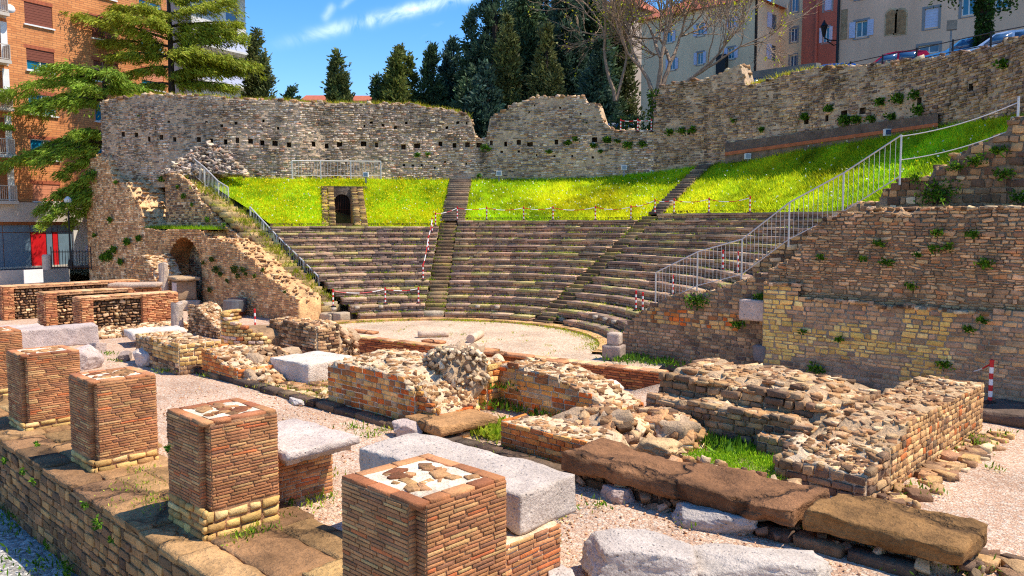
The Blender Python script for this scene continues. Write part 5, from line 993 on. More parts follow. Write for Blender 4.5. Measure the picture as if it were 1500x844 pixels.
for x in (-.45, .5): m = MB(); m.lathe([(.50, .28), (.50, .80), (.47, .82)], 20, (x, 0, 0)); m.build('vat', M['zinc'], tk, False)
for x in (-.5, .5): m = MB(); m.box((x - .3, -.3, 0), (x + .3, .3, .3), S(150, 88, 64)); m.build('brick_foot', M['brick'], tk)

# ================================================================== gate in the grass bank
gt = empty('bank_gate', tuple(cav(bank_r0(TH_DOOR), TH_DOOR, RI * 13)), GATE_DIR, 'arched iron gate between stepped stone cheek walls in the grass bank', 'gate'); Lg = DOOR_R - bank_r0(TH_DOOR); zr = lambda x: bank_z(TH_DOOR, bank_r0(TH_DOOR) + x) - RI * 13; hp = Heap()
gat = tuple(gt.location)
for sd in (-1, 1):
    ya, yb_ = sd * .5, sd * 1.22; m = MB(); zq = zr(Lg) + .06
    m.add([(0, ya, -.2), (Lg, ya, -.2), (Lg, ya, zq), (0, ya, .1), (0, yb_, -.2), (Lg, yb_, -.2), (Lg, yb_, zq), (0, yb_, .1)], [[0, 1, 2, 3], [4, 5, 6, 7], [3, 2, 6, 7], [0, 3, 7, 4]], S(150, 130, 100)); m.build('cheek_wall', M['mortar'], gt)
    for i in range(34):
        z = i * zq / 34; x0 = max(0, (z - .1) / max(zq, .1) * Lg)
        for j in range(2): hp.add([(x0 + .16, sd * (.68 + .36 * j) + rng.normal(0, .02), z + .05)], (0, -1, 0), UP, (-1, 0, 0), .17, .035, .22, .012, .15, pick([(S(196, 172, 112), 2), (S(150, 128, 92), 2), (S(116, 98, 78), 2)], 1))
hp.build(gt, M['stone'], 'cheek_stone', 110, 'cheek_stones', gat); zl = zr(Lg); dh, dw = 1.45, .46; V = []; F = []; n = 10
for i in range(n + 1): a = math.pi * i / n; V += [(Lg, -dw * math.cos(a), dh + dw * math.sin(a)), (Lg, -dw * math.cos(a) * 3.1, max(zl + .12, dh + dw + .18))]
for i in range(n): F.append([2 * i, 2 * i + 2, 2 * i + 3, 2 * i + 1])
k = len(V); V += [(Lg, -dw, -.2), (Lg, -dw * 3.1, -.2), (Lg, dw, -.2), (Lg, dw * 3.1, -.2)]; F += [[k + 1, k, 0, 1], [k + 2, k + 3, 2 * n + 1, 2 * n]]
mesh('front_wall', V, F, M['far'], gt, np.asarray(S(112, 98, 84))); m = MB(); m.box((Lg + .15, -.6, -.2), (Lg + .25, .6, 2.2)); m.build('passage_shade', M['dark'], gt); m = MB()  # near-black box close behind the bars paints in the passage's darkness
zt_ = max(zl + .12, dh + dw + .18); m.box((Lg, -1.5, zt_ - .12), (Lg + 1.2, 1.5, zt_), S(140, 126, 108)); m.build('lintel_slab', M['far'], gt)
for i in range(9): y = -.4 + .1 * i; m = MB(); m.box((Lg + .1, y - .014, -.1), (Lg + .13, y + .014, dh + math.sqrt(max(0, dw * dw - y * y)))); m.build('gate_bar', M['rust'], gt)
for z in (.35, .95): m = MB(); m.box((Lg + .09, -dw, z), (Lg + .14, dw, z + .05)); m.build('cross_bar', M['rust'], gt)
# passage wall along the foot of the rear wall left of and above the gate
# ================================================================== railings
def railing(name, label, base, h, sp=.13, kind=True, bot=.12, th=1.):
    base = [np.asarray(b, float) for b in base]; r_ = empty(name, tuple(base[0]), 0, label, 'railing'); o = base[0]; up = lambda v, z: v - o + (0, 0, z)
    for i, b in enumerate(base): m = MB(); m.tube([up(b, -.1), up(b, h)], .026 * th, 6); m.build('post', M['steel'], r_)
    for a, b in zip(base[:-1], base[1:]):
        m = MB(); m.tube([up(a, h), up(b, h)], .022 * th, 6); m.build('top_rail', M['steel'], r_); m = MB(); m.tube([up(a, bot), up(b, bot)], .016, 6); m.build('bottom_rail', M['steel'], r_)
        if kind:
            n = max(2, int(np.linalg.norm((b - a)[:2]) / sp))
            for k in range(1, n): q = a + (b - a) * k / n; m = MB(); m.tube([up(q, bot), up(q, h)], .0075 * th, 4, caps=False); m.build('baluster', M['steel'], r_)
    return r_
railing('handrail', 'long grey steel railing stepping up along the right side wall', [OY(a, b, 22.75) for a, b in ((960, 452), (1021, 424), (1086, 408), (1155, 357), (1234, 317), (1318, 265))], 1.2)
railing('handrail', 'grey steel railing along the foot of the left stair', [OY(a, b, 21.6) for a, b in ((468, 440), (446, 417), (425, 396), (406, 377), (386, 355), (367, 334))], 1.12, .16, th=1.5)
railing('handrail', 'upper grey steel railing at the left end of the grass bank', [OY(a, b, 21.6) for a, b in ((335, 304), (320, 294), (300, 273), (281, 257))], 1.1, .16, th=1.5)
railing('handrail', 'short level steel railing at the head of the left stair', [OY(a, b, 21.6) for a, b in ((281, 257), (262, 256), (244, 256))], 1.0, .16, th=1.5)
railing('handrail', 'level steel railing on the ledge in front of the rear wall above the gate', [DD(a, 260, wall_D(a) - .8) for a in (428, 470, 514, 558)], .98, .18, th=1.5)
# wire handrail from the long railing up to the right
w0 = empty('wire_rail', tuple(OY(1318, 200, 22.75)), 0, 'thin double wire handrail sagging up to the right edge', 'wire'); o0 = OY(1318, 200, 22.75)
pe = OY(1492, 150, 23.6); 
for dz in (0, -.62):
    m = MB(); m.tube([o0 + (pe - o0) * t + (0, 0, dz - .12 * 4 * t * (1 - t)) - o0 for t in np.linspace(0, 1, 14)], .014, 5); m.build('wire', M['steel'], w0)
m = MB(); m.tube([pe - o0 + (0, 0, .15), pe - o0 + (0, 0, -1.1)], .03, 6); m.build('post', M['steel'], w0)

# ------------------------------------------------------------------ red and white barrier posts and chains
def paint_mat():
    s = Nodes('barrier_paint'); a = s.n('ShaderNodeAttribute', attribute_name='col').outputs['Color']; return s.done(a, .45, None, 0, .4)
M['paint'] = paint_mat(); RED, WHT = S(200, 24, 34), S(236, 232, 228)
ORD = ['first', 'second', 'third', 'fourth', 'fifth', 'sixth', 'seventh', 'eighth', 'ninth', 'tenth', 'eleventh', 'twelfth', 'thirteenth']
def bpost(base, h, label, group, r_=.035):
    p = empty('barrier_post', tuple(base), 0, label, 'post', group); m = MB(); nb = 7
    for i in range(nb): m.tube([(0, 0, h * i / nb), (0, 0, h * (i + 1) / nb)], r_, 8, RED if i % 2 == 0 else WHT, True)
    m.build('striped_pole', M['paint'], p); m = MB(); m.lathe([(.13, -.02), (.13, .03), (.05, .06)], 12, (0, 0, 0)); m.build('foot', M['black'], p); m = MB(); m.lathe([(r_ + .008, 0), (r_ + .01, .03), (.01, .05)], 8, (0, 0, h), RED); m.build('cap', M['paint'], p); return np.asarray(base) + (0, 0, h * .96)
def chain(a, b, label, group=None, sag=.12):
    m = MB(); t = np.linspace(0, 1, 13); P = [a + (b - a) * q - np.array([0, 0, sag * np.linalg.norm(b - a) * 4 * q * (1 - q) * .5]) for q in t]
    for i in range(12): m.tube([P[i] - a, P[i + 1] - a], .018, 5, RED if (i // 3) % 2 == 0 else WHT, False)
    o = m.build('barrier_chain', M['paint']); o.location = tuple(a); return tag(o, label, 'chain', group)
def run(pts, h, what, group, chainlab=None):
    tops = []
    for i, b in enumerate(pts): tops.append(bpost(b, h, 'striped post, %s from the left %s' % (ORD[i], what), group))
    for i, (a, b) in enumerate(zip(tops[:-1], tops[1:])): chain(a, b, 'chain right of the %s post from the left %s' % (ORD[i], what), 'chains ' + group[6:] if group else None)
def on_row(px, k, wd_r=.3):
    r = R0 + TR * k + wd_r; z = RI * (k + 1); d = ray(px, 330)[:2]; a = d @ d; b = -2 * d @ C; c = C @ C - r * r; t = (-b + math.sqrt(max(0, b * b - 4 * a * c))) / (2 * a); q = d * t; return np.array([q[0], q[1], z])
run([on_row(px, 12 if px < 650 else (13 if px < 932 else 14)) for px in (638, 670, 713, 767, 810, 872, 924, 959, 987, 1038, 1098)], .72, 'along the top tier', 'posts along the top seat row')
run([on_row(px, 1, .2) for px in (486, 563, 612)], .75, 'on the low left tier', 'posts on the lower left tier')
run([on_row(619, 4, .1), on_row(627, 8, .1), on_row(633, 11, .1)], .75, 'climbing beside the left stair', 'posts beside the left stair')
for px, py, lab in ((460, 458, 'red and white post at the foot of the left railing, left of a pair'), (475, 458, 'red and white post at the foot of the left railing, right of a pair')): bpost(OY(px, py, 21.3), .62, lab, None)
for px, k, lab in ((933, 2, 'red and white post low beside the right side wall'), (943, 2, 'second red and white post low beside the right side wall'), (987, 4, 'red and white post seen through the lower long railing'),
                   (1060, 7, 'left one of two red and white posts seen through the long railing'), (1082, 7, 'right one of two red and white posts seen through the long railing')): bpost(on_row(px, k, .25), .75, lab, None)
tp = [bpost(DD(px, 193, wall_D(px) - .3), .7, 'red and white post on the low wall gap, %s of three' % n_, 'posts in the rear wall gap') for px, n_ in ((909, 'leftmost'), (934, 'middle'), (954, 'rightmost'))]
chain(tp[0], tp[1], 'chain between the left and middle posts in the rear wall gap'); chain(tp[1], tp[2], 'chain between the middle and right posts in the rear wall gap')
q1 = bpost(G(1450, 590, .28), .98, 'tall red and white post behind the far end of the right corner wall', None, .045); q2 = bpost(G(1402, 584, .0), .75, 'red and white post partly hidden behind the right corner wall', None, .05); chain(q1, q2, 'chain slung between the two posts behind the right corner wall')
bpost((-30.6, 16.5, 0), .9, 'lone red and white post among the left ruins', None)

# ================================================================== plants on walls and ground
def ORDN(n): return {1: 'first', 2: 'second', 3: 'third', 4: 'fourth', 5: 'fifth', 6: 'sixth', 7: 'seventh', 8: 'eighth', 9: 'ninth', 10: 'tenth'}.get(n, '%d%s' % (n, 'th' if 10 < n % 100 < 20 else {1: 'st', 2: 'nd', 3: 'rd'}.get(n % 10, 'th')))
def plants(pts, flat, label, group, name='wall_plant', r_=(.22, .34), leaf=.1, n=90, cols=GC):
    pts = sorted(pts, key=lambda p: PX(p[:3])[0])
    for i_, p in enumerate(pts):
        s = rng.uniform(*r_) * (p[3] if len(p) > 3 else 1); lab_ = label; label = '%s%s, %s from the left' % ('large ' if s > .42 else ('tiny ' if s < .2 else ''), lab_, ORDN(i_ + 1)); tuft(name, p[:3], s, s * 1.1, int(n * (s / .25) ** 1.3), None, cols, leaf, .4, label, 'plant', group, flat); label = lab_
plants([(*OY(a, b, 21.88 if b > 428 else 22.1), s) for a, b, s in ((1205, 378, .8), (1265, 379, .9), (1290, 358, .8), (1380, 295, .2), (1370, 365, .9), (1390, 363, 1.1), (1375, 342, .7), (1425, 344, 1.1), (1443, 387, 1.2), (1300, 385, .8), (1345, 375, .7), (1335, 420, .8), (1420, 482, .8), (1440, 470, .6), (1178, 486, .6), (1232, 498, .8), (1385, 535, 1.0), (1197, 540, 1.1))], (0, -1, 0), 'leafy green weed growing from the big right-hand wall', 'weeds on the big right wall', r_=(.15, .26))
plants([(*OY(a, b, 22.2), s) for a, b, s in ((1022, 441, 1.6), (1083, 476, .8), (1115, 436, .7), (1040, 530, .6))], (0, -1, 0), 'green weed growing from the low right side wall', 'weeds on the low right wall')
plants([(*OY(a, b, 23.4), s) for a, b, s in ((1373, 282, 2.0), (1430, 236, 1.3), (1465, 222, .8), (1342, 262, .7), (1470, 256, .8), (1400, 245, .7), (1497, 290, 1.2))], (0, -1, 0), 'dark green bush growing from the stepped upper right wall', 'bushes on the upper right wall')
plants([(*DD(a, b, wall_D(a) - .15), s) for a, b, s in ((210, 170, .7), (228, 173, .7), (240, 262, 1.6), (612, 228, .9), (626, 226, .6), (711, 218, 1.7), (702, 258, .6), (860, 180, .8), (832, 210, .8), (845, 205, 1.0), (890, 205, 1.2), (870, 214, .7), (805, 223, .7), (922, 213, 1.3), (905, 208, .9), (942, 212, 1.2), (880, 222, .6), (982, 194, 1.1), (1000, 192, 1.3), (1016, 191, 1.3),
                                                              (1180, 172, 1.6), (1215, 160, 1.0), (1235, 175, 1.1), (1290, 150, 1.3), (1317, 146, 1.8), (1340, 140, 1.0), (1347, 163, 1.4), (1305, 172, 1.0), (1275, 176, 1.2), (1240, 178, 1.5), (1255, 176, 1.2), (1115, 190, .7), (1075, 178, .6), (1470, 95, 1.0))], unit((.6, -.8, 0)), 'green weed growing from the rear retaining wall', 'weeds on the rear wall', r_=(.24, .36), leaf=.14)
plants([(*OY(a, b, 19.1), s) for a, b, s in ((318, 395, 1.3), (312, 380, .8), (325, 402, .7), (309, 425, .9), (350, 405, .8), (362, 402, .7), (375, 405, .8), (335, 412, .7), (387, 396, .5), (300, 385, .6), (345, 395, 1.3), (358, 396, 1.2), (420, 428, .5))], (0, -1, 0), 'dark ivy tuft growing on the sunlit left side wall', 'ivy on the left side wall', cols=[S(60, 84, 30), S(84, 104, 36), S(104, 112, 40)])
plants([(*OY(a, b, 19.5), s) for a, b, s in ((160, 375, 1.6), (168, 366, 1.3), (152, 378, 1.0), (188, 355, 1.2), (178, 384, 1.0), (163, 322, .9), (205, 350, .8), (140, 345, .5), (172, 268, .6))], (0, -1, 0), 'green creeper tuft on the tall left ruined pier', 'creepers on the left pier', r_=(.3, .45), leaf=.14)
plants([(*OY(a, b, 20.3), s) for a, b, s in ((270, 288, .9), (283, 300, .8), (262, 275, .6), (305, 322, .8), (330, 330, .7), (352, 352, .6))], (0, -1, 0), 'small dark bush on the upper left side wall', 'bushes on the upper left wall')
tuft('pillar_weed', (-11.63, 4.92, 1.2), .07, .12, 50, None, GC, .05, .5, 'small green weed sprouting from the second nearest brick pillar', 'plant', None, (0, -1, 0))
plants([(*OY(a, b, 4.42), s) for a, b, s in ((40, 690, 1), (55, 705, .8), (130, 740, .8), (150, 765, 1), (105, 830, 1.6), (75, 800, .6), (60, 650, .8), (12, 675, 1.0), (170, 790, .7))], (0, -1, 0), 'trailing weed on the face of the foreground ledge wall', 'weeds on the ledge wall', r_=(.12, .2), leaf=.06, n=70)
# weeds along the gravel edges
def weeds(name, label, spots, n=40, h=.12, leaf=.07, cols=GC, spread=.16, flowers=0):
    Ps = []; Cs = []
    for x, y, z, s in spots:
        k = int(n * s); Ps.append(np.stack([x + rng.normal(0, spread * s, k), y + rng.normal(0, spread * s, k), np.full(k, z)], 1))
    P = np.concatenate(Ps); c = np.array(cols)[rng.integers(0, len(cols), len(P))] * rng.uniform(.7, 1.3, (len(P), 1)); D = rng.normal(0, .55, (len(P), 3)) + (0, 0, 1.1)
    P[:, 2] += rng.uniform(0, h * .5, len(P)); V, F, Cc = cards(P, D, rng.uniform(.4, 1.1, len(P)) * h, rng.uniform(.05, .16, len(P)) * h, c); tag(mesh(name, V, F, M['leaf'], None, Cc), label, 'weeds', None, 'stuff')
LG = [S(130, 156, 40), S(160, 178, 50), S(186, 190, 70)]
weeds('gravel_weeds', 'low green weeds scattered along the edges of the gravel', [(*G(a, b, .01), s) for a, b, s in ((925, 690, 1.6), (1020, 718, 1.4), (1135, 752, 1.6), (1165, 770, 1.2), (1060, 720, 1.0), (870, 745, .8), (825, 750, .6), (1010, 770, .6), (1245, 795, 1.0), (1330, 815, 1.2), (1380, 830, 2.0), (1400, 825, 1.4), (1345, 722, 1.2), (1385, 655, 1.3), (1395, 640, 1.0), (1440, 655, 1.2), (1470, 640, .8), (1430, 645, 1.2),
    (430, 745, 1.6), (475, 700, 1.0), (420, 700, 1.0), (455, 690, .7), (470, 735, 1.0), (540, 640, .8), (520, 628, .8), (610, 648, .6), (715, 690, .6), (240, 545, 1.0), (265, 545, 1.2), (305, 552, .8), (410, 570, .6), (160, 520, 1.0), (170, 530, .9), (560, 634, .8), (700, 622, .5), (360, 790, .8), (385, 780, .8), (820, 760, .5), (960, 700, .6), (1090, 735, .9), (760, 830, 1.0), (795, 800, .7), (1455, 690, .5))], 60, .13, cols=LG + GC)
weeds('patch_weeds', 'bright green patch of clover in the hollow of the right ruin', [(x, y, .02 + .1 * rng.random(), 1) for x, y in zip(rng.uniform(-7.9, -6.15, 60), rng.uniform(12.95, 14.3, 60))], 150, .085, cols=[S(150, 190, 30), S(176, 210, 40), S(120, 166, 30)], spread=.15)
weeds('dark_weeds', 'darker leafy weeds with thin stems at the foot of the broad right ruin', [(x, y, .02, 1) for x, y in zip(rng.uniform(-9.7, -7.4, 30), rng.uniform(13.9, 14.45, 30))], 36, .26, cols=GC, spread=.15)
weeds('slab_weeds', 'tall yellow-green weeds growing beside the flat brown slab', [(x, y, .02, 1) for x, y in zip(rng.uniform(-12.2, -11.2, 24), rng.uniform(11.6, 12.4, 24))], 44, .24, cols=[S(176, 190, 50), S(150, 176, 40), S(196, 200, 70)], spread=.16)
weeds('wall_foot_weeds', 'dark green weeds along the foot of the brick walls behind the passage', [(*OY(a, 604, 13.6)[:2], .02, s) for a, s in ((740, 1.2), (760, .6), (790, .8), (818, 1.2), (840, .6))] + [(-13.6, 13.6, .1, 1.6), (-13.55, 13.65, .5, 1.4)], 60, .2)
weeds('ledge_weeds', 'thin grass growing between the flagstones of the foreground ledge', [(*G(a, b, .04), s) for a, b, s in ((200, 715, 1.4), (215, 735, 1.4), (225, 745, 1), (208, 690, .8), (70, 612, 1.2), (85, 606, 1), (150, 660, .6), (340, 790, 1.0))], 60, .09, cols=LG)
weeds('orchestra_weeds', 'thin yellow-green grass along the orchestra kerb', [(*cav(R0 - rng.uniform(.4, .9), t)[:2], .03, rng.uniform(.4, 1.2)) for t in rng.uniform(R(28), R(172), 110)] + [(*(C + rng.normal(0, 3.0, 2) + (3, 3)), .02, .35) for _ in range(50)], 34, .1, cols=[S(196, 196, 40), S(170, 180, 40), S(140, 160, 34)], spread=.22)
weeds('ditch_weeds', 'dark green weeds on the grey gravel below the foreground ledge', [(*G(a, b, -1.48), s) for a, b, s in ((10, 745, 3), (30, 755, 2), (5, 765, 2), (60, 815, 2), (85, 825, 2), (25, 735, 2), (0, 735, 3), (95, 838, 2))], 60, .16, spread=.3)
weeds('side_wall_weeds', 'weeds along the foot of the right side wall', [(*G(a, b, .02), s) for a, b, s in ((915, 527, 1.2), (930, 530, 1.2), (945, 532, 1.2), (965, 535, 1), (985, 536, 1), (905, 529, 1), (1260, 556, 1.3), (1280, 560, 1.3), (1240, 552, 1), (1300, 566, .8))], 90, .2, spread=.25)
# pale parapet corner at the lower left
b = wbox('parapet_stone', (1.6, .5, .22), M['marble'], None, .03, .015, 3, .08, S(214, 208, 204), 91); p = G(2, 842, -.25); b.location = (p[0] - .35, p[1] - .35, -.3); b.rotation_euler = (0, 0, R(-2)); tag(b, 'pale stone parapet corner at the lower left edge', 'parapet')
wbs = wbox('parapet_core', (1.5, .45, 1.2), M['concrete'], b, .02, .01, 3, .2, S(150, 146, 140), 92, loc=(0, 0, -1.2))

for px, py, k, lab in ((357, 254, -.5, 'first from the left'), (536, 258, -.9, 'second from the left'), (731, 256, -.5, 'third from the left'), (914, 248, -.5, 'fourth from the left'), (1095, 232, -.5, 'fifth from the left'), (1300, 198, -.5, 'sixth from the left')):
    r_ = empty('floodlight', tuple(DD(px, py + 3, wall_D(px) + k)), YAW, 'small pale floodlight box on the ledge under the rear wall, ' + lab, 'floodlight', 'floodlights along the rear wall'); m = MB(); m.box((-.16, -.1, .06), (.16, .1, .36)); m.build('housing', M['white'], r_); m = MB(); m.box((-.12, -.115, .1), (.12, -.1, .32)); m.build('lens', M['glass'], r_); m = MB(); m.box((-.04, -.04, -.3), (.04, .04, .06)); m.build('bracket', M['zinc'], r_)

weeds('kerb_weeds', 'yellow-green weeds among the low stones behind the left kerb', [(x, y, .02, rng.uniform(.4, 1.2)) for x, y in zip(rng.uniform(-20.8, -17.0, 40), rng.uniform(10.95, 12.6, 40))] + [(x, 10.95, .05, .7) for x in rng.uniform(-24.5, -9, 24)], 30, .1, cols=[S(176, 176, 60), S(150, 160, 50), S(120, 140, 40)], spread=.2)
hp = Heap(); P = np.stack([rng.uniform(-20.6, -16.9, 90), rng.uniform(11.0, 12.8, 90), np.full(90, .02)], 1); P = P[~((P[:, 0] < -19.3) & (P[:, 1] > 11.8))]; scatter(hp, P, .08, .24, .03, .06, pal=PT, tilt=.08); r_ = empty('floor_stones', (0, 0, 0), 0, 'flat broken floor stones between the marble bench and the brick wall', 'stones'); hp.build(r_, M['stone'], 'stone', 90, 'stonework')

for x, y, sx, sy, sz, z, lab in ((-31.7, 20.75, 1.1, .9, .36, 0, 'lower pale stone block at the left end of the lowest tier'), (-32.4, 21.0, .9, .8, .5, .3, 'pale stone block stacked behind the lower one at the left tier end'), (-30.9, 20.9, .5, .6, .42, 0, 'small upright pale stone at the left end of the orchestra kerb')):
    b = wbox('stone_block', (sx, sy, sz), M['marble'], None, .02, .015, 4, .08, S(190, 176, 156), int(abs(x) * 10)); b.location = (x, y, z); b.rotation_euler = (0, 0, .15); tag(b, lab, 'block')
m = MB(); m.box((-33.4, 20.4, -.1), (-31.2, 22.4, .28), S(150, 126, 100)); tag(m.build('stone_landing', M['slab']), 'low stone landing at the foot of the left side stair', 'landing')
# ================================================================== buildings
def wallgrid(L, z0, z1, ops, dep=.18):
    """a wall in the local xz plane looking along -y, with real openings (x0, x1, z0, z1) and reveals"""
    xs_ = sorted({0, L, *[v for o in ops for v in o[:2]]}); zs_ = sorted({z0, z1, *[v for o in ops for v in o[2:4]]}); V = []; F = []; UV = []
    def quad(a, b, c, d):
        F.append([len(V) + i for i in range(4)]); V.extend([a, b, c, d])
    for i in range(len(xs_) - 1):
        for j in range(len(zs_) - 1):
            mx_, mz = (xs_[i] + xs_[i + 1]) / 2, (zs_[j] + zs_[j + 1]) / 2
            if any(o[0] < mx_ < o[1] and o[2] < mz < o[3] for o in ops): continue
            quad((xs_[i], 0, zs_[j]), (xs_[i + 1], 0, zs_[j]), (xs_[i + 1], 0, zs_[j + 1]), (xs_[i], 0, zs_[j + 1]))
    for a, b, c, d in [o[:4] for o in ops]:
        quad((a, 0, c), (a, dep, c), (a, dep, d), (a, 0, d)); quad((b, dep, c), (b, 0, c), (b, 0, d), (b, dep, d)); quad((a, dep, d), (b, dep, d), (b, 0, d), (a, 0, d)); quad((a, 0, c), (b, 0, c), (b, dep, c), (a, dep, c))
    return V, F
def wmesh(name, V, F, mat, parent):
    o = mesh(name, V, F, mat, parent); uv = o.data.uv_layers.new(name='UVMap'); vs = np.array([v for v in V]); li = np.empty(len(o.data.loops), np.int32); o.data.loops.foreach_get('vertex_index', li); uv.data.foreach_set('uv', np.stack([vs[li][:, 0] + vs[li][:, 1], vs[li][:, 2]], 1).astype(np.float32).ravel()); return o
def window(parent, x0, x1, z0, z1, dep=.16, pane='glass', frame='white', sill='white', shut=None, roller=None, roll=0., surround=None):
    w_ = empty('window', (x0, 0, z0)); w_.parent = parent; W, Hh = x1 - x0, z1 - z0; m = MB(); t = .07
    for a, b in (((0, dep - .06, 0), (t, dep, Hh)), ((W - t, dep - .06, 0), (W, dep, Hh)), ((t, dep - .06, 0), (W - t, dep, t)), ((t, dep - .06, Hh - t), (W - t, dep, Hh)), ((W / 2 - .04, dep - .07, t), (W / 2 + .04, dep - .01, Hh - t))): m.box(a, b)
    m.build('frame', M[frame], w_); m = MB()
    for a, b in ((t, W / 2 - .04), (W / 2 + .04, W - t)): m.box((a, dep - .03, t), (b, dep - .02, Hh - t))
    m.build('pane', M[pane], w_)
    if sill: m = MB(); m.box((-.1, -.12, -.10), (W + .1, dep - .08, -.002)); m.build('sill', M[sill], w_)
    if roller: m = MB(); n = int(Hh * (1 - roll) / .09) + 1; [m.box((.01, dep - .11 - .01 * (i % 2), Hh - .09 * (i + 1)), (W - .01, dep - .075, Hh - .09 * i - .004)) for i in range(n)]; m.build('roller_blind', M[roller], w_)
    if shut:
        for sx in (-1, 1):
            m = MB(); xa = -W * .52 if sx < 0 else W + .02; xb = xa + W * .5; m.box((xa, -.07, 0), (xb, -.03, Hh)); [m.box((xa + .05, -.085, .08 + k * .12), (xb - .05, -.068, .14 + k * .12)) for k in range(int((Hh - .2) / .12))]; m.build('shutter', M[shut], w_)
    if surround: m = MB(); s = .16; [m.box(a, b) for a, b in (((-s, -.03, -s), (0, .02, Hh + s)), ((W, -.03, -s), (W + s, .02, Hh + s)), ((0, -.03, Hh), (W, .02, Hh + s)), ((0, -.03, -s), (W, .02, -.101)))]; m.build('surround', M[surround], w_)
    return w_
# ------------------------------------------------------------------ orange brick apartment block on the left
ea = R(90 + 44 - 29.6); ev = np.array([math.cos(ea), math.sin(ea), 0]); bp = DD(38, 200, 56); S0 = -9.0
hb = empty('apartment_block', (bp[0] + ev[0] * S0, bp[1] + ev[1] * S0, 0), ea, 'orange brick apartment block with roller shutters at the upper left', 'building')
ops = []; Lb = 20.7; rows_ = [(18.05, 19.55), (14.95, 16.42), (11.97, 13.35), (8.85, 10.25), (5.95, 7.15), (21.15, 22.65), (24.25, 25.75)]
for ci, (a, b) in enumerate(((.3, 2.25), (5.2, 7.2), (9.2, 11.2))):
    for (c, d) in rows_: ops.append((a - S0, b - S0, c, d))
lg = [(1.2, -1.35 - S0, c, c + 2.45) for c in (5.9, 9.0, 12.1, 15.2, 18.3)]
V, F = wallgrid(Lb, 5.83, 29, ops + [(a, b, c, d) for a, b, c, d in lg], .18)
# the local wall looks along -y: turn it so that it faces the theatre
wmesh('brick_wall', V, F, M['facade'], hb)
k = 0
for o_ in ops:
    sty = [('shutter', .05), ('shutter', .45), (None, 0), (None, 0), ('shutter2', .0), ('shutter2', .3), ('shutter', .7)][k % 7] if k < 14 else ('shutter2', .45); k += 1
    window(hb, *o_, pane='teal_glass', roller=sty[0], roll=sty[1])
for o_ in ops:
    m = MB(); n = int((o_[1] - o_[0] + .3) / .09); [m.box((o_[0] - .15 + i * .09, -.012, o_[3]), (o_[0] - .15 + i * .09 + .075, .02, o_[3] + .24)) for i in range(n)]; m.build('soldier_course', M['roof'], hb)
for a, b, c, d in lg:
    m = MB(); m.box((a, 1.4, c), (b, 1.45, d)); m.build('loggia_back', M['offwhite'], hb); m = MB(); m.box((a + .5, 1.36, c + .1), (b - 1.6, 1.4, d - .3)); m.build('loggia_door', M['shutter'], hb); m = MB(); m.box((a - .2, -.9, c - .22), (b + .15, .2, c)); m.build('balcony_slab', M['concrete'], hb)
    m = MB(); m.box((a - .15, -.86, c + .98), (b + .1, -.82, c + 1.03)); m.box((a - .15, -.86, c + .06), (b + .1, -.83, c + .1)); n = 50; [m.box((a - .1 + (b - a) * i / n, -.85, c + .1), (a - .08 + (b - a) * i / n, -.83, c + .98)) for i in range(n + 1)]; m.box((b + .06, -.86, c), (b + .1, 0, c + 1.03)); m.build('balcony_rail', M['concrete'], hb)
    m = MB(); m.box((b - .02, -.05, c - .2), (b + .4, .02, d + .2)); m.build('white_pilaster', M['white'], hb); m = MB(); m.box((a, 0, d), (b, 1.4, d + .03)); m.build('loggia_ceiling', M['offwhite'], hb)
m = MB(); m.box((0, -.35, 4.5), (Lb, .1, 5.83)); m.build('concrete_band', M['concrete'], hb); m = MB(); m.box((0, .3, 1.2), (Lb, .4, 4.5)); m.build('shop_back', M['dark'], hb)
xs1 = [5.6, 7.2, 9.05, 10.15, 10.6, 11.0, 12.05]
for i, (a, b) in enumerate(zip(xs1[:-1], xs1[1:])):
    m = MB(); m.box((a + .03, .12, 1.35), (b - .03, .16, 3.75)); m.build('red_door' if i in (2, 4) else 'shop_pane', M['red'] if i in (2, 4) else M['shopglass'], hb)
    m = MB(); m.box((a + .03, .12, 3.8), (b - .03, .16, 4.25)); m.build('fanlight', M['shopglass'], hb)
m = MB(); m.box((12.1, -.02, 1.2), (Lb, .2, 4.5)); m.build('white_pier', M['offwhite'], hb); m = MB(); m.box((5.4, .05, 1.2), (12.1, .14, 1.42)); m.build('shop_sill', M['concrete'], hb); m = MB(); m.box((13.0, -.05, 2.2), (13.5, -.021, 2.75)); m.build('notice_board', M['lilac'], hb)
m = MB(); m.box((0, .2, 1), (Lb - .02, 12, 29)); m.build('inner_mass', M['facade'], hb); m = MB(); m.box((-.3, -.5, 29), (Lb + .4, 12.4, 29.3)); m.build('roof', M['roof'], hb)
m = MB(); m.lathe([(.02, 0), (.25, .05), (.38, .14), (.40, .16)], 16, (0, 0, 0)); dsh = m.build('satellite_dish', M['white'], hb, True); dsh.location = (-1.0 - S0, -.4, 18.6); dsh.rotation_euler = (R(60), 0, R(-20))
tuft('balcony_plants', tuple(np.array([bp[0], bp[1], 0]) + ev * (-1.9) + np.array([ev[1], -ev[0], 0]) * .8 + (0, 0, 10.6)), .7, .8, 500, None, [S(120, 150, 40), S(150, 170, 60)], .16, .2, 'green balcony plants spilling over the rail at the left edge', 'plant')
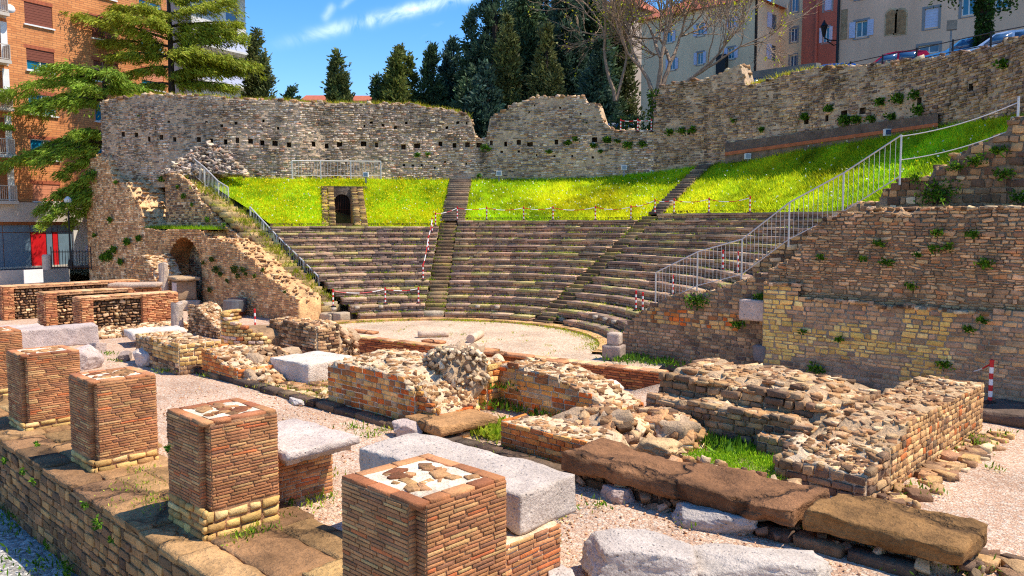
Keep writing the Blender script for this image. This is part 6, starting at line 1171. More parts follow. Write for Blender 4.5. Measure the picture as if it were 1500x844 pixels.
# street in front of it
st_ = sheet('street', [(-130, -20, 1.3), (-62.2, -20, 1.3), (-62.2, 14, 1.3), (-61.2, 23, 1.3), (-61.2, 60, 1.3), (-130, 60, 1.3)], M['asphalt'])
m = MB(); m.box((-62.3, -12, -.4), (-61.6, 19.3, 1.28), S(150, 140, 126)); o = m.build('low_wall', M['concrete']); tag(o, 'long low concrete wall between the ruins and the street at far left', 'wall')
m = MB(); p = DD(49, 403, 51.5); m.box((-.6, -.03, -.5), (.6, .03, .35)); o = m.build('blank_sign', M['white']); o.location = (p[0], p[1], p[2]); o.rotation_euler = (0, 0, ea); tag(o, 'blank white panel leaning at the low street wall', 'sign')
fc = empty('iron_fence', tuple(DD(76, 395, 53.2)), 0, 'black iron street fence left of the tall pier', 'fence'); fa, fb_ = DD(76, 394, 53.2), DD(134, 394, 52.6)
for z in (.15, 1.15): m = MB(); m.tube([fa - fa + (0, 0, z), fb_ - fa + (0, 0, z)], .03, 5); m.build('rail', M['black'], fc)
for i in range(15): m = MB(); q = (fb_ - fa) * i / 14; m.tube([q, q + (0, 0, 1.5 if i % 7 == 0 else 1.3)], .035 if i % 7 == 0 else .018, 5); m.build('bar', M['black'], fc)
lp = empty('street_lamp', tuple(DD(104, 394, 53.5)), 0, 'slim dark street lamp pole in front of the white shop pier', 'lamp'); m = MB(); m.lathe([(.16, 0), (.15, .5), (.06, .6), (.05, 4.2), (.04, 4.3)], 10, (0, 0, 0)); m.build('pole', M['black'], lp); m = MB(); m.lathe([(.05, 4.3), (.22, 4.36), (.26, 4.55), (.05, 4.75)], 12, (0, 0, 0)); m.build('lantern', M['white'], lp)
m = MB(); m.lathe([(.28, 0), (.28, .9), (.22, 1.0)], 14, (0, 0, 0), S(190, 180, 170)); o = m.build('stone_bollard', M['concrete']); o.location = tuple(DD(69, 395, 54)); tag(o, 'pale round bollard before the red shop door', 'bollard')

# ------------------------------------------------------------------ plastered houses on the right
def house(name, label, Y, xa, xb, z0, z1, mat, wins, side=None, roofc='roof', eave=.5, depth=10, **kw):
    r_ = empty(name, (xa, Y, 0), 0, label, 'building'); L = xb - xa; V, F = wallgrid(L, z0, z1, [w_[:4] for w_ in wins], .2); wmesh('front_wall', V, F, M[mat], r_)
    for w_ in wins: window(r_, *w_[:4], dep=.18, **(w_[4] if len(w_) > 4 else {}))
    m = MB(); m.box((0.01, .25, z0), (L - .26, depth, z1 - .01)); m.build('inner_mass', M[mat], r_)
    m = MB(); m.add([(-eave, -eave, z1), (L + eave, -eave, z1), (L + eave, depth + eave, z1), (-eave, depth + eave, z1), (L * .35, depth / 2, z1 + 2.2), (L * .65, depth / 2, z1 + 2.2)], [[0, 1, 5, 4], [1, 2, 5], [2, 3, 4, 5], [3, 0, 4], [3, 2, 1, 0]]); m.build('roof', M[roofc], r_); return r_
def W4(Y, X0, px0, y0, px1, y1, **k): a, b = OY(px0, y1, Y), OY(px1, y0, Y); return (a[0] - X0, b[0] - X0, OY((px0 + px1) / 2, y1, Y)[2], OY((px0 + px1) / 2, y0, Y)[2], k)
Y3 = 59.; X3 = OY(1225, 60, Y3)[0]; sh = dict(pane='teal_glass', shut='lilac', surround='frame_grey', sill=None)
be = house('plastered_house', 'wide beige plastered house with lilac shutters at the upper right', Y3, X3, 22, 9, 34, 'beige',
      [W4(Y3, X3, 1253, 31, 1271, 54, **sh), W4(Y3, X3, 1354, 12, 1375, 40, pane='glass', roller='lilac', roll=0, surround='frame_grey', sill=None), W4(Y3, X3, 1408, -6, 1430, 22, pane='teal_glass', surround='frame_grey', sill=None), W4(Y3, X3, 1457, -12, 1478, 12, pane='teal_glass', surround='frame_grey', sill=None), W4(Y3, X3, 1345, 66, 1376, 78, surround='frame_grey', sill=None), W4(Y3, X3, 1254, -22, 1271, -3, **sh), W4(Y3, X3, 1248, 95, 1270, 112, pane='glass', sill=None)])
# bricked-up twin arched window
for px in (1306, 1319):
    a = OY(px, 35, Y3); m = MB(); n = 10; hw_, h_ = .36, 1.35; pts2 = [(-hw_, -h_ / 2), (hw_, -h_ / 2), (hw_, h_ / 2 - .1)] + [(hw_ * math.cos(t), h_ / 2 - .1 + hw_ * math.sin(t)) for t in np.linspace(0.2, math.pi - .2, n)] + [(-hw_, h_ / 2 - .1)]
    for sc_, y_, cc, nm in ((1.28, -.02, S(196, 176, 150), 'arch_surround'), (1.0, -.045, S(170, 136, 104), 'arch_infill')):
        m = MB(); P2 = [(x * sc_, z * (sc_ * .5 + .5)) for x, z in pts2]; N_ = len(P2); m.add([(x, y_, z) for x, z in P2] + [(x, .1, z) for x, z in P2], [list(range(N_))] + [[i, (i + 1) % N_, N_ + (i + 1) % N_, N_ + i] for i in range(N_)], cc); o = m.build(nm, M['mortar'], be); o.location = (a[0] - X3, 0, a[2])
m = MB(); a = OY(1236, 35, Y3); m.box((-.2, -.03, -1.1), (.25, .05, 1.0), S(170, 146, 120)); o = m.build('blind_niche', M['mortar'], be); o.location = (a[0] - X3, 0, a[2])
m = MB(); m.tube([(0.15, -.12, 9), (.15, -.12, 33)], .1, 8); m.build('drainpipe', M['black'], be)
m = MB(); m.tube([(X3 * 0 + 10, -.1, 15.2), (24, -.1, 17.6)], .03, 5); m.build('cable', M['black'], be)
Y2 = 77.5; X2 = OY(1128, 60, Y2)[0]; xr1 = OY(1177, 60, Y2)[0]; xr2 = OY(1240, 60, Y2)[0]
house('plastered_house', 'cream house front set back beside the red house', Y2, X2, xr1, 9, 36, 'cream', [W4(Y2, X2, a, b, c, d, pane='glass', surround='frame_grey', sill=None) for a, b, c, d in ((1158, 41, 1168, 61), (1157, 81, 1167, 100), (1159, -4, 1169, 17))])
rd = house('plastered_house', 'narrow red plastered house between the cream and beige houses', Y2 - .4, xr1, xr2, 9, 36, 'redwall', [W4(Y2 - .4, xr1, 1205, 40, 1215, 62, **sh), W4(Y2 - .4, xr1, 1207, -12, 1219, 15, pane='glass', roller='lilac', roll=0, surround='frame_grey', sill=None)])
m = MB(); a = OY(1196, 60, Y2 - .4); m.tube([(a[0] - xr1, -.12, 9), (a[0] - xr1, -.12, 36)], .13, 8); m.build('drainpipe', M['redwall'], rd)
Y1 = 72.; X1 = OY(940, 60, Y1)[0]; xe = OY(1105, 60, Y1)[0]; zE = OY(1105, -2, Y1)[2]
b1 = house('plastered_house', 'yellowish corner house with lilac shutters behind the bare tree', Y1, X1, xe, 8, zE, 'cream', [W4(Y1, X1, a, b, c, d, **sh) for a, b, c, d in ((1021, 36, 1031, 52), (1067, 25, 1076, 41), (1021, 77, 1030, 94), (1066, 70, 1076, 86), (976, 46, 985, 62), (980, 86, 989, 102))] , depth=5.4)
sd = empty('side_wall', (xe - X1, 0, 0), R(90)); sd.parent = b1
opw = []
for (pa, ya, pb, yb_) in ((1130, 23, 1138, 42), (1129, 68, 1137, 88)): a, b = OX(pa, yb_, xe), OX(pb, ya, xe); opw.append((a[1] - Y1, b[1] - Y1, a[2], b[2]))
V, F = wallgrid(Y2 - Y1, 8, zE, opw, .2); wmesh('plaster', V, F, M['cream'], sd)
for o_ in opw:
    m = MB(); m.box((o_[0], .1, o_[2]), (o_[1], .14, o_[3])); m.build('side_pane', M['glass'], sd); m = MB(); m.box((o_[0] - (o_[1] - o_[0]) * .9, -.07, o_[2]), (o_[0] - .02, -.02, o_[3])); m.build('side_shutter', M['lilac'], sd)
m = MB(); m.tube([(.1, -.12, 8), (.1, -.12, zE)], .12, 8); m.build('drainpipe', M['darkbark'], sd)
m = MB(); a = OY(1060, 95, Y1); m.box((-.5, -.6, -.9), (.5, 0, .9)); o = m.build('dark_balcony_box', M['black'], b1); o.location = (a[0] - X1, 0, a[2])
Y0 = 86.; X0 = OY(868, 60, Y0)[0]; xz = OY(908, 60, Y0)[0]
house('plastered_house', 'ochre house glimpsed between the conifers and the bare tree', Y0, X0, xz, 8, OY(890, 8, Y0)[2], 'taupe', [W4(Y0, X0, a, b, c, d, sill=None) for a, b, c, d in ((876, 45, 884, 60), (892, 45, 900, 60))])
for px, D_, w_, lab in ((458, 120, 1.6, 'small red roofed house far behind the left rear wall'), (528, 125, 2.6, 'small house with a red roof between two far conifers')):
    q = DD(px, 150, D_); hs_ = empty('far_house', (q[0], q[1], q[2] - 9), R(44), lab, 'building'); m = MB(); m.box((-w_, 0, 0), (w_, 5, 9.2)); m.build('wall', M['cream'], hs_); m = MB(); m.add([(-w_ - .3, -.4, 9.2), (w_ + .3, -.4, 9.2), (w_ + .3, 5.4, 9.2), (-w_ - .3, 5.4, 9.2), (-w_, 2.5, 10.4), (w_, 2.5, 10.4)], [[0, 1, 5, 4], [2, 3, 4, 5], [1, 2, 5], [3, 0, 4]]); m.build('roof', M['roof'], hs_)
# white balcony block seen behind the cedar
q = DD(282, 100, 74); wb = empty('apartment_block', (q[0], q[1], 0), ea, 'white apartment block with balconies glimpsed behind the cedar', 'building'); Lw = 6.4
V, F = wallgrid(Lw, 4, 26.5, [(1 + 3 * i, 2.4 + 3 * i, z, z + 2.1) for i in range(2) for z in (11, 14.2, 17.4, 20.6, 23.6)], .2); wmesh('front_wall', V, F, M['offwhite'], wb)
for i in range(2):
    for z in (11, 14.2, 17.4, 20.6, 23.6): m = MB(); m.box((1 + 3 * i, .12, z), (2.4 + 3 * i, .16, z + 2.1)); m.build('window', M['glass'], wb)
for z in (10.8, 14.0, 17.2, 20.4): m = MB(); m.box((0, -1.3, z), (Lw, .1, z + .2)); m.build('balcony_slab', M['offwhite'], wb); m = MB(); m.box((0, -1.3, z + .2), (Lw, -1.24, z + 1.1)); m.build('balcony_panel', M['lilac'], wb)
m = MB(); m.box((0.01, .3, 4), (Lw - .01, 9, 26.4)); m.build('inner_mass', M['offwhite'], wb); m = MB(); m.box((-1, -1.8, 26.5), (Lw + .8, 9.6, 26.9)); m.build('roof', M['cream'], wb)

# ------------------------------------------------------------------ upper street: parapet, fence, cars, lamp
def hz(px, D_): q = DD(px, 100, D_); return np.array([q[0], q[1], hill_z(math.atan2(q[1] - C[1], q[0] - C[0]), math.hypot(q[0] - C[0], q[1] - C[1]))])
pa_, pb_ = DD(1080, 128, 50), DD(1195, 108, 44.5); m = MB(); v = pb_ - pa_; n = np.array([-v[1], v[0], 0]) / np.linalg.norm(v[:2]) * .35; za, zb2 = DD(1080, 108, 50)[2], DD(1195, 92, 44.5)[2]
m.add([(*pa_[:2], 9.5), (*pb_[:2], 9.5), (*pb_[:2], zb2), (*pa_[:2], za), (*(pa_ + n)[:2], 9.5), (*(pb_ + n)[:2], 9.5), (*(pb_ + n)[:2], zb2), (*(pa_ + n)[:2], za)], [[0, 1, 2, 3], [3, 2, 6, 7], [5, 4, 7, 6], [0, 3, 7, 4], [1, 5, 6, 2]]); tag(m.build('street_parapet', M['kerbstone']), 'grey concrete street parapet below the cream houses', 'parapet')
ff = empty('street_fence', tuple(DD(1225, 100, 37.5)), 0, 'thin black railing along the top of the right retaining wall', 'fence'); o0 = DD(1225, 100, 37.5); fp = [(1225, 97, 37.5), (1246, 92, 37.2), (1293, 82, 36.6), (1343, 72, 35.8), (1396, 60, 34.6), (1452, 48, 32.6), (1505, 38, 30.2)]; fp = [(a_, b_, wall_D(a_) + .75) for a_, b_, _ in fp]; o0 = DD(*fp[0]); ff.location = tuple(o0); FP = [DD(*f_) - o0 for f_ in fp]
for z in (0, -.45): m = MB(); m.tube([p + (0, 0, z) for p in FP], .022, 5); m.build('rail', M['black'], ff)
for p in FP: m = MB(); m.tube([p + (0, 0, -1.1), p + (0, 0, .06)], .04, 6); m.build('post', M['black'], ff)
def car(label, px, D_, col, rz, L=4.0, H_=1.48, ztop=None):
    q = hz(px, D_); zt_ = DD(px, ztop, D_)[2] if ztop else q[2] + H_
    c = empty('parked_car', (q[0], q[1], zt_ - H_), rz, label, 'car', 'cars parked along the upper street'); mat = plain('car_paint_%d' % px, col, .22, .1, .03, 3, .6)
    pr = [(-L / 2, .35), (-L / 2 + .02, .62), (-L / 2 + .12, .82), (-L * .27, .92), (L * .36, .95), (L / 2 - .05, .85), (L / 2, .6), (L / 2 - .03, .33), (L * .36, .22), (-L * .38, .22)]; V = []; N_ = len(pr); ws = (.70, .84, .84, .70)
    for y, s in zip((-.86, -.80, .80, .86), (.94, 1, 1, .94)): V += [(x * (s if abs(x) > L * .4 else 1), y, z) for x, z in pr]
    F = [list(range(N_))[::-1], [3 * N_ + i for i in range(N_)]] + [[a * N_ + i, a * N_ + (i + 1) % N_, (a + 1) * N_ + (i + 1) % N_, (a + 1) * N_ + i] for a in range(3) for i in range(N_)]; mesh('body', V, F, mat, c)
    cb = [(-L * .27, .90), (-L * .10, H_ - .06), (L * .02, H_), (L * .22, H_ - .02), (L * .36, H_ - .12), (L * .44, .92)]; V = []; 
    for y, yt in ((-.80, -.60), (.80, .60)): V += [(x, y if z < 1 else yt, z) for x, z in cb]
    n6 = len(cb); mesh('cabin', V, [list(range(n6))[::-1], [n6 + i for i in range(n6)]] + [[i, i + 1, n6 + i + 1, n6 + i] for i in range(n6 - 1)], mat, c)
    for sd_ in (-1, 1):
        for a, b in ((-.20, .045), (.07, .27)):
            xa, xb = L * a, L * b; P = [(xa - .02 if a < 0 else xa, sd_ * .80, .95), (xb, sd_ * .80, .95), (xb, sd_ * .645, H_ - .11), (xa + (.42 if a < 0 else 0), sd_ * .645, H_ - .11)]; P = [(x, y + sd_ * .012, z) for x, y, z in P]; mesh('side_window', P + [(x, y - sd_ * .01, z) for x, y, z in P], BOXF[[0, 1, 2, 3, 4, 5]], M['glass'], c)
    for a, b in (((-L * .262, .95), (-L * .108, H_ - .1)), ((L * .43, .96), (L * .368, H_ - .15))):
        P = [(a[0] - .012, -.72, a[1]), (a[0] - .012, .72, a[1]), (b[0] - .012, .56, b[1]), (b[0] - .012, -.56, b[1])] if a[0] < 0 else [(a[0] + .014, -.72, a[1]), (a[0] + .014, .72, a[1]), (b[0] + .014, .56, b[1]), (b[0] + .014, -.56, b[1])]; mesh('windscreen', P, [[0, 1, 2, 3]], M['glass'], c)
    for x in (-L * .31, L * .31):
        for y in (-.80, .80): wl = empty('wheel', (x, y, .31)); wl.parent = c; m = MB(); m.tube([(0, -.1, 0), (0, .1, 0)], .31, 18); m.build('tyre', M['tyre'], wl); m = MB(); m.tube([(0, -.108, 0), (0, .108, 0)], .19, 12); m.build('rim', M['zinc'], wl)
    for y in (-.62, .62): m = MB(); m.box((-L / 2 - .01, y - .14, .62), (-L / 2 + .12, y + .14, .76)); m.build('headlight', M['white'], c); m = MB(); m.box((L / 2 - .12, y - .12, .66), (L / 2 - .01, y + .12, .8)); m.build('tail_light', M['red'], c)
car('dark blue parked car low behind the broken wall top', 1112, 46.5, S(24, 48, 84), R(8), 4.0, ztop=116)
car('bright blue parked car behind the right retaining wall', 1212, 41.8, S(22, 108, 186), R(8), 4.1, ztop=97)
car('red parked car behind the right retaining wall', 1312, 40.2, S(196, 22, 52), R(8), 4.0, ztop=79)
car('light blue parked car beside the ivy-clad trunk', 1424, 37.2, S(96, 176, 226), R(8), 4.0, ztop=58)
car('white and blue parked car near the upper right edge', 1475, 35.4, S(206, 216, 232), R(8), 4.2, ztop=50)
tr_ = empty('white_car', tuple(hz(903, 54)), 0); bpy.data.objects.remove(tr_)
car('white parked car glimpsed through the gap in the rear wall', 898, 53.6, S(226, 226, 224), R(30), 4.0, ztop=181)
ll = empty('wall_lantern', tuple(DD(1207, 44, 60)), 0, 'black ornate street lantern on a scrolled wall bracket', 'lamp'); m = MB(); m.lathe([(.10, -.5), (.26, .25), (.30, .28), (.12, .52), (.03, .72)], 6, (0, 0, 0)); m.build('lantern', M['black'], ll); m = MB(); m.tube([(.0, 0, -.55), (.3, .2, -.75), (.8, .5, -.8), (1.3, .9, -.6), (1.6, 1.1, -.75)], .05, 6); m.tube([(.2, .1, -.8), (.6, .4, -1.15), (1.0, .65, -.95), (.8, .5, -.75)], .04, 6); m.build('bracket', M['black'], ll)
pk = empty('parking_machine', tuple(hz(1391, 36.5) + (0, 0, .3)), R(20), 'grey street box on a thin pole beside the light blue car', 'pole'); m = MB(); m.tube([(0, 0, 0), (0, 0, 2.2)], .04, 8); m.build('pole', M['zinc'], pk); m = MB(); m.box((-.18, -.15, 1.9), (.22, .15, 2.3)); m.build('box', M['kerbstone'], pk)

# ================================================================== trees
def conifer(label, px, top_y, D_, wpx, seed, col=S(62, 78, 46), zb=None, droop=.0, dens=1.0, skirt=.0):
    top = DD(px, top_y, D_); z0 = zb if zb is not None else 9.5; Hh = top[2] - z0; rad = wpx / 2 * D_ / FPX; g = np.random.default_rng(seed); r_ = empty('conifer', (top[0], top[1], z0), 0, label, 'tree', 'dark conifers behind the rear wall')
    m = MB(); m.tube([(0, 0, 0), (.1, 0, Hh * .5), (0, 0, Hh * .96)], [rad * .12 + .1, rad * .07 + .06, .03], 8); 
    P = []; Dn = []; Cc = []; lob = g.uniform(0, 6.3, 6)
    sub = [(0., 0., 1.0, .72)] + [(g.uniform(.25, .6) * math.cos(a), g.uniform(.25, .6) * math.sin(a), g.uniform(.5, .93), g.uniform(.42, .66)) for a in g.uniform(0, 6.283, 5)]
    for sx_, sy_, hf, rf in sub:
        for _ in range(int(48 * dens * (Hh * hf / 9) * (rad * rf / 1.0))):
            t = g.random() ** .8; a = g.uniform(0, 6.283); prof_ = (1 - t ** 1.5) ** .8 * (.72 + .28 * min(1, t / .2)) * (1 + .26 * math.sin(3 * a + lob[0] + 11 * t) + .2 * math.sin(37 * t + lob[2] + 2 * a)); rr_ = rad * rf * prof_ * (g.random() ** .4)
            c0 = np.array([sx_ * rad * (1 - .3 * t) + rr_ * math.cos(a), sy_ * rad * (1 - .3 * t) + rr_ * math.sin(a), Hh * hf * (.02 + .98 * t)]); k = int(g.integers(26, 52)); s = g.uniform(.18, .42) * (1 - .5 * t)
            up_ = g.uniform(.2, 1.2) - droop; P.append(c0 + g.normal(0, 1, (k, 3)) * (s * .8, s * .8, s)); out = np.array([math.cos(a), math.sin(a), up_]); Dn.append(out + g.normal(0, .5, (k, 3))); sh_ = g.uniform(.6, 1.4); Cc.append(np.asarray(col) * sh_ * g.uniform(.7, 1.3, (k, 1)) * g.uniform(.9, 1.1, (k, 3)))
            if g.random() < .06: m.tube([(sx_ * rad * .5, sy_ * rad * .5, c0[2] - .3 * rr_), tuple(c0)], [.05, .015], 4, caps=False)
    P = np.concatenate(P); V, F, Cc = cards(P, np.concatenate(Dn), rng.uniform(.2, .48, len(P)), rng.uniform(.045, .1, len(P)), np.clip(np.concatenate(Cc), 0, 1)); mesh('crown', V, F, M['needle'], r_, Cc); m.build('trunk', M['darkbark'], r_)
DG, OG, BG = S(84, 104, 70), S(108, 114, 66), S(74, 98, 82)
for a in (('slim conifer just right of the cedar', 376, 46, 64, 66, 1, OG), ('low round conifer right of the slim one by the cedar', 428, 128, 66, 44, 2, DG), ('lone column-shaped conifer against the blue sky', 494, 76, 66, 58, 3, S(104, 114, 66)), ('full pointed conifer in the middle of the skyline', 584, 68, 66, 84, 4, S(112, 120, 60)),
          ('low shrubby conifer left of the full pointed one', 552, 112, 66, 54, 5, DG), ('narrow conifer right of the full pointed one', 633, 66, 66, 66, 6, DG), ('ragged conifer next to the tallest group', 664, 60, 68, 84, 7, BG), ('tallest dark conifer left of the sky gap', 724, -70, 64, 150, 8, S(86, 108, 82)), ('olive brown conifer in front of the tallest one', 742, 24, 58, 60, 9, OG),
          ('tall dark conifer behind the stepped wall', 776, -40, 62, 100, 10, DG), ('olive conifer above the stepped wall top', 800, 36, 57, 72, 11, S(114, 118, 70)), ('broad dark conifer at the right of the group', 826, -40, 60, 110, 12, BG), ('dark conifer filling the right side of the group', 866, -10, 62, 120, 13, DG), ('low dark conifer behind the wall gap', 712, 96, 57, 84, 14, BG), ('dense dark conifer filling the gap behind the tallest one', 752, -10, 68, 110, 17, DG), ('tall back conifer between the olive ones', 800, -60, 70, 110, 18, BG), ('dark conifer at the back right of the group', 850, -40, 70, 110, 19, DG), ('low dark conifer left of the small bare tree', 880, 60, 57, 90, 20, BG), ('narrow dark conifer at the left edge of the tall group', 690, 20, 66, 64, 21, DG),
          ('shaded conifer beside the bare tree', 902, 10, 64, 90, 15, S(100, 104, 62)), ('ragged low conifer left of the wall gap', 684, 110, 60, 56, 16, DG)): conifer(*a, dens=1.25)
tuft('evergreen_shrub', tuple(hz(918, 53) + (0, 0, .2)), 1.5, 3.4, 1500, None, [S(54, 78, 50), S(70, 96, 56), S(96, 116, 60)], .26, .5, 'dark rounded evergreen shrub behind the white car', 'shrub')
tuft('evergreen_shrub', tuple(hz(886, 56) + (0, 0, .2)), 2.2, 3.8, 1700, None, [S(54, 72, 48), S(76, 92, 54)], .28, .5, 'dark shrub thicket below the right conifers', 'shrub')
def cedar(label, base, Hh, layers, seed, col, lit):
    g = np.random.default_rng(seed); r_ = empty('cedar_tree', tuple(base), 0, label, 'tree'); m = MB(); m.tube([(0, 0, 0), (.15, 0, Hh * .4), (0, .1, Hh * .75), (0, 0, Hh)], [.34, .27, .16, .04], 10); P = []; Dn = []; Cc = []
    for z, az, ln, rise, dr in layers:
        dv = np.array([math.cos(az), math.sin(az), 0]); sv = np.array([-dv[1], dv[0], 0]); q = lambda t: dv * ln * t + np.array([0, 0, z + rise * t - dr * t * t]); m.tube([q(t) for t in np.linspace(0, 1, 7)], np.linspace(.11, .02, 7), 6)
        for _ in range(int(23 * ln)):
            t = g.uniform(.12, 1.02); wid = ln * .22 * (1 - .55 * t) * (.5 + t); sd_ = g.normal(0, 1); c0 = q(t) + sv * sd_ * wid * .62 + np.array([0, 0, g.normal(.02, .09) - .25 * abs(sd_) * wid]); k = int(g.integers(16, 30)); P.append(c0 + g.normal(0, 1, (k, 3)) * (.17, .17, .06) + np.array([0, 0, -.34]) * g.random((k, 1)) ** 2)
            Dn.append(dv * .8 + sv * g.normal(0, .8) + np.array([0, 0, -.75]) + g.normal(0, .4, (k, 3))); Cc.append(np.asarray(col) * (1 - .0) * g.uniform(.6, 1.3) * g.uniform(.8, 1.25, (k, 1)) * g.uniform(.88, 1.12, (k, 3)))
    P = np.concatenate(P); V, F, Cc = cards(P, np.concatenate(Dn), rng.uniform(.2, .45, len(P)), rng.uniform(.022, .045, len(P)), np.clip(np.concatenate(Cc), 0, 1)); mesh('crown', V, F, M['needle'], r_, Cc); m.build('trunk', M['darkbark'], r_)
aR, aL = YAW, YAW + math.pi                                                 # towards the right and the left of the view
b0 = DD(158, 300, 54.3); zb = 1.3; zz_ = lambda y, D_=54.3: 4.5 + D_ * (325 - y) / FPX - zb; L_ = []
for y, az, ln, rise, dr in ((118, aL, 6.6, 1.0, 2.0), (108, aL + .5, 3.6, .9, .9), (125, aR, 2.6, .9, 1.2), (112, aR - .7, 2.2, .6, .8), (140, aL - .3, 6.9, 1.2, 2.0), (150, aL + .35, 4.5, .8, 1.4), (138, aL + 1.4, 2.5, .8, .8), (105, aL - .9, 2.2, .7, .5), (130, aR + .9, 2.4, .5, .8), (210, aL, 6.7, .9, 2.3), (200, aL - .35, 5.0, .8, 1.2), (218, aL + .4, 4.2, .5, 1.4), (228, aL + .1, 3.0, .2, 1.6), (225, aR + .8, 1.6, .2, .8), (196, aL + 1.0, 2.2, .5, .6), (262, aL, 4.4, .6, 2.6), (278, aL + .4, 3.8, .3, 2.4), (270, aL - .4, 3.6, .5, 2.2), (250, aL + 1.2, 1.6, .2, .6), (290, aL - .1, 2.6, .0, 1.6)): L_.append((zz_(y), az, ln, rise, dr))
cedar('layered cedar with drooping boughs in front of the orange building', (b0[0], b0[1], zb), zz_(95), L_, 5, S(134, 160, 50), 0)
b0 = DD(250, 130, 60); zb = 5.0; zz_ = lambda y, D_=60.: 4.5 + D_ * (325 - y) / FPX - zb; L_ = []; g5 = np.random.default_rng(11)
for y, az, ln, rise, dr in ((118, aR, 4.2, 2.3, .8), (112, aR + .4, 5.0, 2.0, 1.2), (92, aR - .3, 5.0, 1.0, .8), (88, aR + .2, 6.2, 1.0, 1.0), (100, aL, 3.4, .4, .9), (85, aL + .3, 4.2, .8, .9), (70, aL - .2, 5.6, 1.3, .6), (60, aL + .1, 6.6, 2.2, .3), (55, aR, 4.5, 1.2, .8), (42, aR + .3, 5.0, 1.2, .5), (40, aL + .5, 4.0, 1.0, .5), (25, aR - .2, 5.2, 1.4, .5), (22, aL - .3, 4.6, 1.2, .4), (5, aR + .2, 3.8, 1.2, .3), (0, aL, 3.9, 1.2, .3), (-15, aR, 2.8, 1, .2), (-20, aL + .3, 3.0, 1, .2), (75, aR + 1.5, 3, .6, .6), (50, aR - 1.5, 3, .8, .5), (30, aL + 1.3, 3, .8, .4), (65, aR + .1, 5.6, 1.6, .9), (80, aR - .6, 4, .6, .7), (110, aR - .2, 3.4, 1.2, .9), (122, aR + .1, 4.6, .5, .6), (124, aL + .2, 2.0, .3, .4)): L_.append((zz_(y), az, ln, rise, dr))
cedar('tall spreading cedar above the left end of the rear wall', (b0[0], b0[1], zb), zz_(-50), L_, 6, S(160, 168, 52), 0)
# bare tree with first yellow leaves
def bare_tree(label, base, seed, col_leaf, trunk, name='bare_tree'):
    g = np.random.default_rng(seed); r_ = empty(name, tuple(base), 0, label, 'tree'); m = MB(); br = MB(); LP = []
    def grow(p, d, ln, rad, lev):
        pts = [p]; n = 5; q = p.copy(); dd_ = d.copy()
        for i in range(n): dd_ = unit(dd_ + g.normal(0, .09 if lev < 2 else .14, 3) + (0, 0, .04)); q = q + dd_ * ln / n; pts.append(q.copy())
        (m if lev < 2 else br).tube(pts, np.linspace(rad, rad * .62, n + 1), 8 if lev < 2 else (5 if lev < 4 else 3), caps=False)
        if lev >= 3 and g.random() < .5: LP.append(pts[-1])
        if lev >= 6 or (lev == 5 and g.random() < .35): return
        k = 2 if lev < 2 or lev > 3 else 3
        for _ in range(k):
            i = int(g.integers(2, n + 1)) if lev else n; ax = unit(g.normal(0, 1, 3)); nd = unit(dd_ + np.cross(dd_, ax) * g.uniform(.4, .9)); grow(pts[i], nd, ln * g.uniform(.66, .92), max(.015, rad * .64 * (.85 if lev else 1)), lev + 1)
        if lev: grow(pts[-1], dd_, ln * .82, max(.018, rad * .68), lev + 1)
    for d, ln, rad in trunk: grow(np.array([0, 0, 0.]) + unit(d) * .1, unit(d), ln, rad, 0) if ln > 0 else None
    m.build('trunk', M['bark'], r_, True); br.build('branches', M['bark'], r_); LP = np.array(LP); LP = LP[g.random(len(LP)) < .16]; k = 5; P = np.repeat(LP, k, 0) + g.normal(0, .16, (len(LP) * k, 3)); V, F, Cc = cards(P, g.normal(0, 1, (len(P), 3)), g.uniform(.1, .2, len(P)), g.uniform(.04, .08, len(P)), jcol(col_leaf, len(P), .3)); mesh('leaves', V, F, M['leaf'], r_, Cc); return r_
tb = hz(968, 52); rv = np.array([math.cos(YAW), math.sin(YAW), 0])
bt_ = bare_tree('large bare tree with first yellow leaves above the wall gap', tuple(DD(962, 150, 52)), 21, S(196, 200, 40), [((-.05 * rv[0], -.05 * rv[1], 1), 2.7, .2), ((.38 * rv[0], .38 * rv[1], 1), 2.6, .19), (tuple(np.array([-.5 * rv[0], -.5 * rv[1], 1])), 2.4, .16), (tuple(rv * .85 + np.array([.1, .1, .8])), 2.8, .15)])
o_ = DD(962, 150, 52); m = MB(); m.tube([(.25, 0, tb[2] - o_[2] - .3), (.1, 0, -1.2), (0, 0, .3)], [.52, .44, .40], 10); m.build('lower_trunk', M['bark'], bt_, True)
n = 900; zc = rng.uniform(tb[2] - o_[2], .8, n); aa = rng.uniform(0, 6.28, n); P = np.stack([.12 + .5 * np.cos(aa), .5 * np.sin(aa), zc], 1) + rng.normal(0, .07, (n, 3)); V, F, Cc = cards(P, rng.normal(0, .6, (n, 3)) + (0, 0, -.3), .22, .08, jcol(S(84, 112, 26), n, .4)); mesh('ivy', V, F, M['leaf'], bt_, Cc)
bare_tree('small bare tree leaning left of the large one', tuple(DD(902, 150, 54)), 23, S(196, 200, 50), [(tuple(-.25 * rv + np.array([0, 0, 1])), 3.6, .14), (tuple(.2 * rv + np.array([0, 0, 1])), 3.0, .12)])
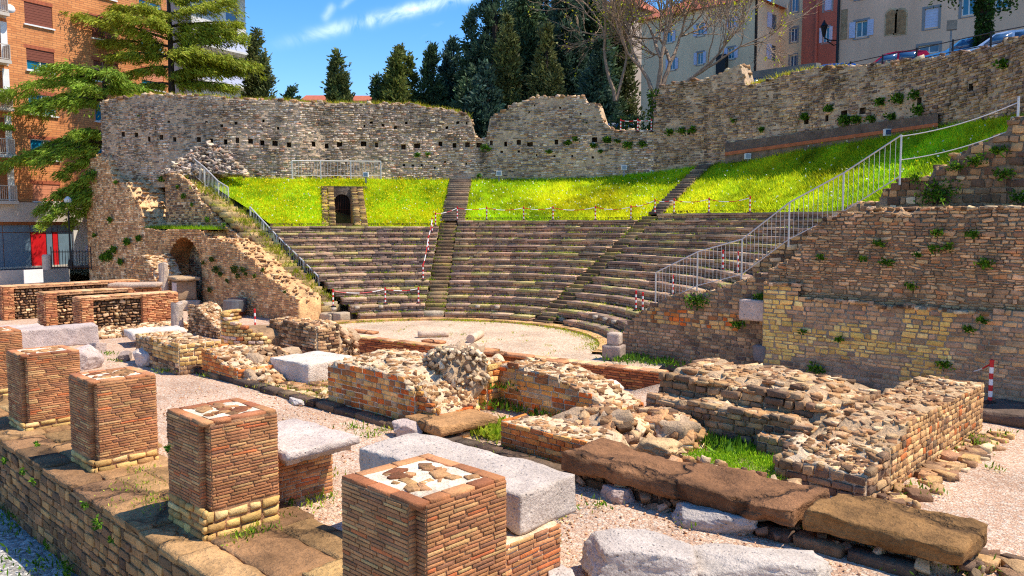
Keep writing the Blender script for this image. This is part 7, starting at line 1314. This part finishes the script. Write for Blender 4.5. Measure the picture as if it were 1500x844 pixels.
# ivy-clad trunk at the upper right
o_ = DD(1442, 72, 36.2); it = empty('ivy_tree', tuple(o_ - (0, 0, 1.2)), 0, 'ivy-covered tree trunk in front of the beige house', 'tree'); m = MB(); m.tube([(0, 0, 0), (-.05, 0, 2), (-.1, 0, 5)], [.28, .24, .2], 10); m.tube([(-.08, 0, 3.6), (1.2, .8, 4.6), (2.4, 1.7, 4.8)], [.12, .08, .03], 6); m.tube([(-.08, 0, 3.3), (-1.2, -.9, 4.2)], [.1, .03], 6); m.build('trunk', M['darkbark'], it)
n = 2600; zc = rng.uniform(.2, 4.4, n); aa = rng.uniform(0, 6.28, n); rr_ = .3 + .12 * n2(aa * 2, zc, 1.3, 3); P = np.stack([rr_ * np.cos(aa) - .06, rr_ * np.sin(aa), zc], 1); P2 = np.concatenate([np.array([c_]) + rng.normal(0, .3, (160, 3)) for c_ in ((1.0, .7, 3.9), (1.8, 1.3, 4.2), (-1.0, -.8, 3.7), (-1.7, -1.2, 4.0), (.6, .4, 3.3))]); P = np.concatenate([P, P2])
V, F, Cc = cards(P, rng.normal(0, .7, (len(P), 3)) + (0, 0, -.4), .17, .06, jcol(S(44, 70, 24), len(P), .45)); mesh('ivy', V, F, M['leaf'], it, Cc)
# grass and yellow flowers along wall tops
P = []
for px in rng.uniform(165, 690, 330): P.append(DD(px, float(np.interp(px, *zip(*TOPPX))) + 1, wall_D(px) + rng.uniform(0, .8)) + rng.normal(0, .12, (9, 3)) * (1, 1, .1))
for px in rng.uniform(1092, 1240, 70): P.append(DD(px, float(np.interp(px, *zip(*TOPPX))) + 1, wall_D(px) + rng.uniform(0, .8)) + rng.normal(0, .12, (9, 3)) * (1, 1, .1))
for px, w_, k in ((450, 40, 90), (600, 30, 40), (520, 60, 60)):
    for _ in range(k): q = px + rng.normal(0, w_); P.append(DD(q, float(np.interp(q, *zip(*TOPPX))) + rng.uniform(2, 26), wall_D(q) - .06) + rng.normal(0, .05, (5, 3)))
P = np.concatenate(P); V, F, Cc = blades(P, .26, .05, jcol(S(176, 176, 50), len(P), .35, .2), .5); tag(mesh('wall_top_grass', V, F, M['grass'], None, Cc), 'dry yellow-green grass growing along the rear wall top', 'grass', None, 'stuff')
